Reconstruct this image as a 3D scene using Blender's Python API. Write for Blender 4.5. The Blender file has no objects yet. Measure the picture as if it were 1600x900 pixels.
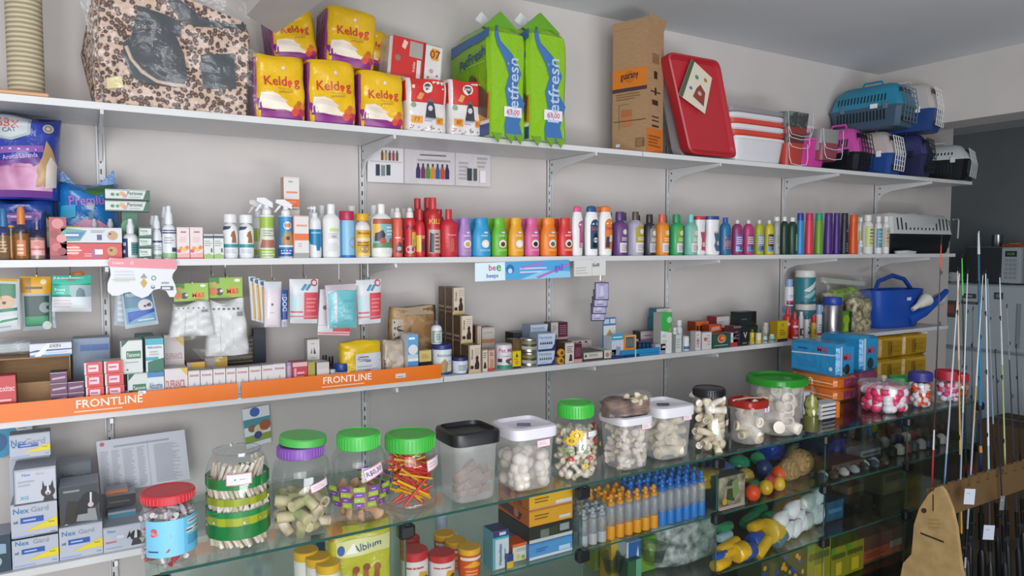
import bpy, bmesh, math, random
from math import sin, cos, pi, radians, atan, atan2, sqrt
random.seed(7)
S = bpy.context.scene
COL = S.collection
# ------------------------------------------------------------------ camera
FPX = 1113.0; CAMY = -2.44; CAMZ = 1.6
YAW = radians(30.9); PITCH = atan(62/1113.0)
cd = bpy.data.cameras.new('camera'); cam = bpy.data.objects.new('camera', cd); COL.objects.link(cam)
cam.location = (0, CAMY, CAMZ); cam.rotation_euler = (pi/2-PITCH, 0, -YAW)
cd.sensor_width = 36; cd.lens = FPX/1600*36; cd.clip_start = .05
S.camera = cam
S.view_settings.view_transform = 'Standard'; S.view_settings.look = 'None'
S.view_settings.exposure = 0.1; S.view_settings.gamma = 1; S.view_settings.use_curve_mapping = False
try: S.cycles.transparent_max_bounces = 32
except Exception: pass
# ------------------------------------------------------------------ world and lights
W = bpy.data.worlds.new('world'); S.world = W; W.use_nodes = True
bg = W.node_tree.nodes['Background']; bg.inputs[0].default_value = (.80, .90, 1, 1); bg.inputs[1].default_value = .46
def area(name, loc, target, size, sy, power, color):
    l = bpy.data.lights.new(name, 'AREA'); l.shape = 'RECTANGLE'; l.size = size; l.size_y = sy; l.energy = power; l.color = color
    o = bpy.data.objects.new(name, l); COL.objects.link(o); o.location = loc
    from mathutils import Vector
    o.rotation_euler = (Vector(target)-Vector(loc)).to_track_quat('-Z', 'Y').to_euler()
    return o
area('daylight_from_shop_door', (-.3, -4.6, 1.5), (1.3, 0, 1.5), 2.2, 2.0, 82, (.97, .97, 1))
area('daylight_from_shop_window', (-1.7, -4.6, 1.5), (.6, 0, 1.5), 2.0, 2.0, 52, (.97, .98, 1))
ceil_lamp = area('ceiling_fill_lamp', (1.2, -4.4, .3), (1.2, -4.3, 2.577), 2.3, .9, 92, (.93, .97, 1)); ceil_lamp.rotation_euler = (pi-.12, 0, 0)  # added fill lamp near the floor, aimed up to brighten the ceiling
# ------------------------------------------------------------------ pixel -> place
_F = (sin(YAW)*cos(PITCH), cos(YAW)*cos(PITCH), -sin(PITCH)); _R = (cos(YAW), -sin(YAW), 0)
_U = (sin(YAW)*sin(PITCH), cos(YAW)*sin(PITCH), cos(PITCH))
def ray(px, py):
    a = (px-800)/FPX; b = (450-py)/FPX
    return tuple(_F[i]+a*_R[i]+b*_U[i] for i in range(3))
def on_y(px, py, y):
    r = ray(px, py); k = (y-CAMY)/r[1]; return (r[0]*k, CAMZ+r[2]*k)
def on_z(px, py, z):
    r = ray(px, py); k = (z-CAMZ)/r[2]; return (r[0]*k, CAMY+r[1]*k)
def on_x(px, py, x):
    r = ray(px, py); k = x/r[0]; return (CAMY+r[1]*k, CAMZ+r[2]*k)
def fwd(X, Y):
    return X*sin(YAW)+(Y-CAMY)*cos(YAW)
def rad(X, Y, w):           # real half width of a round thing w pixels wide
    F = fwd(X, Y); D = sqrt(X*X+(Y-CAMY)**2); return .5*w*F*(F/D)/FPX
Z1, Z2, Z3, Z4, ZC = 1.975, 1.571, 1.173, .79, .98
# ------------------------------------------------------------------ materials
_m = {}
def lin(c):
    c = c/255.0
    return c/12.92 if c <= .04045 else ((c+.055)/1.055)**2.4
def rgb(h): return (lin(int(h[0:2], 16)), lin(int(h[2:4], 16)), lin(int(h[4:6], 16)), 1)
def M(key):
    """'rrggbb' plastic; prefixes c: carton, g: glossy film, m: metal, f: fabric, t: clear, h: hazy clear plastic, w: watery coloured plastic"""
    if key in _m: return _m[key]
    if key in SPECIAL:
        _m[key] = SPECIAL[key](); return _m[key]
    kind, hx = (key.split(':')+[''])[:2] if ':' in key else ('p', key)
    m = bpy.data.materials.new('paint_'+key.replace(':', '_')); m.use_nodes = True
    n = m.node_tree.nodes; L = m.node_tree.links; b = n['Principled BSDF']
    if kind in 'thw':
        n.remove(b); out = n['Material Output']
        tr = n.new('ShaderNodeBsdfTransparent'); gl = n.new('ShaderNodeBsdfGlossy'); gl.inputs['Roughness'].default_value = .06 if kind != 'h' else .22
        c = rgb(hx); tr.inputs[0].default_value = c; gl.inputs[0].default_value = (1, 1, 1, 1)
        lw = n.new('ShaderNodeLayerWeight'); lw.inputs[0].default_value = .22
        mp = n.new('ShaderNodeMapRange'); mp.inputs[3].default_value = .035; mp.inputs[4].default_value = .34
        L.new(lw.outputs['Facing'], mp.inputs[0])
        mx = n.new('ShaderNodeMixShader'); L.new(mp.outputs[0], mx.inputs[0]); L.new(tr.outputs[0], mx.inputs[1]); L.new(gl.outputs[0], mx.inputs[2])
        last = mx
        if kind in 'hw':
            df = n.new('ShaderNodeBsdfDiffuse'); df.inputs[0].default_value = rgb('e8e6e2') if kind == 'h' else c
            m2 = n.new('ShaderNodeMixShader'); m2.inputs[0].default_value = .2 if kind == 'h' else .45
            L.new(mx.outputs[0], m2.inputs[1]); L.new(df.outputs[0], m2.inputs[2]); last = m2
        L.new(last.outputs[0], out.inputs[0])
    else:
        b.inputs['Base Color'].default_value = rgb(hx)
        b.inputs['Roughness'].default_value = {'p': .38, 'c': .62, 'g': .2, 'm': .28, 'f': .9}[kind]
        if kind == 'm': b.inputs['Metallic'].default_value = .9
        if kind == 'c':     # a faint mottling, as of printed board
            nz = n.new('ShaderNodeTexNoise'); nz.inputs['Scale'].default_value = 60
            bp = n.new('ShaderNodeBump'); bp.inputs['Strength'].default_value = .05; L.new(nz.outputs[0], bp.inputs['Height']); L.new(bp.outputs[0], b.inputs['Normal'])
        if kind == 'g':     # crinkled film
            nz = n.new('ShaderNodeTexNoise'); nz.inputs['Scale'].default_value = 22; nz.inputs['Detail'].default_value = 4
            tc = n.new('ShaderNodeTexCoord'); L.new(tc.outputs['Object'], nz.inputs['Vector'])
            bp = n.new('ShaderNodeBump'); bp.inputs['Strength'].default_value = .35; bp.inputs['Distance'].default_value = .02
            L.new(nz.outputs[0], bp.inputs['Height']); L.new(bp.outputs[0], b.inputs['Normal'])
    _m[key] = m; return m
def nodemat(name, rough=.6, metal=0):
    m = bpy.data.materials.new(name); m.use_nodes = True
    b = m.node_tree.nodes['Principled BSDF']; b.inputs['Roughness'].default_value = rough; b.inputs['Metallic'].default_value = metal
    return m, m.node_tree.nodes, m.node_tree.links, b
def noise_mat(name, c1, c2, scale, rough=.7, detail=3, bump=0, stretch=(1, 1, 1), lo=.35, hi=.65):
    m, n, L, b = nodemat(name, rough)
    tc = n.new('ShaderNodeTexCoord'); mp = n.new('ShaderNodeMapping'); mp.inputs['Scale'].default_value = stretch
    nz = n.new('ShaderNodeTexNoise'); nz.inputs['Scale'].default_value = scale; nz.inputs['Detail'].default_value = detail
    rp = n.new('ShaderNodeValToRGB'); rp.color_ramp.elements[0].position = lo; rp.color_ramp.elements[1].position = hi
    rp.color_ramp.elements[0].color = rgb(c1); rp.color_ramp.elements[1].color = rgb(c2)
    L.new(tc.outputs['Object'], mp.inputs[0]); L.new(mp.outputs[0], nz.inputs['Vector']); L.new(nz.outputs[0], rp.inputs[0]); L.new(rp.outputs[0], b.inputs['Base Color'])
    if bump:
        bp = n.new('ShaderNodeBump'); bp.inputs['Strength'].default_value = bump; bp.inputs['Distance'].default_value = .01
        L.new(nz.outputs[0], bp.inputs['Height']); L.new(bp.outputs[0], b.inputs['Normal'])
    return m
def leopard():
    m, n, L, b = nodemat('leopard_plush', .85)
    tc = n.new('ShaderNodeTexCoord'); vo = n.new('ShaderNodeTexVoronoi'); vo.inputs['Scale'].default_value = 78; vo.feature = 'F1'
    nz = n.new('ShaderNodeTexNoise'); nz.inputs['Scale'].default_value = 60
    ad = n.new('ShaderNodeMixRGB'); ad.blend_type = 'ADD'; ad.inputs[0].default_value = .006
    L.new(tc.outputs['Object'], ad.inputs[1]); L.new(nz.outputs['Color'], ad.inputs[2]); L.new(ad.outputs[0], vo.inputs['Vector'])
    rp = n.new('ShaderNodeValToRGB'); e = rp.color_ramp.elements
    e[0].position = 0; e[0].color = rgb('8a6048'); e[1].position = .26; e[1].color = rgb('7c5440')
    for p, c in ((.31, '35241f'), (.47, '392823'), (.56, 'c9a995'), (1, 'd8bfae')):
        x = rp.color_ramp.elements.new(p); x.color = rgb(c)
    L.new(vo.outputs['Distance'], rp.inputs[0]); L.new(rp.outputs[0], b.inputs['Base Color']); return m
def rope():
    m, n, L, b = nodemat('sisal_rope', .9)
    tc = n.new('ShaderNodeTexCoord'); wv = n.new('ShaderNodeTexWave'); wv.bands_direction = 'Z'; wv.inputs['Scale'].default_value = 26; wv.inputs['Distortion'].default_value = .6
    rp = n.new('ShaderNodeValToRGB'); rp.color_ramp.elements[0].color = rgb('94886c'); rp.color_ramp.elements[1].color = rgb('cfc4a6')
    L.new(tc.outputs['Object'], wv.inputs[0]); L.new(wv.outputs[0], rp.inputs[0]); L.new(rp.outputs[0], b.inputs['Base Color'])
    bp = n.new('ShaderNodeBump'); bp.inputs['Strength'].default_value = .6; bp.inputs['Distance'].default_value = .004
    L.new(wv.outputs[0], bp.inputs['Height']); L.new(bp.outputs[0], b.inputs['Normal']); return m
def film():
    """thin crinkled clear bag"""
    m = bpy.data.materials.new('clear_bag_film'); m.use_nodes = True; n = m.node_tree.nodes; L = m.node_tree.links
    n.remove(n['Principled BSDF']); out = n['Material Output']
    tr = n.new('ShaderNodeBsdfTransparent'); gl = n.new('ShaderNodeBsdfGlossy'); gl.inputs['Roughness'].default_value = .14
    nz = n.new('ShaderNodeTexNoise'); nz.inputs['Scale'].default_value = 14; nz.inputs['Detail'].default_value = 6
    bp = n.new('ShaderNodeBump'); bp.inputs['Strength'].default_value = .9; bp.inputs['Distance'].default_value = .03
    tc = n.new('ShaderNodeTexCoord'); L.new(tc.outputs['Object'], nz.inputs['Vector'])
    L.new(nz.outputs[0], bp.inputs['Height']); L.new(bp.outputs[0], gl.inputs['Normal'])
    df = n.new('ShaderNodeBsdfDiffuse'); df.inputs[0].default_value = rgb('e8e4e2')
    m1 = n.new('ShaderNodeMixShader'); m1.inputs[0].default_value = .055; L.new(tr.outputs[0], m1.inputs[1]); L.new(gl.outputs[0], m1.inputs[2])
    m2 = n.new('ShaderNodeMixShader'); m2.inputs[0].default_value = .05; L.new(m1.outputs[0], m2.inputs[1]); L.new(df.outputs[0], m2.inputs[2])
    L.new(m2.outputs[0], out.inputs[0]); return m
SPECIAL = {
 'leopard': leopard, 'rope': rope, 'film': film,
 'wall': lambda: noise_mat('painted_plaster_wall', 'c4bebb', 'cac4c0', 3, .75, bump=.03),
 'ceil': lambda: noise_mat('painted_ceiling', 'd2d5d8', 'd8dbde', 2, .8),
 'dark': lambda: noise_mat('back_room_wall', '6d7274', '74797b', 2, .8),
 'floor': lambda: noise_mat('shop_floor', '4b443c', '655c51', 4, .5),
 'board': lambda: noise_mat('corrugated_cardboard', 'a3805c', 'ad8a66', 30, .8, stretch=(1, 1, 8)),
 'shelf': lambda: noise_mat('white_laminate_shelf', 'd0d0d0', 'd6d6d6', 6, .35),
 'mdf': lambda: noise_mat('raw_mdf', '9c8052', 'ab8f60', 25, .7),
 'raw': lambda: noise_mat('rawhide', 'a5977c', 'dccfb4', 26, .62, bump=.35),
 'raww': lambda: noise_mat('white_rawhide', 'c9bdac', 'ece3d6', 30, .6, bump=.3),
 'tan': lambda: noise_mat('tan_biscuit', 'a07d5c', 'd0ac88', 24, .7, bump=.3),
 'jerky': lambda: noise_mat('dried_meat', '4a3630', '8a6c5c', 22, .7, bump=.5),
 'greenroll': lambda: noise_mat('green_tinted_chew', '8f9a62', 'cdbf98', 20, .65, bump=.2),
 'herb': lambda: noise_mat('leafy_filling', '2f4a20', 'a8a04a', 45, .8, bump=.6),
 'mix': lambda: noise_mat('mixed_pot_pourri', '5a4a2c', 'cfc59a', 40, .8, bump=.6),
 'twine': lambda: noise_mat('twine', '6b5032', 'b0905c', 50, .9, bump=.8, stretch=(1, 6, 1)),
 'foam': lambda: noise_mat('white_polyfill', 'b9bdc6', 'd9dde4', 12, .9),
 'crinkle': lambda: noise_mat('crumpled_clear_plastic', '59625f', 'b4bcba', 34, .25, bump=1.0, detail=6),
 'photo': lambda: noise_mat('printed_photo', '3c3a34', 'c2b49a', 18, .5),
 'dogtan': lambda: noise_mat('printed_dog_photo', '6a4a2c', 'b79468', 20, .5),
 'pinkscene': lambda: noise_mat('printed_pink_scene', 'a55a86', 'd9a8c8', 9, .4),
 'leaves': lambda: noise_mat('printed_leaves', '3f7a2c', 'a9c24a', 30, .5),
 'catprint': lambda: noise_mat('grey_speckled_tray', '3c4240', '6a706c', 30, .5, lo=.5, hi=.6),
}
# ------------------------------------------------------------------ mesh builder
_txt = {}
def text_geo(s):
    if s in _txt: return _txt[s]
    c = bpy.data.curves.new('lettering', 'FONT'); c.body = s; c.size = 1; c.resolution_u = 2; c.offset = .012
    o = bpy.data.objects.new('lettering', c); COL.objects.link(o)
    me = bpy.data.meshes.new_from_object(o.evaluated_get(bpy.context.evaluated_depsgraph_get()))
    V = [tuple(v.co) for v in me.vertices]; F = [tuple(p.vertices) for p in me.polygons]
    bpy.data.objects.remove(o); bpy.data.curves.remove(c); bpy.data.meshes.remove(me)
    x0 = min(v[0] for v in V); x1 = max(v[0] for v in V); y0 = min(v[1] for v in V); y1 = max(v[1] for v in V); h = (y1-y0) or 1
    V = [((v[0]-(x0+x1)/2)/h, (v[1]-(y0+y1)/2)/h) for v in V]
    _txt[s] = (V, F, (x1-x0)/h); return _txt[s]
class B:
    def __init__(s): s.V = []; s.F = []; s.K = []; s.mats = []
    def mi(s, k):
        if k not in s.mats: s.mats.append(k)
        return s.mats.index(k)
    def add(s, V, F, k):
        n = len(s.V); s.V += [tuple(v) for v in V]; i = s.mi(k)
        for f in F: s.F.append(tuple(n+j for j in f)); s.K.append(i)
        return s
    def box(s, x0, x1, y0, y1, z0, z1, k, b=0, top=None, side=None):
        if b <= 0:
            V = [(x, y, z) for z in (z0, z1) for y in (y0, y1) for x in (x0, x1)]
            s.add(V, [(0, 1, 5, 4), (2, 6, 7, 3)], k)
            s.add(V, [(0, 4, 6, 2), (1, 3, 7, 5)], side or k); s.add(V, [(4, 5, 7, 6), (0, 2, 3, 1)], top or k); return s
        R = []
        for z, i in ((z0, b), (z0+b, 0), (z1-b, 0), (z1, b)):
            a0, a1, c0, c1 = x0+i, x1-i, y0+i, y1-i; q = b if i == 0 else b*.4
            R.append([(a0+q, c0, z), (a1-q, c0, z), (a1, c0+q, z), (a1, c1-q, z), (a1-q, c1, z), (a0+q, c1, z), (a0, c1-q, z), (a0, c0+q, z)])
        return s.loft(R, k)
    def loft(s, R, k, cap=True, close=True):
        n = len(R[0]); V = [v for r in R for v in r]; F = []
        for i in range(len(R)-1):
            for j in range(n if close else n-1): F.append((i*n+j, i*n+(j+1) % n, (i+1)*n+(j+1) % n, (i+1)*n+j))
        if cap: F.append(tuple(reversed(range(n)))); F.append(tuple((len(R)-1)*n+j for j in range(n)))
        return s.add(V, F, k)
    def lathe(s, prof, k, seg=20, a=1, b=1, n=2, c=(0, 0, 0), cap=True, tilt=0):
        R = []
        for r, z in prof:
            ring = []
            for j in range(seg):
                t = 2*pi*j/seg; x, y = sup(t, n)
                X, Y, Zz = a*r*x, b*r*y, z
                if tilt: X, Zz = X*cos(tilt)+Zz*sin(tilt), -X*sin(tilt)+Zz*cos(tilt)
                ring.append((c[0]+X, c[1]+Y, c[2]+Zz))
            R.append(ring)
        return s.loft(R, k, cap)
    def tube(s, P, r, k, seg=8):
        from mathutils import Vector
        P = [Vector(p) for p in P]; R = []; up = Vector((0, 0, 1)) if abs((P[-1]-P[0]).normalized().z) < .8 else Vector((1, 0, 0))
        for i, p in enumerate(P):
            d = (P[min(i+1, len(P)-1)]-P[max(i-1, 0)]).normalized(); u = d.cross(up)
            if u.length < 1e-4: u = d.cross(Vector((0, 1, 0)))
            u.normalize(); w = u.cross(d); q = r[i] if isinstance(r, (list, tuple)) else r
            R.append([tuple(p+u*q*cos(2*pi*j/seg)+w*q*sin(2*pi*j/seg)) for j in range(seg)])
        return s.loft(R, k)
    def prism(s, P, y0, y1, k):     # outline in x,z
        n = len(P); V = [(x, y0, z) for x, z in P]+[(x, y1, z) for x, z in P]
        return s.add(V, [tuple(range(n)), tuple(reversed(range(n, 2*n)))]+[(i, i+n, (i+1) % n+n, (i+1) % n) for i in range(n)], k)
    def grid(s, f, nu, nv, k):
        V = [f(i/nu, j/nv) for j in range(nv+1) for i in range(nu+1)]
        return s.add(V, [(j*(nu+1)+i, j*(nu+1)+i+1, (j+1)*(nu+1)+i+1, (j+1)*(nu+1)+i) for j in range(nv) for i in range(nu)], k)
    # decoration on a surface surf(u, v, offset) -> point
    def deco(s, surf, Wd, Hd, spec, base=.0007, curved=False):
        o = base
        nu0 = 10 if curved else 1
        for it in [x for x in spec.split(';') if x.strip()]:
            p = it.strip().split('@'); t = p[0]; a = [float(x) for x in p[1].split(',')]; k = p[2]; o += .00018
            if t == 'r':
                u0, u1, v0, v1 = a; nu = max(1, int(nu0*abs(u1-u0)+.99)) if curved else 1; nv = max(1, int(8*abs(v1-v0)+.9)) if curved else 1
                s.grid(lambda u, v: surf(u0+(u1-u0)*u, v0+(v1-v0)*v, o), nu, nv, k)
            elif t == 'd':
                u, v, r = a[:3]; r = min(r*Hd, .46*Wd)/Hd; ry = a[3] if len(a) > 3 else r; n = 16
                P = [surf(u, v, o)]+[surf(u+r*cos(2*pi*i/n)*Hd/Wd, v+ry*sin(2*pi*i/n), o) for i in range(n)]
                s.add(P, [(0, i+1, (i+1) % n+1) for i in range(n)], k)
            elif t == 'l':
                u0, u1, v0, v1, n = a; n = int(n); h = (v1-v0)/n; rr = random.Random(int(u0*977+v0*7919+n))
                for i in range(n):
                    q = u1-(u1-u0)*rr.uniform(0, .35); va = v0+h*(i+.28); vb = v0+h*(i+.72)
                    s.grid(lambda u, v: surf(u0+(q-u0)*u, va+(vb-va)*v, o), 4 if curved else 1, 1, k)
            elif t in ('t', 'T'):
                u, v, h = a[:3]; mw = a[3] if len(a) > 3 else 9; ang = radians(a[4]) if len(a) > 4 else 0
                V, F, w = text_geo(p[3]); H = h*Hd; sx = 1.0
                if t == 't' and w*H > mw*Wd: sx = mw*Wd/(w*H)
                if t == 'T':
                    H = h*Wd; sx = min(1, mw*Hd/(w*H)) ; ang += pi/2
                P = []
                for x, y in V:
                    x, y = x*H*sx, y*H; x, y = x*cos(ang)-y*sin(ang), x*sin(ang)+y*cos(ang)
                    P.append(surf(u+x/Wd, v+y/Hd, o+.0002))
                s.add(P, F, k)
            elif t == 'p':
                pts = list(zip(a[::2], a[1::2])); vs = [q[1] for q in pts]; lo, hi = min(vs), max(vs); n = 14 if curved else 20
                rows = sorted(set([lo+(hi-lo)*i/n for i in range(n+1)]+vs)); 
                def cut(v):
                    xs = []
                    for i in range(len(pts)):
                        (x1, y1), (x2, y2) = pts[i], pts[(i+1) % len(pts)]
                        if y1 == y2:
                            if abs(v-y1) < 1e-6: xs += [x1, x2]
                        elif min(y1, y2)-1e-9 <= v <= max(y1, y2)+1e-9: xs.append(x1+(x2-x1)*(v-y1)/(y2-y1))
                    return (min(xs), max(xs)) if xs else (0, 0)
                nu = nu0 if curved else 1; V = []
                for v in rows:
                    l, r = cut(min(max(v, lo+1e-5), hi-1e-5)); V += [surf(l+(r-l)*i/nu, v, o) for i in range(nu+1)]
                s.add(V, [(j*(nu+1)+i, j*(nu+1)+i+1, (j+1)*(nu+1)+i+1, (j+1)*(nu+1)+i) for j in range(len(rows)-1) for i in range(nu)], k)
        return s
    def build(s, name, parent=None, loc=(0, 0, 0), rz=0, sharp=35):
        me = bpy.data.meshes.new(name); me.from_pydata(s.V, [], s.F)
        for k in s.mats: me.materials.append(M(k))
        me.polygons.foreach_set('material_index', s.K); me.polygons.foreach_set('use_smooth', [True]*len(s.F)); me.update()
        try: me.set_sharp_from_angle(angle=radians(sharp))
        except Exception: pass
        o = bpy.data.objects.new(name, me); COL.objects.link(o); o.location = loc; o.rotation_euler = (0, 0, rz)
        if parent: o.parent = parent
        return o
def sup(t, n):
    c, q = cos(t), sin(t)
    if n == 2: return c, q
    return math.copysign(abs(c)**(2/n), c), math.copysign(abs(q)**(2/n), q)
def tag(o, label, cat, group=None, kind=None):
    o['label'] = label; o['category'] = cat
    if group: o['group'] = group
    if kind: o['kind'] = kind
    return o
def empty(name, loc, rz=0):
    o = bpy.data.objects.new(name, None); COL.objects.link(o); o.location = loc; o.rotation_euler = (0, 0, rz); o.empty_display_size = .03; return o
def thing(name, label, cat, loc, rz=0, group=None): return tag(empty(name, loc, rz), label, cat, group)
def struct(o): o['kind'] = 'structure'; return o
def dup(root, loc, label=None, group=None, rot=None):
    r = root.copy(); COL.objects.link(r); r.location = loc
    if rot is not None: r.rotation_euler = rot
    if label: r['label'] = label
    if group: r['group'] = group
    for ch in list(root.children):
        c = ch.copy(); COL.objects.link(c); c.parent = r
        for g in list(ch.children):
            e = g.copy(); COL.objects.link(e); e.parent = c
    return r
# ------------------------------------------------------------------ product builders
PROF = {
 'round': [(.9, 0), (1, .03), (1, .80), (.93, .88), (.72, .95), (.42, .99), (.40, 1)],
 'should': [(.92, 0), (1, .03), (1, .86), (.86, .93), (.5, .985), (.46, 1)],
 'cyl': [(.94, 0), (1, .02), (1, .97), (.95, 1)],
 'aero': [(.94, 0), (1, .02), (1, .92), (.9, .97), (.66, 1)],
 'slope': [(.93, 0), (1, .04), (1, .62), (.94, .72), (.8, .86), (.72, .93), (.70, 1)],
 'hour': [(.9, 0), (1, .05), (.98, .3), (.84, .6), (.86, .85), (.94, 1)],
 'taper': [(.95, 0), (1, .03), (.97, .5), (.86, .97), (.84, 1)],
 'bullet': [(.86, 0), (.92, .03), (1, .5), (.94, .85), (.76, .97), (.7, 1)],
 'tubs': [(.93, 0), (.96, .03), (1, .95), (1, 1)],
}
def interp(prof, z):
    for (r0, z0), (r1, z1) in zip(prof, prof[1:]):
        if z <= z1: return r0+(r1-r0)*(z-z0)/max(z1-z0, 1e-6)
    return prof[-1][0]
def bottle(label, px, top, w, z0, y, body, cap, shape='round', ch=.15, cw=.5, k=1.0, lab=(.08, .72), bg=None, dec='', capt='flat',
           name='bottle', cat='bottle', group=None, rz=0, span=150, n=2, liquid=None, seg=20):
    X, Zt = on_y(px, top, y); H = Zt-z0; ra = rad(X, y, w); th = atan2(X, y-CAMY)-rz
    a = ra/sqrt(cos(th)**2+(k*sin(th))**2); b = k*a; Hc = H*ch; Hb = H-Hc
    if capt == 'none': Hb = H
    t = thing(name, label, cat, (X, y, z0), rz, group)
    prof = [(r, z*Hb) for r, z in PROF[shape]]
    B().lathe(prof, body, seg, a, b, n).build('body', t)
    if liquid: B().lathe([(r*.93, z*Hb*.72+.002) for r, z in PROF['cyl']], liquid, seg, a, b, n).build('liquid', t)
    if bg or dec:
        sp = radians(span)
        def surf(u, v, o):
            z = (lab[0]+(lab[1]-lab[0])*v)*Hb; r = interp(prof, z); ph = (u-.5)*sp; x, yy = sup(ph-pi/2, n)
            return ((a*r+o)*x, (b*r+o)*yy, z)
        g = B(); ww = a*sp*.9; hh = (lab[1]-lab[0])*Hb
        g.deco(surf, ww, hh, ('r@0,1,0,1@%s;' % bg if bg else '')+dec, .0006, True); g.build('label', t)
    if capt != 'none':
        g = B(); c = (0, 0, Hb); ca, cb = a*cw, max(b*cw, a*cw*.6) if capt != 'match' else b*cw
        if capt in ('flat', 'match'):
            g.lathe([(.97, 0), (1, Hc*.06), (1, Hc*.86), (.93, Hc)], cap, seg, ca, cb, n, c)
        elif capt == 'dome':
            g.lathe([(1, 0), (1, Hc*.5), (.9, Hc*.8), (.6, Hc*.97), (.3, Hc)], cap, seg, ca, cb, 2, c)
        elif capt == 'spray':
            g.lathe([(1, 0), (1, Hc*.18), (.92, Hc*.55), (.62, Hc*.68), (.6, Hc*.94), (.5, Hc)], cap, seg, ca, ca, 2, c)
            g.box(-ca*.15, ca*.15, -ca*.8, 0, Hb+Hc*.74, Hb+Hc*.9, cap)
        elif capt == 'pump':
            g.lathe([(1, 0), (1, Hc*.3), (.4, Hc*.42), (.3, Hc*.6), (.55, Hc*.62), (.6, Hc*.95), (.4, Hc)], cap, seg, ca, ca, 2, c)
            g.box(-ca*1.4, 0, -ca*.25, ca*.25, Hb+Hc*.68, Hb+Hc*.86, cap)
        elif capt == 'trigger':
            g.lathe([(1, 0), (1, Hc*.3), (.6, Hc*.42), (.55, Hc*.6)], cap, seg, ca, ca, 2, c)
            q = a; g.prism([(-q*1.3, Hb+Hc*.78), (-q*1.25, Hb+Hc*.98), (-q*.2, Hb+Hc), (q*.75, Hb+Hc*.72), (q*.75, Hb+Hc*.42), (q*.3, Hb+Hc*.5), (-q*.5, Hb+Hc*.62)], -q*.28, q*.28, cap)
            g.prism([(-q*.55, Hb+Hc*.66), (-q*.9, Hb+Hc*.62), (-q*1.5, Hb+Hc*.22), (-q*1.3, Hb+Hc*.22), (-q*.75, Hb+Hc*.5)], -q*.15, q*.15, cap)
        g.build('trigger_head' if capt == 'trigger' else 'spray_nozzle' if capt == 'spray' else 'cap', t)
    return t
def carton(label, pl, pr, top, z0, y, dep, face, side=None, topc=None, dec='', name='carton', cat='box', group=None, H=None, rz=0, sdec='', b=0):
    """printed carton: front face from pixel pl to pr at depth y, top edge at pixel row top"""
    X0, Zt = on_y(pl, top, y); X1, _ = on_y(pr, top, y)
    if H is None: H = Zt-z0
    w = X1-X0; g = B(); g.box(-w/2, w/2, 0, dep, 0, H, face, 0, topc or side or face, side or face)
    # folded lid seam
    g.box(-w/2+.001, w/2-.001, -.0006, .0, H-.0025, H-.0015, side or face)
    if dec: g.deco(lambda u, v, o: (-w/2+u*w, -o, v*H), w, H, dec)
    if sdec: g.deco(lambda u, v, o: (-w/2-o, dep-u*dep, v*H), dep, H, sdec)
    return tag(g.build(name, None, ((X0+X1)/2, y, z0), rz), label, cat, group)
def pillow(W_, D, H, k, n=4, pinch=(.75, .55), wig=.004, seed=1, wt=(1, 1), bend=0):
    """a filled soft pack; returns builder and its front surface"""
    rr = random.Random(seed); ph = [rr.uniform(0, 6) for _ in range(6)]
    def half(u, v, sgn, o=0):
        e = abs(2*u-1); q = max(0, 1-e**n)**(1/n)
        pv = 1-(1-pinch[0])*max(0, 1-v*7)**2-(1-pinch[1])*max(0, (v-.86)*7)**2
        ww = W_*(wt[0]+(wt[1]-wt[0])*v)*(1+.02*sin(5*v+ph[0]))
        bul = 1+.05*sin(9*u+ph[1])*sin(7*v+ph[2])
        yy = sgn*(D/2*q*pv*bul+o)+wig*sin(14*v+ph[3])*sin(8*u+ph[4])
        return ((u-.5)*ww+bend*(v-.5)**2*ww, yy, v*H+wig*sin(6*u+ph[5])*(1 if v > .9 else 0))
    nu, nv = 22, 20; us = [.5-.5*cos(pi*i/nu) for i in range(nu+1)]; R = []
    for j in range(nv+1):
        v = j/nv; R.append([half(u, v, -1) for u in us]+[half(u, v, 1) for u in reversed(us[1:-1])])
    g = B(); g.loft(R, k)
    return g, (lambda u, v, o: half(u, v, -1, o))
# ------------------------------------------------------------------ room
def sbox(name, x0, x1, y0, y1, z0, z1, k, b=0): return struct(B().box(x0, x1, y0, y1, z0, z1, k, b).build(name))
sbox('floor', -3.2, 7.0, -5.2, 1.3, -.1, 0, 'floor')
sbox('ceiling', -3.2, 7.0, -5.2, 1.3, 2.577, 2.7, 'ceil')
sbox('wall_back', -3.2, 4.67, 0, .12, 0, 2.577, 'wall')
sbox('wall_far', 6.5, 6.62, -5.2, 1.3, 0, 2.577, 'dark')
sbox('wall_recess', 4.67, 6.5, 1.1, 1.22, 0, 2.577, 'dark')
sbox('wall_light_blocker', .5, 6.5, -5.2, -5.08, 0, 2.577, 'dark')  # unseen dark wall added to keep daylight off the right side
sbox('trim_1', 3.87, 4.1, -5.08, 0, 2.255, 2.577, 'wall')         # the dropped beam over the end of the room
# beam over the leopard bed, running from the wall towards the shop front
bm = B(); zb = 2.18
P = [on_z(385, 24, zb), on_z(407, 0, zb), on_z(507, 0, zb), on_z(431, 52, zb)]
def ext(a, b, k): return (a[0]+(b[0]-a[0])*k, a[1]+(b[1]-a[1])*k)
P = [P[0], ext(P[0], P[1], 4), ext(P[3], P[2], 2.4), P[3]]
bm.loft([[(x, y, zb) for x, y in P], [(x, y, 2.577) for x, y in P]], 'wall')
struct(bm.build('trim_2'))
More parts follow.
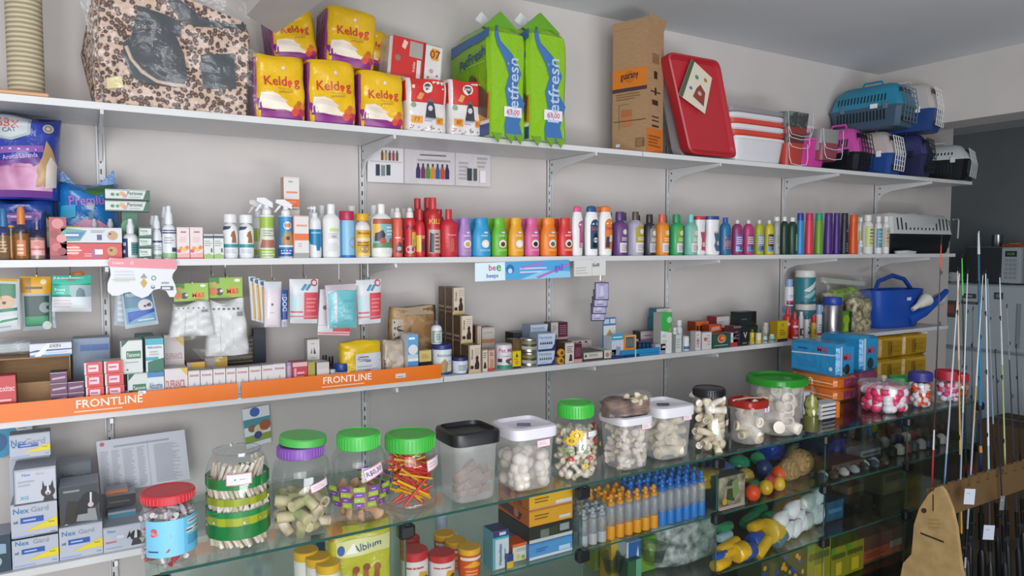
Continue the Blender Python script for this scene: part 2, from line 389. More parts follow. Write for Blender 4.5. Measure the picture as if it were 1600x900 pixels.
# slotted uprights and brackets
UX = [.047, .843, 1.635, 2.286, 3.077, 3.872]
for i, x in enumerate(UX):
    g = B(); g.box(x-.011, x-.007, -.013, 0, .55, 2.06, 'shelf'); g.box(x+.007, x+.011, -.013, 0, .55, 2.06, 'shelf')
    g.box(x-.011, x+.011, -.004, 0, .55, 2.06, 'shelf')
    for j in range(46): z = .57+j*.032; g.box(x-.0022, x+.0022, -.0047, -.0039, z, z+.015, '3a3a3a')
    tag(g.build('slotted_upright'), ['white slotted steel wall upright, leftmost, beside the leopard bed', 'white slotted upright behind the leaflet strip, below the diaper packs', 'white slotted upright above the beeps banner', 'white slotted upright beneath the tall brown carton', 'white slotted upright behind the dark green bottles', 'white slotted upright nearest the back room'][i], 'shelf rail', 'slotted uprights carrying the shelves')
lev = [('top', Z1), ('middle', Z2), ('third', Z3), ('lowest', Z4)]
nth = ['first', 'second', 'third', 'fourth', 'fifth', 'sixth']
for i, x in enumerate(UX):
    for j, (ln, z) in enumerate(lev):
        if j == 3 and i > 0: continue
        g = B(); zz = z-.0195
        out = [(-.012, zz), (-.315, zz), (-.318, zz-.012), (-.10, zz-.036), (-.045, zz-.055), (-.022, zz-.085), (-.012, zz-.10)]
        V = [(x-.004, a, b) for a, b in out]+[(x+.004, a, b) for a, b in out]; n = len(out)
        g.add(V, [tuple(range(n)), tuple(reversed(range(n, 2*n)))]+[(q, q+n, (q+1) % n+n, (q+1) % n) for q in range(n)], 'shelf')
        for (a, b) in ((-.03, zz-.018), (-.028, zz-.05)): g.box(x-.0046, x-.0040, a-.004, a+.004, b-.004, b+.004, '555555')
        tag(g.build('shelf_bracket'), 'white steel bracket under the %s shelf on the %s upright from the left' % (ln, nth[i]), 'bracket', 'shelf brackets')
def shelf(label, x0, x1, z, yf=-.305, zl=0, zr=0):
    g = B(); g.loft([[(x0, yf, z-.018+zl), (x0, -.014, z-.018+zl), (x0, -.014, z+zl), (x0, yf, z+zl)], [(x1, yf, z-.018+zr), (x1, -.014, z-.018+zr), (x1, -.014, z+zr), (x1, yf, z+zr)]], 'shelf')
    return tag(g.build('shelf_board'), label, 'shelf', 'white shelf boards')
shelf('long white shelf board carrying the leopard bed, diaper packs and green bags', -2.0, 1.868, Z1)
shelf('white shelf board carrying the brown carton, litter trays and pet carriers', 1.872, 4.3, Z1)
shelf('white middle shelf board at the left under the cat litter bags', -2.0, .20, Z2)
shelf('long white middle shelf board under the row of shampoo bottles', .204, 4.15, Z2)
shelf('white third shelf board edged with the orange strips', -2.0, 1.01, Z3)
shelf('white third shelf board carrying small medicine boxes and the watering can', 1.014, 4.1, Z3)
shelf('white lowest shelf board under the stacked grey medicine boxes', -2.0, .50, Z4)
# orange strips along the third shelf
def strip(label, x0, x1, txt, tx, extra=''):
    g = B(); w = x1-x0; h = .046; g.box(x0, x1, -.3115, -.306, Z3-.002, Z3+h-.002, 'e8730e')
    g.deco(lambda u, v, o: (x0+u*w, -.3115-o, Z3-.002+v*h), w, h, 't@%f,.62,.46,.5@ffe9dc@%s;l@%f,%f,.12,.28,1@f5c9a8' % (tx, txt, tx-.09*1.0/w*.9, tx+.09/w*.9)+extra)
    return tag(g.build('shelf_strip'), label, 'sign', 'orange shelf strips')
xa, xb, xc, xd = on_y(-160, 640, -.31)[0], on_y(371, 612, -.31)[0], on_y(377, 612, -.31)[0], on_y(689, 580, -.31)[0]
strip('orange brand strip on the third shelf front, the left one', xa, xb, 'FRONTLINE', (on_y(172, 625, -.31)[0]-xa)/(xb-xa))
strip('orange brand strip on the third shelf front, the right one ending by the vitamin tub', xc, xd, 'FRONTLINE', (on_y(543, 590, -.31)[0]-xc)/(xd-xc))
def ptag(label, px, py, y, w, h, c='ece8ee', dec='', rz=0, name='price_tag', cat='tag', tilt=0):
    X, Z = on_y(px, py, y); g = B(); g.box(-w/2, w/2, 0, .0008, -h/2, h/2, c)
    g.deco(lambda u, v, o: (-w/2+u*w, -o, -h/2+v*h), w, h, dec or 'l@.12,.85,.2,.8,2@8a6f86', .0002)
    o = g.build(name, None, (X, y, Z), rz); o.rotation_euler = (0, tilt, rz); return tag(o, label, cat)
ptag('small white sticker tag on the orange strip below the green and white boxes', 222, 613, -.313, .018, .009)
ptag('white folded tag on the right end of the orange strip', 626, 587, -.313, .034, .014, 'd9d2d6', 'l@.15,.9,.2,.45,1@333333')
ptag('shelf price holder strip under the third shelf at the left', 134, 645, -.3075, .05, .012, 'dde0ea', 'l@.05,.95,.1,.9,1@c98a90')
# leaflets on the wall
def sheet(label, q, y, k, dec, name='leaflet', cat='paper', th=.0012, sag=0):
    """a sheet pinned at depth y, given by the pixel corners tl, tr, br, bl"""
    C = [on_y(a, b, y) for a, b in q]; cx = sum(c[0] for c in C)/4; cz = sum(c[1] for c in C)/4
    def s(u, v, o):
        x = (C[3][0]*(1-u)+C[2][0]*u)*(1-v)+(C[0][0]*(1-u)+C[1][0]*u)*v; z = (C[3][1]*(1-u)+C[2][1]*u)*(1-v)+(C[0][1]*(1-u)+C[1][1]*u)*v
        return (x-cx, -o-sag*sin(pi*u)*(1-.5*v), z-cz)
    W_ = abs(C[1][0]-C[0][0]); H_ = abs(C[0][1]-C[3][1]); g = B()
    g.grid(lambda u, v: s(u, v, th), 10, 4, k); g.grid(lambda u, v: s(1-u, v, 0), 10, 4, k)
    g.deco(s, W_, H_, dec, th+.0003, True)
    return tag(g.build(name, None, (cx, y, cz)), label, cat)
sheet('glossy shampoo leaflet strip on the wall under the top shelf', [(574, 228), (766, 238), (766, 292), (574, 284)], -.02, 'g:d2cdd0',
 'r@0,.27,0,1@e2dfe2;r@.275,.28,0,1@9a9698;r@.69,.695,0,1@9a9698;'
 +';'.join('r@%f,%f,.62,.84@%s;r@%f,%f,.84,.9@555555' % (.10+i*.028, .12+i*.028, c, .105+i*.028, .115+i*.028) for i, c in enumerate(['8a5040', 'b8a040', '6a4a70', 'a05040', '70604a']))
 +';r@.06,.09,.18,.5@2e3a50;r@.10,.13,.18,.48@7a8a8a;r@.14,.17,.2,.5@304a40;r@.02,.26,.56,.6@c8c4c8;'
 +';'.join('p@%f,.16,%f,.16,%f,.4,%f,.5,%f,.5,%f,.4@%s;r@%f,%f,.5,.58@3a3540' % (x, x+.034, x+.034, x+.026, x+.008, x, c, x+.01, x+.024) for x, c in [(.37+i*.039, c) for i, c in enumerate(['3a2f6a', '7a2f5a', '4a8a3a', 'd08a20', '2a5a9a', 'c04a3a', '2f2f50'])])
 +';l@.4,.62,.78,.86,1@777077;l@.38,.66,.62,.72,1@a09aa0;l@.72,.84,.15,.7,5@b0a8ae;l@.88,.97,.5,.85,3@b0a8ae;r@.79,.83,.15,.5@3d4046;r@.845,.875,.15,.5@54584e;r@.90,.95,.1,.45@e8e6e8')
sheet('blue and pink shampoo banner hanging from the middle shelf edge', [(742, 411), (889, 406), (891, 433), (742, 440)], -.312, 'd8eaf0',
 'r@.30,1,0,1@4fa3d6;p@.45,0,1,0,1,.35,.7,.45@8cc8e8;t@.17,.72,.34,.12@c04a6a@be;t@.235,.68,.34,.08@4a9a50@e;t@.11,.68,.3,.06@d08a30@;t@.17,.25,.3,.2@4a66b0@beeps;d@.35,.6,.26@3a6ea8;d@.35,.5,.14@b8d8ea;l@.45,.78,.3,.7,2@d8c8e8;p@.45,.7,.7,.95,.72,.8,.47,.6@9a80c8;t@.87,.55,.5,.18@6a5ac0@gel;p@.62,.1,.99,.8,1,.7,.65,.02@b070c0'.replace('t@.11,.68,.3,.06@d08a30@;', ''), 'banner', 'banner')
sheet('small white paper slip hanging below the middle shelf beside the blue banner', [(896, 407), (946, 404), (946, 430), (896, 432)], -.308, 'd5d4d0', 'l@.06,.5,.1,.6,3@b8b4b0;r@.58,.8,.55,.75@88888c;r@0,.02,0,1@b0aca8;r@.56,.57,0,1@b5b0ae', 'paper_slip', 'paper')
sheet('white printed price list sheet leaning behind the red-lidded jar', [(150, 690), (288, 671), (297, 748), (158, 772)], -.10, 'c:c9c9d2',
 'd@.06,.93,.04@b0606e;l@.18,.9,.82,.9,1@9a9aa8;'+';'.join('l@%f,%f,.04,.8,26@%s' % (a, b, '9fa0ae') for a, b in ((.03, .12), (.15, .24), (.27, .4), (.43, .52), (.62, .92)))+';r@.55,.555,0,.9@aeb0bc', 'price_list', 'paper')
sheet('narrow pet leaflet with dogs on the wall above the open banded jar', [(378, 640), (420, 632), (424, 690), (385, 702)], -.015, 'dfe4e8',
 'd@.45,.88,.12@3a64b0;r@0,1,.52,.72@4a90a0;d@.3,.48,.1@8a6a5a;d@.55,.42,.12@d8c8a8;d@.8,.5,.14@a0583a;r@0,1,.12,.3@8aa050;d@.5,.28,.1@4a4a7a')
sheet('blue and white poster corner at the left on the wall below the third shelf', [(-40, 668), (52, 657), (48, 690), (-40, 698)], -.03, 'dfe6ee',
 'd@.42,.2,.9@2d8fb8;d@.38,.1,.5@1d6090;r@.75,.95,.2,.6@d8a0a0;d@.9,.15,.1@f0a030;l@.74,.95,.65,.95,3@8a8aa0')
# ------------------------------------------------------------------ glass display counter
gx = [.105, .61, 1.11, 1.615, 2.13, 2.615, 3.12]
ct = thing('glass_counter', 'long glass display counter with black corner clamps in front of the wall shelves', 'display case', (0, 0, 0))
g = B(); g.box(gx[0], gx[-1], -.952, -.50, ZC-.006, ZC, 't:f8fcfa', 0); g.build('glass_top', ct)
g = B(); g.box(gx[0], gx[-1], -.953, -.9522, ZC-.006, ZC, 'w:3f7267'); g.build('glass_edge', ct)
for z in (.795, .61):
    g = B(); g.box(gx[0]+.004, gx[-1]-.004, -.943, -.51, z-.005, z, 't:f6fbf9'); g.box(gx[0]+.004, gx[-1]-.004, -.9438, -.9432, z-.005, z, 'w:3f7267'); g.build('glass_shelf', ct)
for i in range(6):
    for (za, zc) in ((.80, .972), (.615, .79), (.06, .605)):
        g = B(); g.box(gx[i]+.003, gx[i+1]-.003, -.951, -.946, za, zc, 't:fafcfb'); g.build('front_pane', ct)
for i, x in enumerate(gx):
    g = B(); g.box(x-.0015, x+.0015, -.944, -.51, .06, .972, 't:f0f7f4'); g.box(x-.002, x+.002, -.9455, -.9445, .06, .972, 'w:4d8076'); g.build('glass_divider', ct)
    for z in (.965, .795, .61):
        g = B(); g.box(x-.02, x+.02, -.962, -.935, z-.026, z+.008, '121416', .006); g.lathe([(1, 0), (1, .002)], '2a2d30', 12, .008, .008, 2, (x, -.955, z+.0078)); g.build('corner_clamp', ct)
g = B(); g.box(gx[0], gx[-1], -.95, -.50, 0, .055, '35383a', .004); g.build('plinth', ct)
g = B(); g.box(gx[0], gx[3], -.506, -.50, .06, .972, 't:f0f6f4'); g.build('back_pane', ct)
g = B(); g.box(gx[3], gx[-1], -.506, -.50, .06, .972, '0b0f0f'); g.build('shade_back_panel', ct)  # near-black sheet added to stand in for the shade in the right bays
# ================================================================== TOP SHELF
# scratching post
X, Z = on_y(40, 100, -.20); t = thing('scratching_post', 'sisal rope cat scratching post at the left end of the top shelf', 'cat post', (X, -.20, Z1))
rp = rad(X, -.2, 58)
B().lathe([(1, .012), (1, .70)], 'rope', 28, rp, rp).build('rope_post', t)
B().box(-.22, rp+.012, -.10, .10, 0, .012, 'c8966c', .003).build('base_board', t)
# leopard pet house in a clear bag
yh = -.30; x0, _ = on_y(160, 150, yh); x1, _ = on_y(388, 170, yh); Hh = on_y(388, 30, yh)[1]-Z1
t = thing('pet_house', 'leopard print plush pet house wrapped in a clear plastic bag', 'pet bed', ((x0+x1)/2, yh, Z1))
w = x1-x0; g = B()
PX = [(-w/2, 0), (w/2, 0), (w/2+.012, Hh*.86), (w/2-.005, Hh*.99), (w*.12, Hh*1.12), (-w*.15, Hh*1.42), (-w*.36, Hh*1.42), (-w*.5, Hh*1.1), (-w*.53, Hh*.5)]
g.loft([[(x*.97, .012+.0*z, z*.985+.002) for x, z in PX]]+[[(x, y, z) for x, z in PX] for y in (.022, .20)], 'leopard'); g.build('front_wall', t)
g = B(); g.loft([[(-w/2-.015, .03, 0), (-w/2-.015, .20, 0), (-w/2-.045, .215, Hh*.6), (-w/2-.01, .20, Hh*1.15), (-w/2-.005, .08, Hh*1.3), (-w/2-.012, .03, Hh*1.05)], [(-w/2+.02, .03, 0), (-w/2+.02, .20, 0), (-w/2+.02, .215, Hh*.6), (-w/2+.02, .20, Hh*1.15), (-w/2+.02, .08, Hh*1.3), (-w/2+.02, .03, Hh*1.05)]], 'leopard'); g.build('side_wall', t)
def fu(px, py, o=0): a = on_y(px, py, yh); return (a[0]-(x0+x1)/2, a[1]-Z1)
g = B()
def fp(pts, k, y0, y1): g.prism([fu(*p) for p in pts][::-1], y0, y1, k)
fp([(192, 66), (215, 50), (250, 44), (275, 55), (288, 85), (293, 115), (288, 135), (255, 134), (225, 128), (205, 118), (196, 95)], '1c2730', .004, .014); g.build('doorway', t)
g = B(); fp([(205, 55), (217, 8), (258, 22), (282, 32), (284, 58), (270, 52), (245, 44), (222, 46)], '1e2a33', .003, .012)
fp([(262, 0), (280, -2), (318, 28), (352, 37), (385, 38), (384, 45), (345, 42), (308, 40), (284, 32)], '28343c', .002, .012); g.build('dark_trim', t)
g = B(); fp([(314, 85), (366, 83), (370, 138), (318, 138)], '26333c', .004, .012); g.build('window_patch', t)
g = B(); g.tube([(fu(a, b)[0], 0, fu(a, b)[1]) for a, b in ((197, 72), (205, 92), (222, 112), (245, 127), (272, 133), (290, 134))], .005, 'c9b3a4', 8); g.build('piping', t)
g = B(); fp([(166, 122), (190, 120), (193, 137), (167, 139)], 'd6c98c', -.004, -.003); g.build('price_sticker', t)
def bagf(u, v, sgn):
    z = -.002+v*Hh*1.5; e = abs(2*u-1); wd = w*.56*(1-.30*max(0, v-.6)*2.2)
    return ((u-.5)*2*wd+.006*sin(17*v)+(-.03 if u < .3 else 0)*v, sgn*(.012+.006*sin(23*u+11*v)+.004*sin(41*v+9*u)+.16*(1-e**6 if sgn > 0 else 0))-(.006 if sgn < 0 else -.05), z)
g = B(); g.grid(lambda u, v: bagf(u, v, -1), 40, 28, 'film'); g.build('plastic_bag', t)
g = B(); g.tube([(-w/2-.05, .02, Hh*1.02), (-w/2-.075, .02, Hh*1.05), (-w/2-.085, .02, Hh*1.12), (-w/2-.06, .02, Hh*1.2)], .003, '22262a', 6); g.build('carry_strap', t)
# Keldog packs
kd = ('p@0,0,1,0,1,.12,.8,.1,.55,.16,.3,.24,.08,.3,0,.34@8a2f80;p@.06,.16,.55,.14,.85,.14,.62,.22,.45,.38,.3,.42,.1,.40@efe2cf;'
      'p@.12,.3,.5,.27,.62,.3,.45,.36,.14,.38@e2d3c6;d@.8,.2,.07@d8702a;d@.88,.14,.06@b83a5a;d@.74,.13,.06@d8503a;d@.92,.24,.05@e09a30;d@.83,.28,.04@c86a30;'
      'l@.04,.5,.12,.15,1@5a2060;d@.52,.8,.03@e8d0d8;t@.5,.575,.19,.70,4@c23a3e@Keld  g;d@.655,.585,.036@d8402e;p@.60,.59,.655,.50,.71,.59@d8402e;l@.42,.78,.475,.495,1@c09a30;t@.58,.44,.05,.42,6@b88a3a@perfumado')
def kpack(label, pl, pr, top, y, z0, bot=None, rz=0, tilt=0, seed=1):
    X0, Zt = on_y(pl, top, y); X1, _ = on_y(pr, top, y); H = Zt-z0
    g, s = pillow((X1-X0)*.99, .13, H, 'g:e6b818', 5, (.92, .8), .003, seed)
    g.deco(s, X1-X0, H, kd, .0009, True)
    # purple side gusset
    for sg in (-1,): g.loft([[(sg*((X1-X0)/2+.0015), a*.055, H*v) for a in (-.9, .9)]+[(sg*((X1-X0)/2-.006), a*.055, H*v) for a in (.9, -.9)] for v in (.03, .2, .5, .8, .93)], 'g:7a2c72')
    o = g.build('pad_pack', None, ((X0+X1)/2, y+.065, z0), rz); o.rotation_euler = (0, tilt, rz)
    return tag(o, label, 'pet pads', 'yellow and purple absorbent pad packs')
HK = 0
kpack('yellow and purple pad pack, front row, touching the leopard house', 396, 478, 80, -.29, Z1, seed=1, rz=.06)
kpack('yellow and purple pad pack in the middle of the front row of three', 481, 558, 88, -.29, Z1, seed=2, rz=.04)
kpack('yellow and purple pad pack, front row, right one beside the red and white packs', 563, 634, 107, -.29, Z1, seed=3)
zt = on_y(470, 92, -.24)[1]
kpack('tilted yellow pad pack resting behind the front row under the ceiling beam', 428, 500, 8, -.22, zt-.0, seed=4, tilt=-.10)
zt = on_y(545, 104, -.27)[1]
kpack('topmost yellow and purple pad pack standing upright on the front row', 508, 588, 5, -.27, zt+.002, seed=5, tilt=.05)
kpack('yellow pad pack mostly hidden behind the topmost one', 556, 603, 40, -.13, on_y(580, 100, -.13)[1], seed=6, tilt=.16)
# red and white diaper packs
rd = ('r@0,1,.56,1@c8302c;r@0,1,.555,.57@a82a2a;d@.5,.84,.1@e8e0d8;d@.5,.84,.075@3a4a54;t@.5,.84,.07,.4@e8e0d8@pet;p@.22,.62,.3,.74,.42,.72,.33,.6@d89a60;'
      'd@.55,.58,.055@6a6a70;p@.42,.28,.7,.28,.66,.5,.6,.58,.5,.58,.46,.5@3c3e48;d@.55,.46,.05@cfccd0;d@.15,.5,.05@8a9a88;r@.1,.36,.17,.3@e0962a;t@.23,.235,.075@7a3a20@07;r@.7,.88,.17,.3@e0962a;t@.79,.235,.075@7a3a20@07;l@.4,.66,.2,.28,2@9a9ac0;'
      +';'.join('d@%.2f,%.2f,.012@%s' % (random.uniform(.05, .95), random.uniform(.02, .14), random.choice(['7a5a9a', '4a8a5a', 'c87a3a', '8a3a4a'])) for _ in range(16)))
def rpack(label, pl, pr, top, y, seed):
    X0, Zt = on_y(pl, top, y); X1, _ = on_y(pr, top, y); H = Zt-Z1
    g, s = pillow(X1-X0, .11, H, 'g:dcd6d4', 6, (.95, .9), .002, seed); g.deco(s, X1-X0, H, rd, .0009, True)
    g.loft([[(-(X1-X0)/2-.001, a*.04, H*v) for a in (-1, 1)]+[(-(X1-X0)/2+.005, a*.04, H*v) for a in (1, -1)] for v in (.58, .8, .95)], 'g:c8302c')
    g.loft([[((X1-X0)/2-.004, a*.04, H*v) for a in (-1, 1)]+[((X1-X0)/2+.001, a*.04, H*v) for a in (1, -1)] for v in (.58, .8, .95)], 'g:c8302c')
    return tag(g.build('diaper_pack', None, ((X0+X1)/2, y+.055, Z1)), label, 'pet diapers', 'red and white dog diaper packs')
rpack('red and white dog diaper pack standing next to the yellow packs', 636, 700, 119, -.29, 11)
rpack('red and white dog diaper pack standing next to the big green bags', 703, 758, 123, -.29, 12)
X0, Zb = on_y(606, 120, -.22); X1, Zt = on_y(690, 68, -.22); H = Zt-Zb
g = B(); g.box(-(X1-X0)/2, (X1-X0)/2, 0, .10, 0, H, 'g:dcd6d4', .008)
g.deco(lambda u, v, o: (-(X1-X0)/2+(.04+.92*u)*(X1-X0), -o, .004+v*(H-.008)), X1-X0, H, 'r@0,.66,0,1@c8302c;r@.34,.6,.55,.95@a8a09a;d@.12,.45,.08@8a7a70;r@.5,.58,.02,.5@d8d0d0;r@.62,.655,0,1@8a2424;p@.18,.75,.22,.95,.3,.9,.25,.7@e8c8b8;T@.44,.3,.05,.4@ead0b8@fraldas;r@.78,.93,.6,.9@e0962a;t@.855,.75,.22@7a3a20@07;d@.8,.3,.06@c890a0;d@.92,.2,.03@7a5a9a;d@.74,.12,.03@4a8a5a')
o = g.build('diaper_pack', None, ((X0+X1)/2, -.22, Zb)); o.rotation_euler = (0, .09, 0); tag(o, 'red and white dog diaper pack lying on its side on top of the standing packs', 'pet diapers', 'red and white dog diaper packs')
# a hidden standing pack carries the lying one
g, s = pillow(.14, .09, Zb-Z1-.004, 'g:dcd6d4', 6, (.95, .95), .002, 14); g.deco(s, .14, Zb-Z1, rd, .0009, True)
tag(g.build('diaper_pack', None, ((X0+X1)/2-.01, -.125, Z1)), 'red and white dog diaper pack in the back, under the lying pack', 'pet diapers', 'red and white dog diaper packs')
# PetFresh bags: wide face looks left, narrow gusset faces the room
def fresh(label, pl, pr, top, hand, seed, rz):
    yf = -.345; X0, Zt = on_y(pl, top, yf); X1, _ = on_y(pr, 120, yf); H = Zt-Z1+.004; w = X1-X0; dd = .30
    t = thing('tray_liner_bag', label, 'cat litter bag', ((X0+X1)/2, yf, Z1+.001), rz, 'tall green bags')
    g = B(); R = []; n = 16; rr = random.Random(seed)
    for j in range(n+1):
        v = j/n; pin = 1 if v < .86 else 1-(v-.86)/.14*.55; dpin = 1 if v < .88 else 1-(v-.88)/.12*.35; bl = 1+.03*sin(9*v+seed)
        xa, xb, ya, yb = -w/2*pin*bl, w/2*pin*bl, dd*.5*(1-dpin), dd-.02*v
        c = .012
        R.append([(xa+c, ya, v*H), (0, ya-.008*sin(pi*v), v*H), (xb-c, ya, v*H), (xb, ya+c, v*H), (xb+.004, dd/2, v*H), (xb, yb-c, v*H), (xb-c, yb, v*H), (xa+c, yb, v*H), (xa, yb-c, v*H), (xa-.01*sin(pi*v), dd/2, v*H), (xa, ya+c, v*H)])
    g.loft(R, 'g:86b81e')
    def fr(u, v, o):
        pin = 1 if v < .86 else 1-(v-.86)/.14*.55; dp = dd*.5*(1-(1 if v < .88 else 1-(v-.88)/.12*.35))
        return (-w/2*pin+u*w*pin, dp-.0085*sin(pi*v)*(1-abs(2*u-1))-.002-o, v*H)
    g.deco(fr, w, H, 'p@.42,0,.9,0,.8,.12,.95,.3,.7,.42,.85,.55,.6,.7,.3,.8,.2,.9,.3,.96,.2,.97,.12,.88,.22,.76,.4,.64,.5,.52,.4,.4,.48,.25,.4,.1@3f6ea8;'
           'T@.62,.42,.30,.84@b4c6dc@Petfresh;r@.38,.86,.17,.255@e6dfe2;t@.62,.212,.045,.42@c04a66@63.00', .001, True)
    def lf(u, v, o):
        return (-w/2-.010*sin(pi*v)*(1-abs(2*u-1))-.0025-o, dd-(.03+u*.94*dd)*1.0, v*H)
    g.deco(lf, dd, H, 'r@0,1,.0,.10@2f4a8a;r@0,1,.10,.13@e8e8e8;r@.3,1,.13,.36@d8902a;p@0,.78,1,.82,1,.9,.6,.86,0,.88@3f6ea8;t@.60,.69,.10,.8,8@2a4a90@PetFresh;r@.3,.9,.625,.63@c8e0a0;p@.42,.3,.95,.14,.98,.34,.75,.46,.7,.52,.55,.5,.48,.42@5a4636;d@.62,.5,.045@6a543e', .001, True)
    g.build('bag', t)
    g = B(); g.prism([(-w*.5, H*.93), (-w*.06, H*1.08), (w*.45, H*.93), (w*.2, H*.90), (-w*.25, H*.90)], .03, .05, 'g:5f9a24'); g.build('folded_top', t)
    g = B(); V = [(-w*.62, .06, H*1.0), (-w*.1, .10, H*.955), (w*.05, .10, H*1.01), (-w*.42, .07, H*1.085)]
    V2 = [(x, y+.002, z) for x, y, z in V]; g.add(V+V2, [(0, 1, 2, 3), (7, 6, 5, 4), (0, 4, 5, 1), (1, 5, 6, 2), (2, 6, 7, 3), (3, 7, 4, 0)], 'g:d8d8dc'); g.build('carry_handle', t)
    g = B()
    for q in (-.3, .05, .3): g.prism([(q*w-.02, .01), (q*w+.02, .01), (q*w+.005, -.022)], -.006, -.001, 'g:6c9a28')
    g.build('bottom_seal', t)
    return t
fresh('tall green and blue pet product bag beside the red diaper packs, priced 63.00', 763, 822, 26, True, 1, 0)
fresh('tall green and blue pet product bag with open wall to its right, priced 63.00', 825, 886, 28, False, 2, 0)
# tall brown carton
yb = -.30; X0, Zt = on_y(951, 25, yb); X1, _ = on_y(1011, 25, yb); w = X1-X0; H = Zt-Z1; D = .0
# the carton is turned a little: a broad face and a narrow face on the right
ca = radians(-70); W1 = .135; D1 = .135
t = thing('tall_carton', 'tall brown cardboard carton with an orange logo band on the top shelf', 'box', (on_y(1011, 150, -.30)[0]-.053, -.154, Z1), ca)
g = B(); g.box(0, W1+.02, 0, D1, 0, H, 'board', 0)
g.deco(lambda u, v, o: (u*(W1+.02), -o, v*H), W1+.02, H, 'r@0,1,.52,.68@d87a2a;r@0,1,.50,.53@4a3a44;d@.5,.615,.05@c0702a;t@.5,.612,.055,.52,3@1e1a1a@guarany;l@.12,.9,.43,.49,3@8a6644;r@.28,.58,.22,.35@b87850;r@.28,.58,.30,.355@b06c48;r@.05,.98,.262,.268@5a3a2a;r@.2,.22,.2,.4@9a6a4a;r@.22,.5,.395,.4@9a6a4a;r@.7,.95,.05,.12@7a5a40;l@.72,.93,.055,.115,6@ad8a66;r@.12,.24,.06,.085@e6e2da')
g.deco(lambda u, v, o: (W1+.02+o, u*D1, v*H), D1, H, 'r@0,1,0,.2@d0732a;r@.3,.7,.72,.8@8a6a4a;r@.4,.6,.60,.66@3a2a20;r@.2,.8,.49,.5@3a2a20;r@.45,.55,.47,.53@3a2a20;r@.3,.65,.39,.43@3a2a20;r@.3,.7,.29,.30@3a2a20;r@.3,.7,.26,.27@3a2a20;r@.3,.7,.215,.23@3a2a20;l@.1,.9,.05,.15,4@8a5020')
g.build('carton_body', t)
g = B(); g.box(0, W1+.02, -.001, .002, H, H+.03, 'board'); g.build('front_flap', t)
g = B(); g.loft([[(W1+.017, 0, H), (W1+.02, 0, H), (W1+.02, D1, H), (W1+.017, D1, H)], [(W1+.03, 0, H+.04), (W1+.033, 0, H+.04), (W1+.033, D1, H+.04), (W1+.03, D1, H+.04)]], 'board'); g.build('side_flap', t)
# leaning trays
def tray(label, q, y0, y1, k, rim, seed=0, card=False, name='litter_tray'):
    """tray leaning on its side: corners (bl, br, tr, tl) in pixels; the open side shows"""
    C = [on_y(a, b, y0) for a, b in q]; cx = C[0][0]; t = thing(name, label, 'litter tray', (cx, y0, Z1)); P = [(x-cx, z-Z1) for x, z in C]
    def rnd(P, r, n=5):
        out = []
        for i in range(4):
            p = P[i]; a = P[i-1]; b = P[(i+1) % 4]
            def tw(s, d):
                L = sqrt((d[0]-s[0])**2+(d[1]-s[1])**2); return (s[0]+(d[0]-s[0])*r/L, s[1]+(d[1]-s[1])*r/L)
            s0, s1 = tw(p, a), tw(p, b)
            for j in range(n+1):
                f = j/n; out.append(((1-f)**2*s0[0]+2*f*(1-f)*p[0]+f*f*s1[0], (1-f)**2*s0[1]+2*f*(1-f)*p[1]+f*f*s1[1]))
        return out
    O = rnd(P, .035); mx = sum(p[0] for p in O)/len(O); mz = sum(p[1] for p in O)/len(O)
    def sc(O, f, y): return [(mx+(x-mx)*f, y, mz+(z-mz)*f) for x, z in O]
    # floor of the tray towards the viewer, rolled rim
    g = B(); g.loft([sc(O, .86, .055), sc(O, .97, .05), sc(O, 1.0, .012), sc(O, 1.0, .0), sc(O, .955, -.004), sc(O, .93, .004), sc(O, .90, .010), sc(O, .885, .014)], k, True); g.build('tray_shell', t)
    if card:
        g = B(); Q = [(1050, 140), (1078, 95), (1118, 118), (1103, 178), (1062, 148)]
        Q = [on_y(a, b, y0-.004) for a, b in ((1060, 148), (1101, 178), (1112, 122), (1080, 92))]; Q = [(x-cx, z-Z1) for x, z in Q]
        g.add([(x, -.006, z) for x, z in Q]+[(x, -.004, z) for x, z in Q], [(0, 1, 2, 3), (7, 6, 5, 4), (0, 4, 5, 1), (1, 5, 6, 2), (2, 6, 7, 3), (3, 7, 4, 0)], 'd3cbb8')
        def s(u, v, o): 
            x = (Q[0][0]*(1-u)+Q[1][0]*u)*(1-v)+(Q[3][0]*(1-u)+Q[2][0]*u)*v; z = (Q[0][1]*(1-u)+Q[1][1]*u)*(1-v)+(Q[3][1]*(1-u)+Q[2][1]*u)*v
            return (x, -.006-o, z)
        g.deco(s, .06, .09, 'r@0,.14,0,1@4a5a44;p@.45,.2,.9,.15,.85,.5,.6,.6,.5,.45@8a3a34;d@.4,.7,.05@4a8a6a;d@.75,.8,.05@b87a3a;d@.3,.35,.04@6a6aa0;d@.65,.38,.05@c8a0a0'); g.build('product_card', t)
    return t
tray('pale grey litter tray leaning behind the red one', [(1064, 246), (1140, 249), (1120, 100), (1036, 84)], -.235, -.18, 'b9b4b4', 'aaa5a5')
tray('large red litter tray leaning on its side against the tall brown carton', [(1078, 240), (1152, 247), (1124, 95), (1042, 80)], -.31, -.26, 'b02a34', 'a02a34', card=True)
